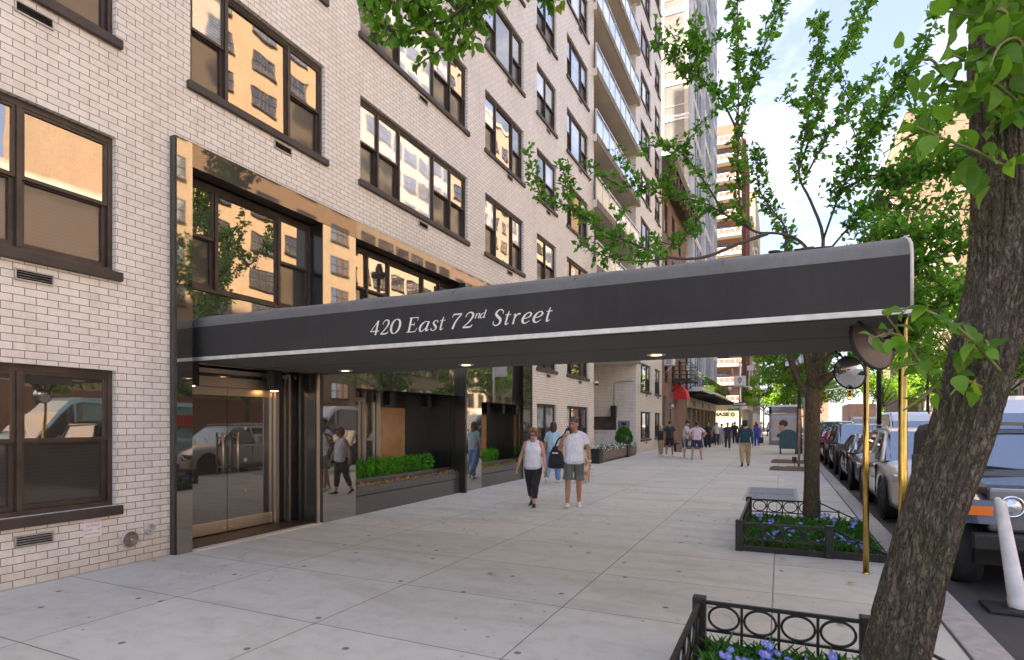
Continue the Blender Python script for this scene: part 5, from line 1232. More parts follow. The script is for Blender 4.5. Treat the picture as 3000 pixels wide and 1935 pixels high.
    for s, n in ((-1, 'r'), (1, 'l')):
        e, w = pose['arm_' + n]; S0 = sh[s]
        E_ = S0 + V(e).normalized() * .285 * k; W_ = E_ + V(w).normalized() * .245 * k
        HN[n] = (S0, E_, W_, V(w).normalized())
        ar = look.get('arm', 1.0)
        capsule(body, [S0, S0.lerp(E_, .4), E_, E_.lerp(W_, .3), W_], [.054 * k * ar, .048 * k * ar, .039 * k * ar, .040 * k * ar, .027 * k])
        hand(body, W_, V(w).normalized(), k, s, pose.get('curl_' + n, .35), pose.get('palm_' + n))
    remesh(body, 'body', M[look.get('skin', 'skin')], t, vox, 1)
    # eyes, lips
    if det >= 1:
        eb = MB()
        for s in (-1, 1): eb.ico(hp(s * .032, -.0865, .016), .0085 * k, 1)
        obj('eye', eb, M['h_black'], t, uv=False)
        lb = MB(); b0 = hp(0, -.1035, -.05); x_ = (hp(1, 0, 0) - hp(0, 0, 0)).normalized(); lb.tube([b0 - x_ * .02 * k, b0, b0 + x_ * .02 * k], [.003 * k, .0055 * k, .003 * k], 6); obj('mouth', lb, M['lip'], t, uv=False)
    # hair
    hr = MB(); style = look.get('hair', 'short')
    def hh(c, r, sc): 
        b = bmesh.new(); bmesh.ops.create_icosphere(b, subdivisions=3, radius=1)
        for q in b.verts:
            n_ = 1 + .09 * noise.noise(q.co * 3.2 + V(loc)); q.co = HM @ V(((c[0] + q.co.x * r * sc[0] * n_) * hk, (c[1] + q.co.y * r * sc[1] * n_) * hk, (c[2] + q.co.z * r * sc[2] * n_) * hk))
        hr.bm(b)
    if style == 'short': hh((0, .016, .08), .104, (.86, .99, .84)); hh((0, .05, .035), .085, (.95, .8, .95))
    elif style == 'buzz': hh((0, .012, .078), .1, (.85, .985, .83)); hh((0, .05, .03), .08, (.96, .8, .9))
    elif style == 'bob': hh((0, .022, .078), .11, (.95, .98, .84)); hh((.0, .05, .01), .095, (1.05, .75, 1.1)); hh((-.07, .0, .03), .046, (.75, 1.1, 1.7)); hh((.07, .0, .03), .046, (.75, 1.1, 1.7)); hh((-.045, -.06, .115), .045, (1.1, .8, .8)); hh((.04, -.055, .12), .05, (1.1, .8, .8)); hh((-.085, .02, .0), .035, (.8, 1.1, 1.3)); hh((.088, .025, -.01), .035, (.8, 1.1, 1.3))
    elif style == 'long': hh((0, .022, .068), .106, (.9, 1.0, .85)); hh((0, .055, -.02), .098, (.98, .6, 1.35)); hh((0, .075, -.11), .075, (1.05, .5, 1.0)); hh((-.072, .02, -.01), .04, (.7, 1.1, 2.0)); hh((.072, .02, -.01), .04, (.7, 1.1, 2.0))
    elif style == 'big': hh((0, .012, .09), .115, (.92, 1.0, .85)); hh((0, .045, .03), .098, (.98, .85, 1.0))
    if style != 'none': remesh(hr, 'hair', M[look.get('hcol', 'h_brown')], t, max(.009, vox), 1)
    # top
    top = MB(); tl = look.get('top_len', 0); g = .013 * k
    trunk(top, g, z0=tl, z1=.526, flare=look.get('flare', .004))
    sl = look.get('sleeve', .5)
    for s in (-1, 1): capsule(top, [nk.lerp(sh[s], .32) + up * .002 * k, nk.lerp(sh[s], .55) + up * .016 * k, sh[s].lerp(nk, .05 if sl > 0 else .28)], [.05 * k, .05 * k, (.057 if sl > 0 else .046) * k])
    for s, n in ((-1, 'r'), (1, 'l')):
        S0, E_, W_, _ = HN[n]
        ar = look.get('arm', 1.0)
        if sl > 0:
            if sl <= 1: top.tube([S0 - (E_ - S0) * .08, S0, S0.lerp(E_, sl)], [.058 * k * ar, .064 * k * ar, .066 * k * ar], 12)
            else: capsule(top, [S0, S0.lerp(E_, .5), E_, E_.lerp(W_, .5), E_.lerp(W_, .96)], [.07 * k, .064 * k, .054 * k, .048 * k, .04 * k])
        else: top.ico(S0 - sx * s * .045 * k, .06 * k, 2)
        top.ico(S0 - sx * s * .03 * k + up * .004 * k, .06 * k if sl > 0 else .045 * k, 2)
    remesh(top, look.get('topname', 'shirt'), M[look['top']], t, max(.0095, vox), 1)
    # trousers, shorts or a skirt
    bt = MB(); ln = look.get('leg_len', 2.0); wd = look.get('loose', 1.0)
    def trunk_low(mb):
        R_ = [ellring(pel + up * z * k, V((1, 0, 0)), V((0, 1, 0)), a * bw * k + .012 * k, b_ * fat * k + .012 * k) for z, a, b_ in ((-.09, .11, .10), (-.05, .158, .115), (0, .170, .118), (.07, .152, .108), (.1, .148, .104))]
        mb.loft(R_)
    trunk_low(bt)
    for s, n in ((-1, 'r'), (1, 'l')):
        hip, kn, an, ft, a2 = J[n]; q = [hip + V((0, 0, .02))]; r_ = [.104 * k * fats]
        segs = [(hip, kn, .35, .102), (hip, kn, .7, .093), (hip, kn, 1.0, .077), (kn, an, .35, .072), (kn, an, .7, .062), (kn, an, .93, .056)]
        for i, (a, b_, f, r0) in enumerate(segs):
            tot = f if i < 3 else 1 + f
            if tot <= ln + .001:
                wf = lerp(1, wd, min(1, tot)); q.append(a.lerp(b_, f)); r_.append(r0 * k * wf * (fats if i < 4 else 1))
        if ln < 1: q.append(hip.lerp(kn, ln)); r_.append(.105 * k * wd * fats)
        elif 1 < ln < 2 and ln not in (1.35, 1.7, 1.93): q.append(kn.lerp(an, ln - 1)); r_.append(.058 * k * wd)
        bt.tube(q, r_, 14); bt.ico(q[0], r_[0] * .98, 2)
    if look.get('skirt'):
        bt.loft([ellring(pel + V((0, 0, z * k)), V((1, 0, 0)), V((0, 1, 0)), a * k, b_ * k) for z, a, b_ in ((.12, .15, .11), (-.1, .2, .16), (-.4, .25, .22), (-.62, .29, .26))])
    remesh(bt, look.get('botname', 'trousers'), M[look['bot']], t, max(.0095, vox), 1)
    # shoes
    for s, n in ((-1, 'r'), (1, 'l')):
        hip, kn, an, ft, a2 = J[n]; FM = Matrix.Translation(an) @ Matrix.Rotation(R(ft), 4, 'X') @ Matrix.Rotation(R(s * 6), 4, 'Z'); b = MB()
        for c, r_, sc in (((0, .01, -.035), .046, (.85, 1.15, .9)), ((0, -.06, -.045), .045, (.95, 1.5, .62)), ((s * .004, -.135, -.052), .042, (1.05, 1.35, .45)), ((0, .0, .0), .042, (.9, 1, .9))):
            m_ = bmesh.new(); bmesh.ops.create_icosphere(m_, subdivisions=2, radius=1)
            for q in m_.verts: q.co = FM @ V(((c[0] + q.co.x * r_ * sc[0]) * k, (c[1] + q.co.y * r_ * sc[1]) * k, max(-.074, c[2] + q.co.z * r_ * sc[2]) * k))
            b.bm(m_)
        remesh(b, 'shoe', M[look.get('shoe', 'shoewhite')], t, max(.009, vox * .8), 1)
    return t, dict(HM=HM, k=k, hk=hk, HN=HN, pel=pel, sh=sh, J=J)

def hand(mb, w, d, k, s, curl, palm=None):
    """palm with four unequal bent fingers and a thumb from the side"""
    side = V(palm[0]).normalized() if palm else V((0, -1, 0)) - d * V((0, -1, 0)).dot(d)
    if side.length < .1: side = V((1, 0, 0))
    side.normalize(); nrm = d.cross(side).normalized() * (s if not palm else palm[1])
    c = w + d * .045 * k
    mb.loft([ellring(w + d * u * k, side, nrm, a * k, b_ * k, 12) for u, a, b_ in ((-.01, .026, .022), (.03, .038, .017), (.07, .041, .016), (.095, .038, .013))])
    for i, (o, ln) in enumerate(((.03, .068), (.0105, .078), (-.0105, .072), (-.03, .056))):
        p = w + d * .088 * k + side * o * k; a0 = curl * (0.5 + .12 * i); pts = [p - d * .015 * k, p]; dd = d.copy()
        for j, f in enumerate((.45, .33, .25)):
            ang = a0 * (1.0 + .5 * j); dd = (dd * math.cos(ang) + nrm * math.sin(ang)).normalized() if abs(ang) < 1.5 else nrm; p = p + dd * ln * f * k; pts.append(p)
        capsule(mb, pts, [.0105 * k, .0105 * k, .0098 * k, .009 * k, .008 * k], 8)
    p = w + d * .03 * k + side * .03 * k; t1 = (side * .75 + d * .65 + nrm * .25).normalized(); t2 = (d + nrm * .45 + side * .1).normalized()
    capsule(mb, [p, p + t1 * .04 * k, p + t1 * .04 * k + t2 * .035 * k], [.015 * k, .0125 * k, .0095 * k], 8)
M['lip'] = pm('lips', (0.33, 0.10, 0.085), 0.5)

SW1 = dict(leg_r=(16, 6, 1), leg_l=(-12, 18, 1), foot_r=-8, foot_l=28)
SW2 = dict(leg_r=(-12, 20, 1), leg_l=(15, 4, 1), foot_r=28, foot_l=-6)
ST = dict(leg_r=(2, 2, 3), leg_l=(-2, 2, 3))
DN = dict(arm_r=((-.22, .05, -1), (-.05, -.25, -1)), arm_l=((.22, .05, -1), (.05, -.25, -1)))
# woman in a white sleeveless top
t, q = person('woman in sunglasses with white sleeveless top and black leggings walking under the canopy', (-4.40, 10.45, 0), 14, 1.57,
    dict(leg_r=(-10, 16, -2), leg_l=(13, 5, -5), foot_r=20, foot_l=-4, lean=.02, head_nod=16, head_turn=-4, arm_r=((-.42, .18, -1), (-.30, -.15, -1)), arm_l=((.30, -.1, -1), (.16, -.45, -1)), curl_r=.3, curl_l=.8),
    dict(top='c_white', bot='c_black', sleeve=0, top_len=-.06, hair='bob', hcol='h_auburn', skin='skin', shoe='black', fem=True, bw=1.06, fat=1.1, belly=.03, leg=1.06, leg_len=1.7, arm=1.12, flare=.012, botname='leggings', topname='tank_top', shw=.155), det=2)
gl = MB(); HM, hk = q['HM'], q['hk']
for s in (-1, 1): gl.idx([HM @ V(((s * .036 + .026 * math.cos(a)) * hk, (-.103 + .012 * abs(math.cos(a)) * (1 if True else 0)) * hk, (.017 + .02 * math.sin(a)) * hk)) for a in [i * math.pi / 8 for i in range(16)]] , [tuple(range(16))])
gl.tube([HM @ V((x * hk, y * hk, .022 * hk)) for x, y in ((-.084, .0), (-.066, -.085), (-.01, -.104), (.01, -.104), (.066, -.085), (.084, .0))], .004, 5)
obj('sunglasses', gl, M['black'], t, uv=False)
b = MB(); W_ = q['HN']['l'][2]; d = q['HN']['l'][3]; mm = Matrix.Translation(t.location) @ Matrix.Rotation(R(14), 4, 'Z'); p0 = mm @ (W_ + d * .085)
b.box(p0.x - .02, p0.x + .03, p0.y - .025, p0.y + .025, p0.z - .08, p0.z + .02, 0, .01); tag(obj('snack_packet', b, M['gold']), 'small yellow packet held in the hand of the woman in the white sleeveless top', 'packet')

# man in white tee and grey shorts
t, q = person('man in white t-shirt, grey shorts and white sneakers carrying a dark bag over his shoulder', (-3.65, 10.72, 0), 16, 1.77,
    dict(leg_r=(9, 5, 2), leg_l=(-6, 10, -1), foot_r=-6, foot_l=12, lean=.0, head_turn=-32, head_nod=2, arm_r=((-.38, -.12, -1), (.35, -.42, 1.0)), arm_l=((.34, .06, -1), (.12, -.25, -1)), curl_r=1.1, curl_l=.5, palm_r=((.5, .6, 0), -1)),
    dict(top='c_white', bot='c_olive', sleeve=.62, top_len=-.06, hair='buzz', hcol='h_grey', skin='skin_tan', shoe='shoewhite', bw=1.08, fat=1.02, leg=.95, leg_len=.86, loose=1.12, botname='shorts', topname='t_shirt', flare=.012, belly=.015), det=2)
HM, hk = q['HM'], q['hk']
gl = MB(); [gl.ico(HM @ V((sx_ * .036 * hk, -.066 * hk, .148 * hk)), .021, 2, sc=(1.1, .5, .6)) for sx_ in (-1, 1)]; gl.tube([HM @ V((x * hk, y * hk, z * hk)) for x, y, z in ((-.09, .03, .10), (-.074, -.04, .14), (0, -.07, .152), (.074, -.04, .14), (.09, .03, .10))], .005, 6); obj('sunglasses', gl, M['black'], t, uv=False)
sb = MB(); sb.ico(HM @ V((0, -.05 * hk, -.06 * hk)), .058 * hk, 3, sc=(.98, .86, .7)); so_ = remesh(sb, 'stubble', M['stub'] if 'stub' in M else pm('stubble_skin', (.26, .14, .09), .7), t, .009, 1)
wt = MB(); W_ = q['HN']['l'][2]; d = q['HN']['l'][3]; wt.tube([W_ - d * .03, W_ - d * .005], .034, 14); obj('wristwatch', wt, M['white'], t, uv=False)
mm = Matrix.Translation(t.location) @ Matrix.Rotation(R(16), 4, 'Z')
hand_w = mm @ (q['HN']['r'][2] + q['HN']['r'][3] * .07); bag = MB()
bc = V((hand_w.x - .20, hand_w.y + .10, hand_w.z - .42))
bag.loft([[bc + V((a * math.cos(u), bb * math.sin(u), z)) for u in [i * math.pi / 10 for i in range(20)]] for z, a, bb in ((-.24, .09, .06), (-.225, .165, .11), (-.1, .17, .115), (.05, .135, .095), (.15, .085, .06), (.2, .05, .04))])
t2 = thing('shoulder_bag', 'soft black bag slung over the shoulder of the man in the white t-shirt', 'bag', tuple(bc)); obj('pouch', bag, M['c_black'], t2, uv=False)
b = MB(); b.tube(smooth_pts([bc + V((-.02, 0, .19)), bc + V((.06, -.03, .34)), hand_w, hand_w + V((.05, .03, .12)), hand_w + V((.09, .12, .02)), bc + V((.08, .06, .16))], 5), .016, 6); obj('strap', b, M['c_black'], t2, uv=False)
b = MB(); b.box(bc.x - .03, bc.x + .09, bc.y - .135, bc.y - .128, bc.z + .06, bc.z + .085); obj('badge', b, M['white'], t2)
b = MB(); lw = mm @ (q['HN']['l'][2] + q['HN']['l'][3] * .09)
for i in range(7): leaf_at(b, lw + V((rnd.uniform(-.02, .02), rnd.uniform(-.02, .01), rnd.uniform(-.04, .01))), rv() + V((.3, 0, -.5)), rv(), .07, .6)
tag(obj('tissue', b, M['white'], uv=False, fix=False), 'crumpled white tissue in the lowered hand of the man in the white t-shirt', 'tissue')

# woman in pale blue tee and blue trousers, walking away, with a dog
t, q = person('woman seen from behind in pale blue top and blue trousers with dark bobbed hair', (-5.58, 14.65, 0), 188, 1.69,
    dict(leg_r=(10, 4, 1), leg_l=(-14, 26, 1), foot_r=-5, foot_l=40, arm_r=((-.25, -.1, -1), (-.05, -.5, -1)), arm_l=((.28, .05, -1), (.15, -.35, -1)), head_turn=14),
    dict(top='c_scrub', bot='c_jean', sleeve=.7, top_len=0, hair='long', hcol='h_brown', skin='skin', bw=1.08, fat=1.1, fem=True, loose=1.22, leg_len=1.93, topname='top'), det=1)

def dog(loc, rz):
    t = thing('dog', 'tan dog with white paws on a lead half hidden behind the man in shorts', 'dog', loc, local=True, rz=R(rz)); b = MB()
    capsule(b, [(0, -.22, .33), (0, 0, .35), (0, .22, .36)], [.105, .095, .085]); capsule(b, [(0, -.27, .36), (0, -.38, .5)], [.075, .06]); b.ico((0, -.42, .55), .075, 2, sc=(.9, 1.1, .95)); capsule(b, [(0, -.46, .53), (0, -.56, .51)], [.045, .03])
    for s in (-1, 1):
        capsule(b, [(s * .04, -.4, .6), (s * .06, -.39, .66)], [.03, .012]); capsule(b, [(s * .07, -.22, .3), (s * .07, -.2, .16), (s * .07, -.23, .03)], [.045, .028, .024]); b.ico((s * .07, -.25, .022), .03, 2, sc=(1, 1.4, .7))
        capsule(b, [(s * .07, .2, .32), (s * .075, .15, .22), (s * .075, .26, .13), (s * .075, .23, .03)], [.07, .042, .026, .022]); b.ico((s * .075, .21, .022), .03, 2, sc=(1, 1.4, .7))
    capsule(b, [(0, .28, .38), (0, .4, .48), (0, .42, .58)], [.025, .018, .01]); remesh(b, 'body', M['tanfur'], t, .012, 1)
    p = MB()
    for x, y in ((-.07, -.25), (.07, -.25), (-.075, .21), (.075, .21)): p.ico((x, y, .022), .034, 2, sc=(1, 1.35, .72))
    obj('paw', p, M['white'], t, uv=False)
M['tanfur'] = pm('tan_fur', (0.55, 0.36, 0.2), .9, var=.25, vs=14, bmp=.5, bs=60)
dog((-4.86, 15.2, 0), 188)
b = MB(); b.tube(smooth_pts([(-5.28, 14.45, .80), (-5.15, 14.75, .62), (-4.95, 15.3, .5), (-4.86, 15.5, .5)], 4), .007, 5); tag(obj('dog_lead', b, M['black']), 'thin dark lead hanging between the woman in blue and the tan dog', 'lead')

M['paper'] = pm('brown_paper', (0.45, 0.28, 0.15), .8)
# the group before the brownstone and the passers-by beyond
person('blond older person in black top and khaki trousers facing the group by the brownstone', (-5.32, 28.77, 0), 60, 1.5, dict(ST, **DN), dict(top='c_black', bot='c_khaki', sleeve=2, hair='bob', hcol='h_blond', fem=True, loose=1.2, shoe='shoewhite', top_len=0))
t, q = person('man seen from behind in charcoal t-shirt and black shorts holding bags', (-4.84, 28.48, 0), 165, 1.75, dict(leg_r=(-3, 3, 6), leg_l=(3, 3, 8), arm_r=((-.35, -.1, -1), (-.1, -.3, -1)), arm_l=((.35, .05, -1), (.2, -.2, -1))), dict(top='c_charcoal', bot='c_black', sleeve=.6, hair='buzz', hcol='h_brown', skin='skin_tan', bw=1.08, leg_len=.85, loose=1.2, botname='shorts'))
t, q = person('tall man bowing his head in grey t-shirt and navy shorts beside crutches', (-3.98, 27.5, 0), 80, 1.76, dict(leg_r=(2, 4, 3), leg_l=(-3, 8, 3), lean=.1, head_nod=28, arm_r=((-.2, -.3, -1), (.3, -.8, -.2)), arm_l=((.2, -.3, -1), (-.2, -.8, -.3))), dict(top='c_grey', bot='c_navy', sleeve=.6, hair='big', hcol='h_brown', leg_len=.9, loose=1.2, botname='shorts'))
t, q = person('stout person seen from behind in pink t-shirt and navy shorts with hands on hips', (-3.35, 26.59, 0), 186, 1.70, dict(leg_r=(0, 2, 8), leg_l=(0, 2, 9), arm_r=((-.8, .1, -.75), (.75, -.25, -.75)), arm_l=((.8, .1, -.75), (-.75, -.25, -.75))), dict(top='c_pink', bot='c_navy', sleeve=.65, hair='short', hcol='h_brown', bw=1.18, fat=1.25, leg=1.1, leg_len=.8, loose=1.25, botname='shorts', shoe='skin_tan'))
b = MB()
for dx in (-.03, .03): b.tube([(-4.0 + dx, 27.2, 1.25), (-3.98 + dx, 27.2, .8), (-3.95, 27.2, .35), (-3.94, 27.2, 0)], .013, 6)
b.tube([(-4.07, 27.2, 1.27), (-3.93, 27.2, 1.27)], .025, 6); b.tube([(-4.03, 27.2, .9), (-3.96, 27.2, .9)], .014, 6); tag(obj('crutch', b, M['alu']), 'aluminium crutch standing between the men in grey and pink shirts', 'crutch')
for (x, y, m_, w, h_, lb) in ((-4.42, 28.0, 'black', .3, .42, 'black carrier bag hanging beside the man in charcoal'), (-4.28, 27.75, 'dry', .26, .36, 'brown paper bag beside the crutch')):
    b = MB(); b.loft([[(x + sx_ * w / 2 * f, y + sy_ * .08, z) for sx_, sy_ in ((-1, -1), (1, -1), (1, 1), (-1, 1))] for z, f in ((.25, .85), (.25 + h_ * .7, 1), (.25 + h_, .75))], smooth=False); b.tube([(x - w * .25, y, .25 + h_), (x - w * .15, y, .4 + h_), (x + w * .15, y, .4 + h_), (x + w * .25, y, .25 + h_)], .008, 5); tag(obj('carrier_bag', b, M[m_] if m_ != 'dry' else M['paper']), lb, 'bag')
FW = [('person in black t-shirt standing behind the black railing', (-4.05, 37.4), 20, 1.68, 'ST', dict(top='c_black', bot='c_black', sleeve=.6, hair='buzz', skin='skin_tan')),
 ('person in grey t-shirt raising a hand to the face by the railing', (-3.95, 41.8), 30, 1.66, 'PH', dict(top='c_grey', bot='c_charcoal', sleeve=.6, hair='short', skin='skin')),
 ('woman in a long grey dress walking past the glass storefront', (-3.7, 42.4), 10, 1.58, 'SW1', dict(top='c_dress', bot='c_dress', sleeve=.4, hair='bob', hcol='h_brown', skirt=1, fem=True, botname='skirt')),
 ('man in navy t-shirt and dark green trousers walking towards us in white shoes', (-2.88, 36.93), 4, 1.66, 'SW2', dict(top='c_navy', bot='c_dkgreen', sleeve=.6, hair='short', hcol='h_black', skin='skin_tan', bw=1.08)),
 ('man in black t-shirt walking towards us behind the man in navy', (-3.05, 45.6), 5, 1.72, 'SW1', dict(top='c_black', bot='c_black', sleeve=.6, hair='short', hcol='h_black', skin='skin_dark')),
 ('person in dark blue top walking towards the street corner', (-2.35, 43.5), 180, 1.62, 'SW2', dict(top='c_mid', bot='c_black', sleeve=.6, hair='short', hcol='h_black', skin='skin_dark', shoe='black')),
 ('man seen from behind in dark teal shirt and tan trousers walking away up the sidewalk', (-1.2, 23.3), 184, 1.74, 'SW1', dict(top='c_teal', bot='c_khaki', sleeve=1.5, hair='big', hcol='h_black', skin='skin_tan', shoe='black', bw=1.06, fat=1.1, loose=1.2)),
 ('woman seen from behind in bright blue top carrying a black bag', (-1.4, 41.0), 180, 1.6, 'SW2', dict(top='c_blue', bot='c_blue', sleeve=.6, hair='short', hcol='h_black', skin='skin_dark', fem=True, fat=1.15, bw=1.1)),
 ('person in a white top crossing in the sun at the far corner', (-1.9, 68), 90, 1.68, 'SW1', dict(top='c_white', bot='c_khaki', sleeve=.6, hair='short')),
 ('person in a pink top standing in the sun at the far corner', (-1.2, 70), 20, 1.65, 'ST', dict(top='c_pink', bot='c_navy', sleeve=.6, hair='long', fem=True)),
 ('person in pale grey crossing beyond the bus shelter', (-.4, 72), 270, 1.72, 'SW2', dict(top='c_grey', bot='c_jean', sleeve=.6, hair='short'))]
FW += [('person in a dark jacket among the walkers near the far crossing', (-2.9, 54), 8, 1.72, 'SW2', dict(top='c_charcoal', bot='c_black', sleeve=1.5, hair='short')),
 ('woman in a white top walking beside the glass shop far up the sidewalk', (-4.0, 57), 176, 1.64, 'SW1', dict(top='c_white', bot='c_jean', sleeve=.5, hair='long', fem=True)),
 ('person in red top near the far crossing', (-2.2, 62), 184, 1.7, 'SW2', dict(top='redcloth', bot='c_navy', sleeve=.6, hair='short')),
 ('person in tan clothes at the kerb of the far crossing', (-3.3, 66), 12, 1.68, 'ST', dict(top='c_khaki', bot='c_khaki', sleeve=1.5, hair='bob', hcol='h_blond', fem=True))]
PO = dict(ST=dict(ST, **DN), SW1=dict(SW1, arm_r=((-.25, .35, -1), (-.05, .0, -1)), arm_l=((.25, -.35, -1), (.05, -.6, -1))), SW2=dict(SW2, arm_r=((-.25, -.3, -1), (-.05, -.6, -1)), arm_l=((.25, .3, -1), (.05, .05, -1))), PH=dict(ST, arm_r=((-.7, -.4, -.4), (.6, -.4, .7)), arm_l=((.25, .05, -1), (.05, -.3, -1))))
for lb, (x, y), fa, h_, po, lk in FW:
    person(lb, (x, y, 0), fa, h_, PO[po], lk)
b = MB(); b.box(-1.26, -1.0, 40.7, 40.85, .28, .68, 0, .03); b.tube([(-1.2, 40.78, .68), (-1.18, 40.8, .8), (-1.08, 40.8, .8), (-1.06, 40.78, .68)], .012, 5); tag(obj('handbag', b, M['black']), 'black bag carried by the woman in bright blue', 'bag')
# ------------------------------------------------------------------ vehicles (front towards -y)
def sring(w_lo, w_hi, z0, z1, ztop, tuck=.05, n=5):
    """half section from the sill up to the centre of the deck, mirrored"""
    h = [(0, z0), (w_lo * .8, z0), (w_lo, z0 + .06), (lerp(w_lo, w_hi, .5) + .03, lerp(z0, z1, .45)), (w_hi + .01, lerp(z0, z1, .78)), (w_hi - .02, z1), (w_hi * .82, lerp(z1, ztop, .55)), (w_hi * .45, lerp(z1, ztop, .9)), (0, ztop)]
    return h

def wheel(t, x, y, r, w, side):
    c = (x, y, r); b = MB()
    b.lathe([(r * .62, -w / 2), (r * .93, -w / 2), (r, -w / 2 + .03), (r, w / 2 - .03), (r * .93, w / 2), (r * .62, w / 2)], c, 'x', 28); wl = obj('wheel', b, M['rubber'], t)
    q = MB(); o = side * w / 2 * .82
    q.lathe([(r * .63, o), (r * .60, o - side * .005), (r * .56, o - side * .05)], c, 'x', 28); q.lathe([(0, o - side * .005), (r * .14, o - side * .005), (r * .14, o - side * .03)], c, 'x', 14)
    for k in range(5):
        a = k * 2 * math.pi / 5 + .3; ca, sa = math.cos(a), math.sin(a)
        q.idx([(c[0] + o - side * .012, c[1] + ca * r * rr_ - sa * ww, c[2] + sa * r * rr_ + ca * ww) for rr_, ww in ((.1, -.035), (.1, .035), (.59, .05), (.59, -.05))], [(0, 1, 2, 3)])
    q.lathe([(0, o - side * .06), (r * .6, o - side * .06)], c, 'x', 28, 1)
    obj('rim', q, [M['alu'], M['plastic']], wl, fix=False)

def car(name, label, x, y0, paint, kind='suv', group='cars parked along the kerb', L_=4.6, W=1.86, H=1.66, flip=False, plate=True):
    """front bumper at y0"""
    t = thing(name, label, 'car', (x, y0 + L_ / 2, -.13), group, local=True, rz=math.pi if flip else 0)
    hw = W / 2; hl = L_ / 2; Y = lambda f: -hl + f * L_
    van = kind == 'van'
    if kind == 'suv': st = [(0.0, .70, .74, .32, .62, .70), (.012, .82, .80, .24, .72, .84), (.05, .9, .86, .2, .84, .98), (.12, .95, .92, .2, .93, 1.05), (.24, .97, .96, .2, .99, 1.09), (.30, .98, .97, .2, 1.02, 1.10), (.45, 1, .98, .2, 1.03, 1.08), (.7, 1, .98, .2, 1.06, 1.10), (.9, .98, .95, .22, 1.08, 1.12), (.985, .93, .9, .28, 1.04, 1.08), (1.0, .84, .82, .36, .9, 1.0)]; gh = [(.27, .86, 1.04, 1.05), (.41, .76, 1.04, H - .06), (.46, .77, 1.05, H - .01), (.72, .77, 1.06, H), (.93, .74, 1.07, H - .05), (.985, .80, 1.06, 1.08)]
    elif kind == 'sedan': st = [(0.0, .68, .72, .30, .55, .60), (.012, .80, .80, .22, .64, .70), (.05, .9, .86, .18, .72, .82), (.12, .95, .92, .18, .8, .90), (.26, .97, .96, .18, .88, .97), (.32, .98, .97, .18, .90, .98), (.5, 1, .98, .18, .93, .98), (.72, 1, .98, .18, .96, 1.0), (.86, .98, .95, .2, .99, 1.05), (.985, .92, .9, .28, .96, 1.02), (1.0, .84, .82, .36, .8, .9)]; gh = [(.28, .85, .92, .94), (.45, .70, .93, H - .04), (.5, .70, .93, H), (.65, .69, .95, H - .02), (.85, .78, .98, 1.02)]
    else: st = [(0.0, .76, .78, .34, .8, .88), (.01, .88, .86, .26, .95, 1.02), (.04, .94, .9, .22, 1.05, 1.15), (.12, .98, .95, .22, 1.18, 1.28), (.17, .98, .97, .22, 1.2, 1.3), (.3, 1, .99, .22, 1.2, 1.3), (.97, 1, .99, .22, 1.2, 1.3), (1.0, .97, .96, .24, 1.2, 1.3)]; gh = [(.13, .94, 1.22, 1.26), (.24, .86, 1.2, H * .8), (.30, .85, 1.2, H - .12), (.36, .86, 1.2, H), (.96, .86, 1.2, H), (1.0, .85, 1.2, H - .06)]
    b = MB(); rings = []
    for f, wl, wh, z0, z1, zt in st:
        h = sring(hw * wl, hw * wh, z0, z1, zt); full = [(px, pz) for px, pz in h] + [(-px, pz) for px, pz in h[-2:0:-1]]
        rings.append([(px, Y(f), pz) for px, pz in full])
    b.loft(rings)
    me = b.mesh('car_body', M[paint], uv=False); o = obj('body', me, None, t); s = o.modifiers.new('s', 'SUBSURF'); s.levels = s.render_levels = 1
    # greenhouse: painted roof, glass all round, pillars
    g = MB(); gr = []
    for f, wr, zb, zt in gh:
        gr.append([(hw * .93 * s_ if q == 0 else hw * wr * s_ if q == 1 else hw * wr * .9 * s_, Y(f), zb if q == 0 else (lerp(zb, zt, .88) if q == 1 else zt)) for s_, q in ((1, 0), (1, 1), (1, 2), (-1, 2), (-1, 1), (-1, 0))])
    n = len(gr)
    for i in range(n - 1):
        for j in range(5):
            a, c = gr[i], gr[i + 1]
            roof = j in (1, 2, 3) and 1 <= i < n - 2 or (van and i >= 3)
            if van and i in (0,) and j in (1, 2, 3): roof = False
            if i == 0 or (i == n - 2 and not van): roof = False
            g.face([a[j], a[j + 1], c[j + 1], c[j]], 0 if roof else 1, roof)
    obj('cabin', g, [M[paint], M['carglass']], t, uv=False)
    p = MB()
    def line(i, j, i2, j2, r=.028): p.tube([V(gr[i][j]) * 1.0, V(gr[i2][j2])], r, 6)
    for j in (0, 1): 
        k = (0, 1) if j == 0 else (5, 4)
        line(0, k[0], 1, k[1], .035); line(n - 2, k[1], n - 1, k[0], .05)
        for i in range(1, n - 2): line(i, k[1], i + 1, k[1], .03)
        for f in ((2, .5) , ): 
            a = V(gr[2][k[0]]).lerp(V(gr[3][k[0]]), .45); c = V(gr[2][k[1]]).lerp(V(gr[3][k[1]]), .4); p.tube([a, c], .035, 6)
    obj('pillar', p, M[paint] if kind != 'suv' else M[paint], t, uv=False)
    if kind == 'suv':
        r = MB()
        for s_ in (-1, 1): r.tube(smooth_pts([(s_ * hw * .72, Y(.44), H - .02), (s_ * hw * .73, Y(.48), H + .045), (s_ * hw * .73, Y(.85), H + .04), (s_ * hw * .71, Y(.92), H - .03)], 3), .016, 6)
        obj('roof_rail', r, M['alu'], t)
    R_ = .36 if kind == 'suv' else .33 if kind == 'sedan' else .37
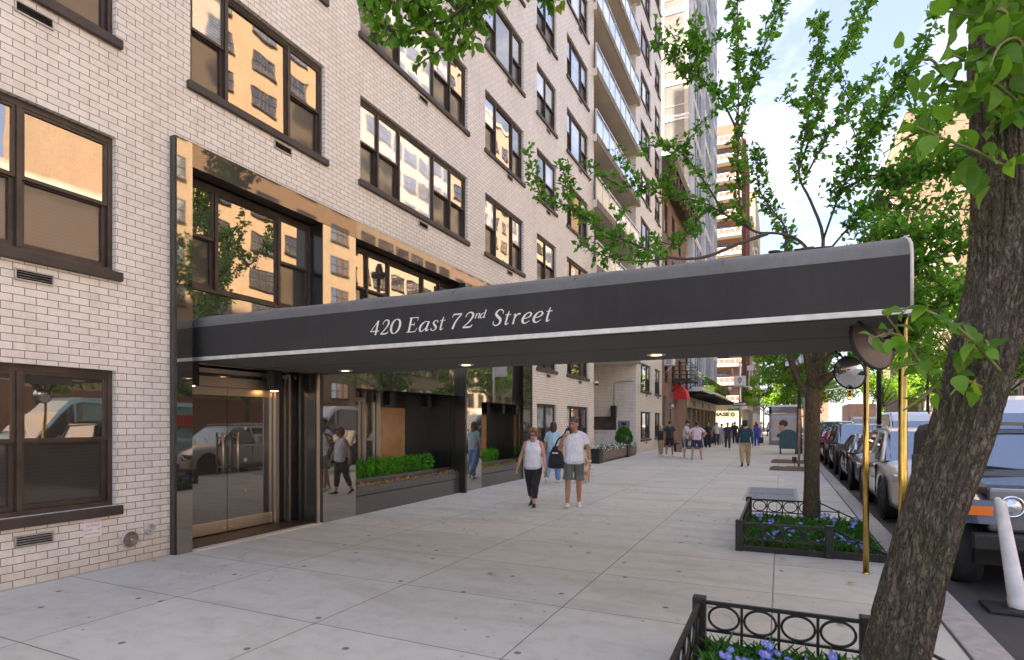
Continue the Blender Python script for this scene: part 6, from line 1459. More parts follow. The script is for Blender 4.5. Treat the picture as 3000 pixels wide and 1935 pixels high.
    for f in (.19, .79):
        for s_ in (-1, 1):
            wheel(t, s_ * (hw - .12), Y(f), R_, .23, s_)
            a = MB(); a.lathe([(R_ + .07, -.02), (R_ + .07, .022), (R_ + .01, .026)], (s_ * (hw - .012), Y(f), R_ + .01), 'x', 28); obj('wheel_arch', a, M['plastic'], t)
            a = MB(); a.lathe([(0, 0), (R_ + .05, 0)], (s_ * (hw - .012 + .004), Y(f), R_ + .01), 'x', 28); obj('arch_liner', a, M['dark'], t)
    zg = .72 if kind == 'suv' else .6 if kind == 'sedan' else .85
    gl = MB(); gl.cbox(-.36, .36, Y(0) - .035, Y(0) + .05, zg - .13, zg + .07, 0, .03); obj('grille', gl, M['plastic'], t)
    c = MB(); c.tube([(-.36, Y(0) - .04, zg + .07), (-.12, Y(0) - .045, zg - .1), (.12, Y(0) - .045, zg - .1), (.36, Y(0) - .04, zg + .07)], .017, 6); c.lathe([(.07, -.05), (.07, -.062), (.05, -.064)], (0, Y(0), zg), 'y', 18); obj('grille_trim', c, M['chrome'], t)
    for s_ in (-1, 1):
        h = MB(); y_ = Y(.012); h.loft([[(s_ * (.40 + u * .42), y_ - .055 + u * .23 - (.0), zg + .0 + u * .07 + dz_) for dz_ in (-.06, .075 - .02 * u)] + [(s_ * (.40 + u * .42), y_ + .06 + u * .23, zg + u * .07 + dz_) for dz_ in (.075, -.06)] for u in (0, .25, .5, .75, 1.0)], smooth=False); obj('headlight', h, M['headlight'], t)
        m = MB(); m.cbox(s_ * (hw + .02), s_ * (hw + .22), Y(.335) - .05, Y(.335) + .06, 1.0 if kind != 'van' else 1.3, 1.17 if kind != 'van' else 1.6, 0, .05); m.tube([(s_ * (hw - .06), Y(.335), 1.02), (s_ * (hw + .1), Y(.335), 1.05)], .025, 6); obj('side_mirror', m, M[paint], t)
        f_ = MB(); f_.cbox(s_ * .46, s_ * .72, Y(.008) - .045, Y(.03), .36, .5, 0, .02); f_.lathe([(0, -.05), (.045, -.045), (.05, -.03)], (s_ * .6, Y(.008), .43), 'y', 14); obj('fog_light', f_, M['plastic'], t)
        d = MB(); d.cbox(s_ * (hw - .005), s_ * (hw + .02), Y(.5) - .09, Y(.5) + .09, .93, .965, 0, .01); d.cbox(s_ * (hw - .005), s_ * (hw + .02), Y(.69) - .09, Y(.69) + .09, .95, .985, 0, .01); obj('door_handle', d, M['chrome'], t)
        for f2 in (.335, .55, .75): se = MB(); se.box(s_ * (hw - .03), s_ * (hw + .012), Y(f2) - .004, Y(f2) + .004, .42, .96); obj('door_seam', se, M['dark'], t)
    lo = MB(); lo.cbox(-.62, .62, Y(0) - .02, Y(.02), .24, .36, 0, .03); obj('lower_bumper', lo, M['plastic'], t)
    pl = MB(); pl.box(-.155, .155, Y(0) - .065, Y(0) - .04, zg - .28, zg - .13, 0, .004); obj('number_plate', pl, M['plate'], t)
    wi = MB()
    for s_ in (-.35, .25): wi.tube([(s_, Y(gh[0][0]) + .02, gh[0][2] + .05), (s_ + .45, Y(lerp(gh[0][0], gh[1][0], .3)), lerp(gh[0][2], gh[1][3], .3) + .06)], .01, 5)
    obj('wiper', wi, M['black'], t)
    return t
M['plate'] = pm('number_plate', (.62, .55, .35), .5, var=.2, vs=30)

def jeep(x, y0):
    t = thing('off_road_car', 'dark blue off-road car with soft top, round headlamps and orange indicator, nearest parked car', 'car', (x, y0, -.13), 'cars parked along the kerb', local=True)
    b = MB(); hw = .80
    b.cbox(-.58, .58, .32, 1.62, .62, 1.10, 0, .04); b.prism([(.28, 1.05), (.34, 1.13), (1.66, 1.17), (1.66, 1.05)], 'x', -.60, .60)   # hood
    b.cbox(-.72, .72, 1.55, 3.5, .45, 1.16, 0, .04); b.box(-.68, .68, 1.5, 1.66, 1.1, 1.19)
    obj('body', b, M['k_navyx'], t, uv=False)
    fnd = MB()
    for s in (-1, 1):
        fnd.prism([(.16, .74), (.20, .98), (.42, 1.02), (1.25, 1.02), (1.42, .78), (1.36, .75), (1.2, .92), (.4, .92), (.26, .86), (.25, .74)], 'x', s * .56, s * .86)
    obj('fender', fnd, M['k_navy'], t, uv=False)
    gr = MB(); gr.cbox(-.60, .60, .24, .33, .66, 1.10, 0, .03); obj('grille', gr, M['k_grey'], t)
    sl = MB()
    for i in range(7): q = -.235 + i * .078; sl.box(q - .022, q + .022, .236, .2395, .72, 1.04)
    obj('grille_slot', sl, M['dark'], t)
    for s in (-1, 1):
        h = MB(); h.lathe([(0, -.035), (.05, -.03), (.085, -.012), (.092, .0)], (s * .42, .238, .92), 'y', 24); lo = obj('headlight', h, M['headlight'], t)
        r = MB(); r.lathe([(.09, -.015), (.098, -.028), (.112, -.02), (.115, .01)], (s * .42, .238, .92), 'y', 24); obj('bezel', r, M['chrome'], lo)
        o = MB(); o.cbox(s * .60, s * .80, .125, .17, .83, .925, 0, .012); obj('indicator', o, M['orange'], t)
        m = MB(); m.cbox(s * .80, s * 1.0, 1.72, 1.80, 1.16, 1.36, 0, .03); m.tube([(s * .7, 1.76, 1.12), (s * .88, 1.76, 1.18)], .02, 6); obj('side_mirror', m, M['plastic'], t)
        wheel(t, s * .70, .80, .38, .24, s); wheel(t, s * .70, 3.0, .38, .24, s)
    bp = MB(); bp.cbox(-.78, .78, .0, .14, .50, .66, 0, .02); bp.box(-.5, -.42, .14, .4, .52, .6); bp.box(.42, .5, .14, .4, .52, .6); obj('bumper', bp, M['plastic'], t)
    un = MB(); un.box(-.7, .7, .3, 3.4, .3, .5); obj('underbody', un, M['dark'], t)
    fr = MB(); A_ = [(-.70, 1.66, 1.18), (.70, 1.66, 1.18), (.62, 1.86, 1.66), (-.62, 1.86, 1.66)]
    fr.tube(A_ + [A_[0]], .04, 8); obj('windshield_frame', fr, M['k_navy'], t)
    w = MB(); w.idx([V(a) * 1.0 for a in A_], [(0, 1, 2, 3)]); obj('windshield', w, M['carglass'], t, fix=False)
    wi = MB(); wi.tube([(.15, 1.64, 1.2), (-.42, 1.67, 1.25)], .012, 5); wi.tube([(.60, 1.64, 1.2), (.2, 1.68, 1.26)], .012, 5); obj('wiper', wi, M['black'], t)
    tp = MB(); tp.loft([[(-.66, 1.86, 1.62), (-.60, 1.86, 1.72), (0, 1.86, 1.74), (.60, 1.86, 1.72), (.66, 1.86, 1.62)], [(-.68, 2.6, 1.64), (-.62, 2.6, 1.77), (0, 2.6, 1.79), (.62, 2.6, 1.77), (.68, 2.6, 1.64)], [(-.68, 3.45, 1.6), (-.62, 3.45, 1.73), (0, 3.45, 1.75), (.62, 3.45, 1.73), (.68, 3.45, 1.6)]], closed=False, caps=False)
    for s in (-1, 1): tp.loft([[(s * .70, 3.5, 1.14), (s * .68, 3.45, 1.62)], [(s * .70, 2.75, 1.14), (s * .68, 2.75, 1.64)]], closed=False, caps=False); tp.tube([(s * .7, 1.70, 1.18), (s * .67, 1.88, 1.64), (s * .68, 2.7, 1.66)], .035, 6); tp.tube([(s * .7, 2.6, 1.16), (s * .68, 2.62, 1.64)], .04, 6)
    tp.face([(-.7, 3.5, 1.14), (.7, 3.5, 1.14), (.68, 3.45, 1.62), (-.68, 3.45, 1.62)]); obj('soft_top', tp, M['softtop'], t, uv=False)
    sw_ = MB(); sw_.face([(s_, 1.72, z) for s_, z in ((-.715, 1.17), (-.69, 1.62))] + [(-.69, 2.6, 1.62), (-.715, 2.6, 1.17)]); obj('side_window', sw_, M['carglass'], t, fix=False)
M['k_navyx'] = pm('dark_navy_car_paint', (0.03, 0.034, 0.045), .3, .2, var=.25, vs=3, coat=1)
jeep(2.55, 7.22)
car('parked_car', 'white sport utility car parked with its nose just behind the off-road car', 2.62, 11.7, 'k_white')
car('parked_car.001', 'black sedan parked behind the white sport utility car', 2.60, 16.9, 'k_dark', 'sedan', H=1.46)
car('parked_car.002', 'tall dark grey sport utility car parked behind the black sedan', 2.62, 21.8, 'k_dark', H=1.74)
car('parked_car.003', 'bright red sedan parked between two dark sport utility cars', 2.60, 26.6, 'k_red', 'sedan', H=1.46)
car('parked_car.004', 'large black sport utility car parked behind the red sedan', 2.62, 31.5, 'k_black', H=1.85)
car('parked_car.005', 'grey sedan parked beyond the large black sport utility car', 2.6, 37.5, 'k_grey', 'sedan', H=1.46)
car('parked_car.006', 'white sedan last in the row before the crossing', 2.6, 43, 'k_white', 'sedan', H=1.46)
G2 = 'traffic in the road'
car('delivery_van', 'tall white van in the road behind the leaning trunk', 6.4, 19.5, 'k_van', 'van', G2, L_=5.6, W=2.0, H=2.55)
car('delivery_van.001', 'pale blue white van further along the road', 5.9, 33, 'k_van', 'van', G2, L_=5.6, W=2.0, H=2.3)
v = car('delivery_van.002', 'pale teal van with red panel, seen mirrored in the leftmost ground floor window', 7.0, 9.0, 'k_teal', 'van', G2, L_=5.6, W=2.0, H=2.5)
b = MB(); b.box(-1.0, -.985, .1, 2.6, 1.62, 2.05); obj('side_panel', b, M['k_redpanel'], v)
car('parked_car.007', 'brown sport utility car on the opposite kerb mirrored in the granite niche', 14.6, 24, 'k_brown', 'suv', G2, flip=True)
car('parked_car.008', 'grey car on the opposite kerb mirrored in the entrance doors', 14.7, 14.5, 'k_grey', 'sedan', G2, H=1.46, flip=True)
car('parked_car.009', 'white car in the middle lane far down the road', 9.0, 52, 'k_white', 'sedan', G2, H=1.46)
# box truck seen over the cars
t = thing('box_truck', 'truck with a salmon pink cargo box standing at the crossing', 'truck', (7.3, 66, -.13), G2, local=True)
b = MB(); b.cbox(-1.2, 1.2, .2, 6.5, 1.1, 3.6, 0, .05); obj('cargo_box', b, M['salmon'] if 'salmon' in M else pm('salmon_panel', (.62, .36, .28), .6), t)
b = MB(); b.cbox(-1.05, 1.05, -1.5, .1, .6, 2.3, 0, .12); obj('cab', b, M['k_white'], t)
b = MB(); b.box(-.95, .95, -1.53, -1.502, 1.45, 2.1); obj('windshield', b, M['carglass'], t)
for y in (-.8, 4.8):
    for s in (-1, 1): wheel(t, s * .95, y, .45, .28, s)
# ------------------------------------------------------------------ neighbouring buildings
def simple_window(w, h, mat_, fm='bronze', bars=2, dh=True, d=.06):
    a, p = MB(), MB(); f = .05
    a.box(-.02, d, -w / 2, w / 2, 0, f); a.box(-.02, d, -w / 2, w / 2, h - f, h); a.box(-.02, d, -w / 2, -w / 2 + f, f, h - f); a.box(-.02, d, w / 2 - f, w / 2, f, h - f)
    for i in range(1, bars): y = -w / 2 + w * i / bars; a.box(-.02, d - .01, y - .03, y + .03, f, h - f)
    if dh: a.box(-.02, d - .015, -w / 2 + f, w / 2 - f, h * .48, h * .48 + .05)
    a.box(-.02, d + .06, -w / 2 - .05, w / 2 + .05, -.1, -.003)
    p.face([(.012, -w / 2 + f, f), (.012, w / 2 - f, f), (.012, w / 2 - f, h - f), (.012, -w / 2 + f, h - f)])
    return a.mesh('window_frame', M[fm]), p.mesh('window_pane', M[mat_], fix=False)

def put_win(par, ms, loc, rz):
    w = obj('window', ms[0], None, par, loc=loc); w.rotation_euler = (0, 0, rz); obj('pane', ms[1], None, w); return w

def block(name, label, x0, x1, y0, y1, h, mat_, parapet=True):
    t = thing(name, label, 'building', ((x0 + x1) / 2, (y0 + y1) / 2, 0)); b = MB(); b.box(x0, x1, y0, y1, -.3, h); obj('wall', b, M[mat_], t)
    if parapet: c = MB(); c.box(x0 - .15, x1 + .15, y0 - .15, y1 + .15, h - .6, h - .25); obj('cornice', c, M['stone'], t)
    return t
M['towin'] = glassmat('far_window_glass', (0.05, 0.05, 0.055), (.85, .92, 1), .3, .7, .05)
OW = {k: simple_window(*k) for k in ((2.3, 1.5, 'towin', 'bronze', 3), (1.5, 1.5, 'towin', 'white', 2), (1.1, 1.6, 'towin', 'white', 1), (1.7, 1.6, 'towin', 'bronze', 2))}
def opp(name, label, y0, y1, h, mat_, wk, cols_, f0=3, fh=2.9, X=23.6, ac=True, maxw=98):
    t = block(name, label, X, X + 14, y0, y1, h, mat_); n = 0
    for k in range(f0, int((h - 2) / fh)):
        for c in cols_:
            if n >= maxw: break
            put_win(t, OW[wk], (X - .002, y0 + c * (y1 - y0), k * fh + .9), math.pi); n += 1
    s = MB()
    for k in range(1, int(h / (fh * 4))): s.box(X - .08, X, y0, y1, k * fh * 4 - .15, k * fh * 4)
    obj('band_course', s, M['stone'], t)
    g = MB(); g.box(X - .06, X, y0 + 1, y1 - 1, .2, 3.4); obj('ground_floor', g, M['red'] if y0 < 30 else M['stone'], t)
    return t
opp('opposite_building', 'low pale pink brick building across the street mirrored in the leftmost windows', -14, 23, 15.4, 'pink', (2.3, 1.5, 'towin', 'bronze', 3), [.1, .3, .5, .7, .9], f0=1, fh=3.6)
opp('opposite_building.001', 'tall tan brick apartment house across the street mirrored in the upper windows', 23.3, 44, 46, 'ibrick', (2.3, 1.5, 'towin', 'bronze', 3), [.1, .3, .5, .7, .9], f0=1)
opp('opposite_building.002', 'cream apartment house with broad windows across the street', 44.3, 62, 50, 'cream', (2.3, 1.5, 'towin', 'bronze', 3), [.1, .26, .42, .58, .74, .9], f0=1, fh=3.0)
opp('opposite_building.005', 'pale stone apartment house next to the cream one across the street', 62.3, 80, 46, 'pink', (1.7, 1.6, 'towin', 'bronze', 2), [.1, .26, .42, .58, .74, .9], f0=1, fh=2.9)
opp('opposite_building.006', 'tan corner house at the avenue on the opposite side', 80.3, 97, 42, 'cream', (2.3, 1.5, 'towin', 'bronze', 3), [.1, .26, .42, .58, .74, .9], f0=1, fh=2.9)
opp('opposite_building.003', 'tan apartment house beyond the avenue on the far side of the street', 104, 132, 36, 'beigefar', (1.5, 1.5, 'towin', 'white', 2), [.08, .22, .36, .5, .64, .78, .92], f0=1, fh=3.0)
bb = opp('opposite_building.004', 'taller cream tower rising behind the tan apartment house', 133, 165, 62, 'beigefar', (1.5, 1.5, 'towin', 'white', 2), [.1, .3, .5, .7, .9], f0=2, fh=3.2, X=22)
for k in range(8):
    for x in (25.5, 28.5, 31.5, 34.5):
        pass

# the brownstone
bs = thing('brownstone', 'narrow reddish brown townhouse with heavy dark cornice, red awning and fire escape', 'building', (-7, 43, 0))
BX = X0 - .12
b = MB(); wall_x(b, BX, [YF1 + .02, 48.8], [-.3, 18.6], [(39.2 + i * 2.9, 40.5 + i * 2.9, z, z + 2.0) for i in range(3) for z in (4.4, 7.9, 11.2, 14.4)], .18)
b.face([(BX, 48.8, -.3), (BX - 14, 48.8, -.3), (BX - 14, 48.8, 18.6), (BX, 48.8, 18.6)]); b.face([(BX, YF1 + .02, 18.6), (BX - 14, YF1 + .02, 18.6), (BX - 14, 48.8, 18.6), (BX, 48.8, 18.6)]); b.face([(BX, YF1 + .03, 15), (BX - 1, YF1 + .03, 15), (BX - 1, YF1 + .03, 18.6), (BX, YF1 + .03, 18.6)])
obj('wall', b, M['brown'], bs)
c = MB(); c.box(BX, BX + .95, YF1 + .02, 48.9, 18.0, 18.75); c.box(BX, BX + .55, YF1 + .02, 48.85, 17.2, 17.98)
for i in range(9): c.box(BX + .551, BX + .9, YF1 + .4 + i * 1.28, YF1 + .75 + i * 1.28, 17.0, 17.99)
obj('cornice', c, M['cornice'] if 'cornice' in M else pm('dark_gilded_cornice', (.085, .06, .03), .7, var=.5, vs=2), bs)
BW = simple_window(1.26, 1.96, 'glass', 'black', 1)
for i in range(3):
    for z in (4.42, 7.92, 11.22, 14.42): put_win(bs, BW, (BX - .12, 39.85 + i * 2.9, z), 0)
for q in ((38.9, 39.9, .9, 3.4), (41.4, 42.5, .3, 3.0)): d = MB(); d.box(BX, BX + .05, *q); obj('entry_door', d, M['black'], bs)
ac = MB(); ac.cbox(BX, BX + .55, 39.3, 40.2, 5.45, 5.95, 0, .03); a_ = obj('air_conditioner', ac, M['white'], bs); q = MB(); q.box(BX + .1, BX + .45, 39.29, 39.297, 5.52, 5.88); obj('vent_panel', q, M['vent'], a_)
q = MB(); q.tube([(BX, 39.4, 4.95), (BX + .5, 39.4, 5.43)], .03, 5); obj('air_conditioner_bracket', q, M['white'], bs)
aw = MB(); n = 12; x0, x1 = BX, BX + .9
for i in range(n):
    a0, a1 = math.pi / 2 * i / n, math.pi / 2 * (i + 1) / n
    p = lambda a, y: (x0 + (x1 - x0) * math.sin(a), y, 3.42 + 1.0 * math.cos(a))
    aw.face([p(a0, 43.0), p(a1, 43.0), p(a1, 44.6), p(a0, 44.6)], 0, True)
    for y in (43.0, 44.6): aw.face([(x0, y, 3.42), p(a0, y), p(a1, y)])
aw.box(x1 - .01, x1 + .01, 43.0, 44.6, 3.3, 3.42); aw.box(x0, x1 - .011, 42.995, 43.01, 3.3, 3.42); obj('awning', aw, M['redcloth'], bs)
stp = MB()
for i in range(3): stp.box(BX, BX + 1.4 - i * .35, 38.6, 40.3, i * .17, i * .17 + .17)
obj('stoop', stp, M['brown'], bs)
ll = MB(); ll.ico((BX + .3, 40.4, 2.75), .12, 2); ll.tube([(BX, 40.4, 2.6), (BX + .3, 40.4, 2.6)], .02, 5); obj('wall_lamp', ll, M['white'], bs)
# fire escape
fe = thing('fire_escape', 'black iron fire escape balcony over the red awning', 'fire escape', (BX, 45, 4))
b = MB()
for z in (4.72,):
    for i in range(12): b.box(BX + .05 + i * .1, BX + .09 + i * .1, 42.0, 46.2, z, z + .04)
    b.box(BX + .02, BX + 1.3, 42.0, 42.06, z - .08, z - .001); b.box(BX + .02, BX + 1.3, 46.14, 46.2, z - .08, z - .001)
    for y in (42.0, 46.2): b.tube([(BX, y, z - .9), (BX + 1.2, y, z - .06)], .03, 5)
obj('platform', b, M['black'], fe); b = MB()
for zz in (.25, .55, .85, 1.1): b.tube([(BX, 42.0, 4.76 + zz), (BX + 1.28, 42.0, 4.76 + zz), (BX + 1.28, 46.2, 4.76 + zz), (BX, 46.2, 4.76 + zz)], .02, 5)
for i in range(10): b.tube([(BX + 1.28, 42.0 + i * 4.2 / 9, 4.76), (BX + 1.28, 42.0 + i * 4.2 / 9, 5.86)], .016, 5)
for x in (.3, .7): b.tube([(BX + x, 42.0, 4.76), (BX + x, 42.0, 5.86)], .016, 5)
b.tube([(BX + .5, 45.6, 4.2), (BX + .9, 42.6, 7.2)], .03, 5); b.tube([(BX + .8, 45.6, 4.2), (BX + 1.2, 42.6, 7.2)], .03, 5)
obj('railing', b, M['black'], fe)

# glass tower with white bands, shop floor and black canopy
gt = thing('glass_tower', 'slender glass apartment tower with white floor bands and a glazed shop at street level', 'building', (-10, 60, 0))
TX = X0 + .05; TY0, TY1, TH = 48.85, 72.5, 58
b = MB(); b.box(TX - 16, TX - .05, TY0 + .05, TY1 - .05, 3.8, TH); obj('core', b, M['towerglass'], gt)
bd = MB(); fh = 2.95
for k in range(2, 20):
    z = k * fh + .2; bd.box(TX - 16, TX + .04, TY0 - .06, TY1 + .06, z - .24, z - .06); bd.box(TX - 16, TX + .07, TY0 - .09, TY1 + .06, z, z + .22)
obj('floor_band', bd, M['towerwhite'] if 'towerwhite' in M else pm('white_metal_band', (.78, .78, .76), .5, 0), gt)
vb = MB()
for i in range(15):
    y = TY0 + .3 + i * (TY1 - TY0 - .6) / 14; vb.box(TX - .05, TX + (.03 if i % 5 else .36), y - .08, y + .08 + (.12 if i % 5 == 0 else 0), 4.2, TH)
obj('mullion', vb, M['towermul'] if 'towermul' in M else pm('grey_white_mullion', (.58, .61, .64), .45, .1), gt)
beige = pm('beige_frame', (.56, .50, .40), .5)
sb = MB(); sb.box(TX - .28, TX + .05, TY0 - .055, TY0 - .002, 8, TH); sb.box(TX - 2.2, TX - 1.9, TY0 - .055, TY0 - .002, 8, TH)
for k in range(2, 20): z = k * fh + .2; sb.box(TX - 1.9, TX - .28, TY0 - .05, TY0 - .002, z + .95, z + 1.05)
obj('side_frame', sb, beige, gt)
sp = MB(); sp.face([(TX - 1.9, TY0 - .01, 8), (TX - .28, TY0 - .01, 8), (TX - .28, TY0 - .01, TH), (TX - 1.9, TY0 - .01, TH)]); obj('side_glass', sp, glassmat('tower_side_glass', (.17, .16, .145), (.7, .75, .8), .2, .5, .02, 1, .03, blinds=.3), gt, fix=False)
bw_ = MB(); bw_.box(TX - 16, TX - 2.2, TY0 - .04, TY0 - .001, 8, TH); obj('side_wall', bw_, beige, gt)
# shop
sh_ = MB(); sh_.box(TX - 16, TX - .4, TY0 + .02, TY1, -.3, 3.8); obj('shop_front', sh_, M['shopglass'], gt)
po = MB()
for i in range(9):
    y = TY0 + .1 + i * (TY1 - TY0 - .3) / 8; po.box(TX - .45, TX - .1, y - .1, y + .12, -.1, 3.6)
    po.box(TX - .42, TX - .25, y + 1.3, y + 1.36, -.1, 3.2)
obj('shop_post', po, M['shoppost'] if 'shoppost' in M else pm('tan_shop_post', (.30, .25, .17), .5), gt)
hd_ = MB(); hd_.box(TX - .5, TX - .05, TY0 + .03, TY1, 2.9, 3.75); obj('shop_fascia', hd_, pm('tan_fascia', (.45, .36, .24), .5), gt)
sg = MB()
for y in (52.5, 58.5, 64): sg.box(TX - .045, TX - .03, y, y + 1.3, 3.05, 3.5)
obj('shop_sign', sg, M['signbrown'] if 'signbrown' in M else pm('brown_sign', (.16, .05, .035), .5), gt)
cp = MB(); cp.box(TX, TX + 2.0, TY0 + 1, TY1, 3.85, 3.95)
for i in range(14): cp.box(TX + .02, TX + 2.0, TY0 + 1.2 + i * 1.6, TY0 + 1.3 + i * 1.6, 3.70, 3.849)
obj('canopy', cp, M['black'], gt)
b2 = MB(); b2.box(TX - .04, TX + 1.1, TY0 + .3, TY1 - .2, 4.2, 4.55); obj('balcony_slab', b2, M['white'], gt)
b3 = MB(); b3.box(TX + 1.04, TX + 1.08, TY0 + .35, TY1 - .25, 4.56, 5.6); obj('balcony_glass', b3, M['shopglass'], gt)
# cafe fence
cf = thing('cafe_railing', 'black iron railing round the pavement tables before the glass storefront', 'fence', (-4.4, 46, 0)); 
for z in (.15, .98): b = MB(); b.tube([(-5.6, 37.9, z), (-4.35, 37.9, z), (-4.35, 56, z)], .025, 6); obj('rail', b, M['black'], cf)
b = MB()
for i in range(10): b.tube([(-5.6 + i * .125, 37.9, .15), (-5.6 + i * .125, 37.9, .98)], .012, 4)
for i in range(90): b.tube([(-4.35, 37.9 + i * .2, .15), (-4.35, 37.9 + i * .2, .98)], .012, 4)
obj('baluster', b, M['black'], cf)
b = MB(); b.box(-5.2, -4.4, 36.6, 37.7, 0, .16); tag(obj('stone_step', b, M['brown']), 'low brown stone step before the black railing', 'step')

# corner tower with balconies and bank sign
ct = thing('brick_tower', 'red brick apartment tower with white balconies and a bank sign on its corner', 'building', (-14, 115, 0))
CX, CY, CH = -6.0, 104.0, 52
b = MB(); b.box(CX - 26, CX, CY, CY + 22, 4.4, CH); obj('wall', b, M['red'], ct)
b = MB()
for i in range(3): b.box(CX, CX + .5, CY + 6 + i * 6, CY + 7.6 + i * 6, 4.4, CH)
obj('pier', b, M['redpier'] if 'redpier' in M else pm('dark_red_pier', (.2, .07, .05), .8), ct)
b = MB(); b.box(CX - 26, CX + .1, CY - .1, CY + 22, -.3, 3.9); obj('ground_floor', b, pm('cream_front', (.36, .28, .17), .6), ct)
b = MB(); b.box(CX - 26, CX + .9, CY - .9, CY + 22.1, 3.9, 4.5); obj('fascia', b, M['stone'], ct)
CWf = simple_window(2.4, 1.5, 'towin', 'bronze', 2); 
for k in range(14):
    z = 5.6 + k * 3.1
    for i in range(3): put_win(ct, CWf, (CX + .002, CY + 3.2 + i * 6.6, z), 0)
    for i in range(3): put_win(ct, CWf, (CX - 3.0 - i * 5.0, CY - .002, z), -math.pi / 2)
for k in range(15):
    z = 5.0 + k * 3.1; b = MB(); b.box(CX - 12, CX + .15, CY - 1.7, CY - .01, z - .25, z); bal = obj('balcony', b, M['balwhite'] if 'balwhite' in M else M['stone'], ct)
    r = MB()
    for zz in (z + .1, z + .95): r.box(CX - 12, CX + .12, CY - 1.7, CY - 1.64, zz, zz + .09); r.box(CX + .05, CX + .12, CY - 1.63, CY - .02, zz, zz + .09)
    for i in range(15): x = CX + .1 - i * .86; r.box(x - .05, x, CY - 1.69, CY - 1.65, z + .19, z + .95)
    obj('railing', r, M['white'], bal)
    r = MB(); r.box(CX - 12, CX + .03, CY - 1.66, CY - 1.655, z + .2, z + .94); obj('infill', r, pm('brown_balcony_screen', (.24, .12, .08), .6) if k == 0 else bpy.data.materials['brown_balcony_screen'], bal)
b = MB(); b.box(CX - 9, CX + .12, CY - .16, CY - .11, .2, 2.5); obj('shop_window', b, M['shoplit'] if 'shoplit' in M else emimat('lit_bank_window', (1.0, .78, .45), .5), ct)
b = MB(); b.box(CX - 9.5, CX + .1, CY - .95, CY - .905, 2.35, 4.3); obj('sign_board', b, M['signlit'] if 'signlit' in M else pm('cream_sign', (.42, .32, .17), .6), ct)
b = MB(); add_text(b, 'CHASE', .86, lambda u, w: (CX - 3.45 + u, CY - .97, 2.95 + w), sx=1.28, bold=.05); obj('sign_lettering', b, M['black'], ct, fix=False)
b = MB(); o = .0
for k in range(4):
    a = k * math.pi / 2; ca, sa = math.cos(a), math.sin(a); b.idx([(CX - 1.25 + (u * ca - w * sa) * .7, CY - .975, 2.95 + (u * sa + w * ca) * .7) for u, w in ((-.18, .18), (-.18, .5), (.22, .5), (.46, .26), (.46, .18))], [(0, 1, 2, 3, 4)])
obj('sign_emblem', b, M['black'], ct, fix=False)
# further along the street
opb = block('far_building', 'grey white apartment slab beyond the brick tower', -24, -5.2, 128, 150, 44, 'stone')
FWn = simple_window(1.8, 1.6, 'towin', 'bronze', 2)
for k in range(10):
    for i in range(4): put_win(opb, FWn, (-5.198, 131 + i * 5, 4 + k * 4), 0)
b = MB()
for k in range(12): b.box(-5.2, -4.2, 128.2, 133, 3.6 + k * 3.2, 3.9 + k * 3.2)
obj('balcony', b, M['stone'], opb)
fb2 = block('far_building.001', 'distant tan tower closing the street behind the trees', -26, -5.5, 151, 190, 58, 'ibrick')
for k in range(12):
    for i in range(6): put_win(fb2, FWn, (-5.498, 154 + i * 6, 4 + k * 4), 0)
fb3 = block('far_building.002', 'low distant brick building at the end of the street', 4, 20, 300, 330, 22, 'red')

# ------------------------------------------------------------------ street furniture in the distance
t = thing('mailbox', 'dark teal mail collection box on legs beside the staked tree', 'mailbox', (.36, 33.0, 0)); b = MB()
prof = [(-.42, .28), (.42, .28), (.42, .95)] + [(.42 * math.cos(a), .95 + .34 * math.sin(a)) for a in [i * math.pi / 12 for i in range(1, 12)]] + [(-.42, .95)]
b.prism(prof, 'y', 32.8, 33.4, 0, False); obj('case', b, M['mailteal'], t)
b = MB()
for x in (-.36, .36):
    for y in (32.86, 33.34): b.box(.36 + x - .04, .36 + x + .04, y - .04, y + .04, 0, .28)
obj('leg', b, M['mailteal'], t)
for i, q in enumerate(t.children if False else []): pass
t.children[0].data.transform(Matrix.Translation((.36, 0, 0)))
b = MB(); b.box(.15, .57, 32.785, 32.797, .98, 1.12); obj('chute_door', b, M['mailteal'], t)
t = thing('bus_shelter', 'glass bus shelter with a lit advertising panel facing the sidewalk', 'bus shelter', (.3, 46, 0)); b = MB()
b.box(-.75, -.60, 45.9, 46.2, 0, 2.75); b.box(1.05, 1.2, 45.9, 46.2, 0, 2.75); b.box(-.75, 1.2, 45.9, 46.2, 2.3, 2.75); b.box(-.6, 1.05, 45.9, 46.2, .0, .35); obj('frame', b, M['k_grey'], t)
b = MB(); b.box(-.9, 1.4, 45.8, 50, 2.76, 2.9); obj('roof', b, M['alu'], t)
b = MB(); b.box(-.6, 1.05, 46.0, 46.1, .36, 2.29); pnl = obj('advert_panel', b, pm('advert_pale', (.50, .44, .42), .4), t)
b = MB(); b.box(-.6, 1.05, 45.985, 45.998, 1.95, 2.12); obj('advert_band', b, pm('advert_blue', (.45, .52, .65), .4), pnl)
b = MB(); b.ico((.2, 45.99, 1.55), .3, 2, sc=(1, .02, .9), jit=.2); b.ico((.12, 45.988, .7), .4, 2, sc=(1, .02, .45), jit=.2); obj('advert_dark_shape', b, pm('advert_dark', (.05, .03, .03), .5), pnl)
b = MB(); b.ico((.12, 45.98, 1.2), .2, 2, sc=(1, .02, 1.3)); obj('advert_pale_shape', b, M['skin'], pnl)
t = thing('camera_pole', 'grey pole with white camera box, one way arrow and green street sign', 'pole', (-2.75, 46.5, 0)); P_ = (-2.75, 46.5)
b = MB(); b.tube([(P_[0], P_[1], 0), (P_[0], P_[1], 3), (P_[0], P_[1], 6.2)], [.11, .09, .07], 10); obj('post', b, M['alu'], t)
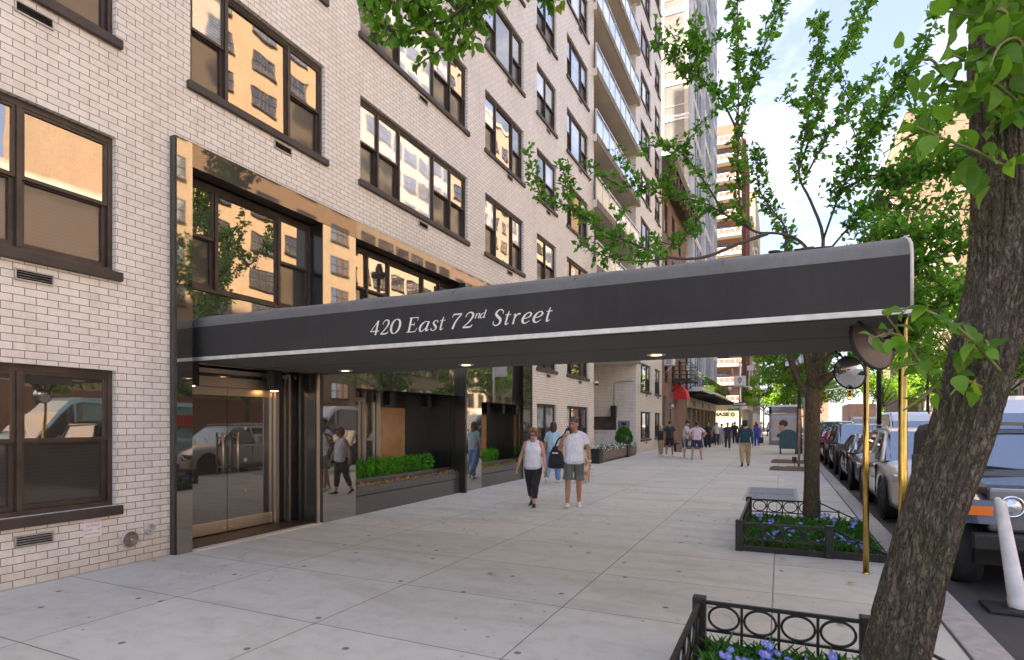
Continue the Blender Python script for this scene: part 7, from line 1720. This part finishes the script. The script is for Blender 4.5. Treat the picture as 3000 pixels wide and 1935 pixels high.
b = MB(); b.cbox(P_[0] - .42, P_[0] + .42, 46.15, 46.42, 4.35, 5.1, 0, .04); bx_ = obj('camera_box', b, M['white'], t)
b = MB(); s_ = [(-.14, .2), (0, .24), (.14, .2), (.15, .02), (.09, -.14), (0, -.22), (-.09, -.14), (-.15, .02)]; b.prism([(P_[0] + u, 4.75 + w) for u, w in s_], 'y', 46.13, 46.149); obj('shield_emblem', b, M['k_grey'], bx_)
b = MB(); b.prism([(P_[0] + u * .6, 4.76 + w * .6) for u, w in s_], 'y', 46.12, 46.129); obj('shield_inner', b, pm('shield_gold', (.4, .36, .22), .5), bx_)
b = MB(); b.tube([(P_[0] - .75, 46.4, 4.3), (P_[0] + .75, 46.4, 4.3)], .04, 6); b.tube([(P_[0] + .62, 46.4, 4.3), (P_[0] + .66, 46.4, 5.9)], .03, 6); b.cbox(P_[0] + .5, P_[0] + .95, 46.3, 46.5, 5.5, 5.85, 0, .02); b.tube([(P_[0] - .5, 46.4, 5.1), (P_[0] - .55, 46.4, 5.7)], .03, 6); obj('bracket', b, M['white'], t)
for s in (-1, 1): b = MB(); b.ico((P_[0] + s * .72, 46.35, 4.14), .15, 2); obj('dome_camera', b, M['white'], t)
b = MB(); b.box(P_[0] - .5, P_[0] + .55, 46.36, 46.385, 2.88, 3.14); ow = obj('one_way_sign', b, M['black'], t)
b = MB(); b.idx([(P_[0] + u, 46.355, 3.01 + w) for u, w in ((-.44, -.06), (.26, -.06), (.26, -.115), (.5, 0), (.26, .115), (.26, .06), (-.44, .06))], [tuple(range(7))]); obj('arrow', b, M['white'], ow, fix=False)
b = MB(); add_text(b, 'ONE WAY', .115, lambda u, w: (P_[0] - .08 + u, 46.35, 3.01 + w)); obj('arrow_lettering', b, M['black'], ow, fix=False)
b = MB(); b.box(P_[0] - .85, P_[0] - .06, 46.36, 46.385, 2.5, 2.68); gs = obj('street_name_sign', b, M['green'], t); b = MB(); add_text(b, 'E 72 St', .15, lambda u, w: (P_[0] - .45 + u, 46.352, 2.59 + w)); obj('sign_lettering', b, M['white'], gs, fix=False)
def signal(name, x, y, z, lab):
    t = thing(name, lab, 'traffic light', (x, y, z)); b = MB(); b.cbox(x - .2, x + .2, y - .15, y + .15, z, z + 1.15, 0, .03); b.tube([(x, y, z + 1.15), (x, y, z + 1.5)], .04, 6); obj('housing', b, M['yellow'], t)
    for i, m_ in enumerate(('dark', 'dark', 'tail')):
        v_ = MB(); v_.lathe([(.0, -.155), (.12, -.155)], (x, y, z + .95 - i * .36), 'y', 14); obj('lens', v_, M[m_], t)
        v_ = MB(); v_.lathe([(.14, -.16), (.13, -.36)], (x, y, z + .95 - i * .36), 'y', 12); obj('visor', v_, M['yellow'], t)
signal('traffic_light', -4.6, 78, 3.6, 'yellow traffic light on the far corner left of the street trees')
signal('traffic_light.001', 7.2, 76.5, 4.2, 'yellow traffic light hanging over the road from its long arm')
t = thing('signal_mast', 'grey traffic mast with a long arm over the road and a green avenue sign', 'mast', (1.0, 76.8, 0)); b = MB(); b.tube([(1.0, 76.8, 0), (1.0, 76.8, 4.9)], .1, 8); b.tube([(1.0, 76.8, 4.75), (4, 76.7, 5.3), (8.2, 76.6, 5.75)], .07, 8); obj('pole', b, M['alu'], t)
b = MB(); b.box(1.6, 3.8, 76.6, 76.64, 3.95, 4.45); s2 = obj('avenue_sign', b, M['green'], t); b = MB(); add_text(b, '1 Av', .42, lambda u, w: (2.7 + u, 76.59, 4.2 + w)); obj('sign_lettering', b, M['white'], s2, fix=False)
t = thing('lamp_post', 'tall black lamp post with a round head rising behind the canopy', 'street lamp', (3.0, 21.5, -.13)); b = MB()
LX, LY = 2.90, 22.0
t.location = (LX, LY, -.13)
b.tube([(LX, LY, -.13), (LX, LY, 8.6)], .07, 8); obj('post', b, M['black'], t)
b = MB(); b.lathe([(0, 8.5), (.12, 8.5), (.36, 8.55), (.36, 8.72), (.14, 8.75), (.14, 8.95), (.1, 9.15), (0, 9.15)], (LX, LY, 0), 'z', 16); obj('lamp_head', b, M['black'], t)
b = MB(); b.tube(smooth_pts([(LX, LY, 8.5), (LX - .35, LY, 8.3), (LX - .42, LY, 7.7), (LX - .45, LY, 7.0)], 4), .025, 5); b.cbox(LX - .62, LX - .4, LY - .1, LY + .1, 7.1, 7.3, 0, .02); b.cbox(LX - .35, LX - .15, LY - .1, LY + .1, 7.55, 7.75, 0, .02); obj('floodlight', b, M['black'], t)
t = thing('street_banner', 'pale banner hanging from a pole beyond the straight street tree', 'banner', (1.0, 29, 0)); b = MB(); b.tube([(1.0, 29.0, 0), (1.0, 29.0, 6.4)], .07, 8); obj('pole', b, M['alu'], t)
b = MB(); b.box(.2, .95, 28.99, 29.01, 4.2, 6.1); obj('cloth', b, pm('pale_banner_cloth', (.62, .66, .72), .8), t)
# ------------------------------------------------------------------ sky, sun, camera
EL, AZ = R(44), V((.80, .60))          # light travels towards +x, +y
W = bpy.data.worlds.new('World'); S.world = W; W.use_nodes = True
nt = W.node_tree; nt.nodes.clear(); out = nt.nodes.new('ShaderNodeOutputWorld'); bg = nt.nodes.new('ShaderNodeBackground')
sky = nt.nodes.new('ShaderNodeTexSky'); sky.sky_type = 'NISHITA'; sky.sun_disc = False; sky.sun_elevation = EL
src = V((-AZ.x, -AZ.y)).normalized()   # direction to the sun
sky.sun_rotation = math.atan2(src.x, src.y)
sky.air_density = 1.0; sky.dust_density = 1.2; sky.ozone_density = 1.0
tc = nt.nodes.new('ShaderNodeTexCoord'); mp = nt.nodes.new('ShaderNodeMapping'); mp.inputs['Scale'].default_value = (1, 1, 1.9); L(nt, tc.outputs['Generated'], mp.inputs[0])
c1 = noise_tex(nt, mp.outputs[0], 2.6, 7, .62, .5)
cl = ramp(nt, c1, [(.49, 0.0), (.66, 1.0)])
hz = mixc(nt, .42, sky.outputs[0], (2.05, 2.3, 3.0))
hz = mixc(nt, 1.0, hz, (1.0, .95, 1.0), 'MULTIPLY')
sc_ = mixc(nt, cl, hz, (3.6, 3.75, 4.0))
L(nt, sc_, bg.inputs[0]); bg.inputs[1].default_value = 0.076; L(nt, bg.outputs[0], out.inputs[0])
sl = bpy.data.lights.new('sun', 'SUN'); sl.energy = 5.0; sl.angle = R(.5); sl.color = (1, .89, .75)
so = bpy.data.objects.new('sun', sl); COL.objects.link(so)
d = V((AZ.x * math.cos(EL), AZ.y * math.cos(EL), -math.sin(EL))); so.rotation_euler = d.to_track_quat('-Z', 'Y').to_euler()
cd = bpy.data.cameras.new('camera'); co = bpy.data.objects.new('camera', cd); COL.objects.link(co); S.camera = co
cd.sensor_width = 36; cd.lens = 1346 / 2388 * 36; cd.shift_x = 0; cd.shift_y = (985 - 770) / 2388; cd.clip_start = .05; cd.clip_end = 2000
co.location = (0, 0, 1.65); co.rotation_euler = (R(90), 0, math.atan2(626, 1346))
S.view_settings.view_transform = 'Standard'; S.view_settings.look = 'None'; S.view_settings.gamma = 1; S.view_settings.exposure = 2.62
S.cycles.use_denoising = True; S.cycles.max_bounces = 7; S.cycles.glossy_bounces = 4; S.cycles.diffuse_bounces = 4; S.cycles.transmission_bounces = 4; S.cycles.transparent_max_bounces = 4
S.cycles.caustics_reflective = False; S.cycles.caustics_refractive = False; S.cycles.sample_clamp_indirect = 6
S.cycles.use_adaptive_sampling = True; S.cycles.adaptive_threshold = .02
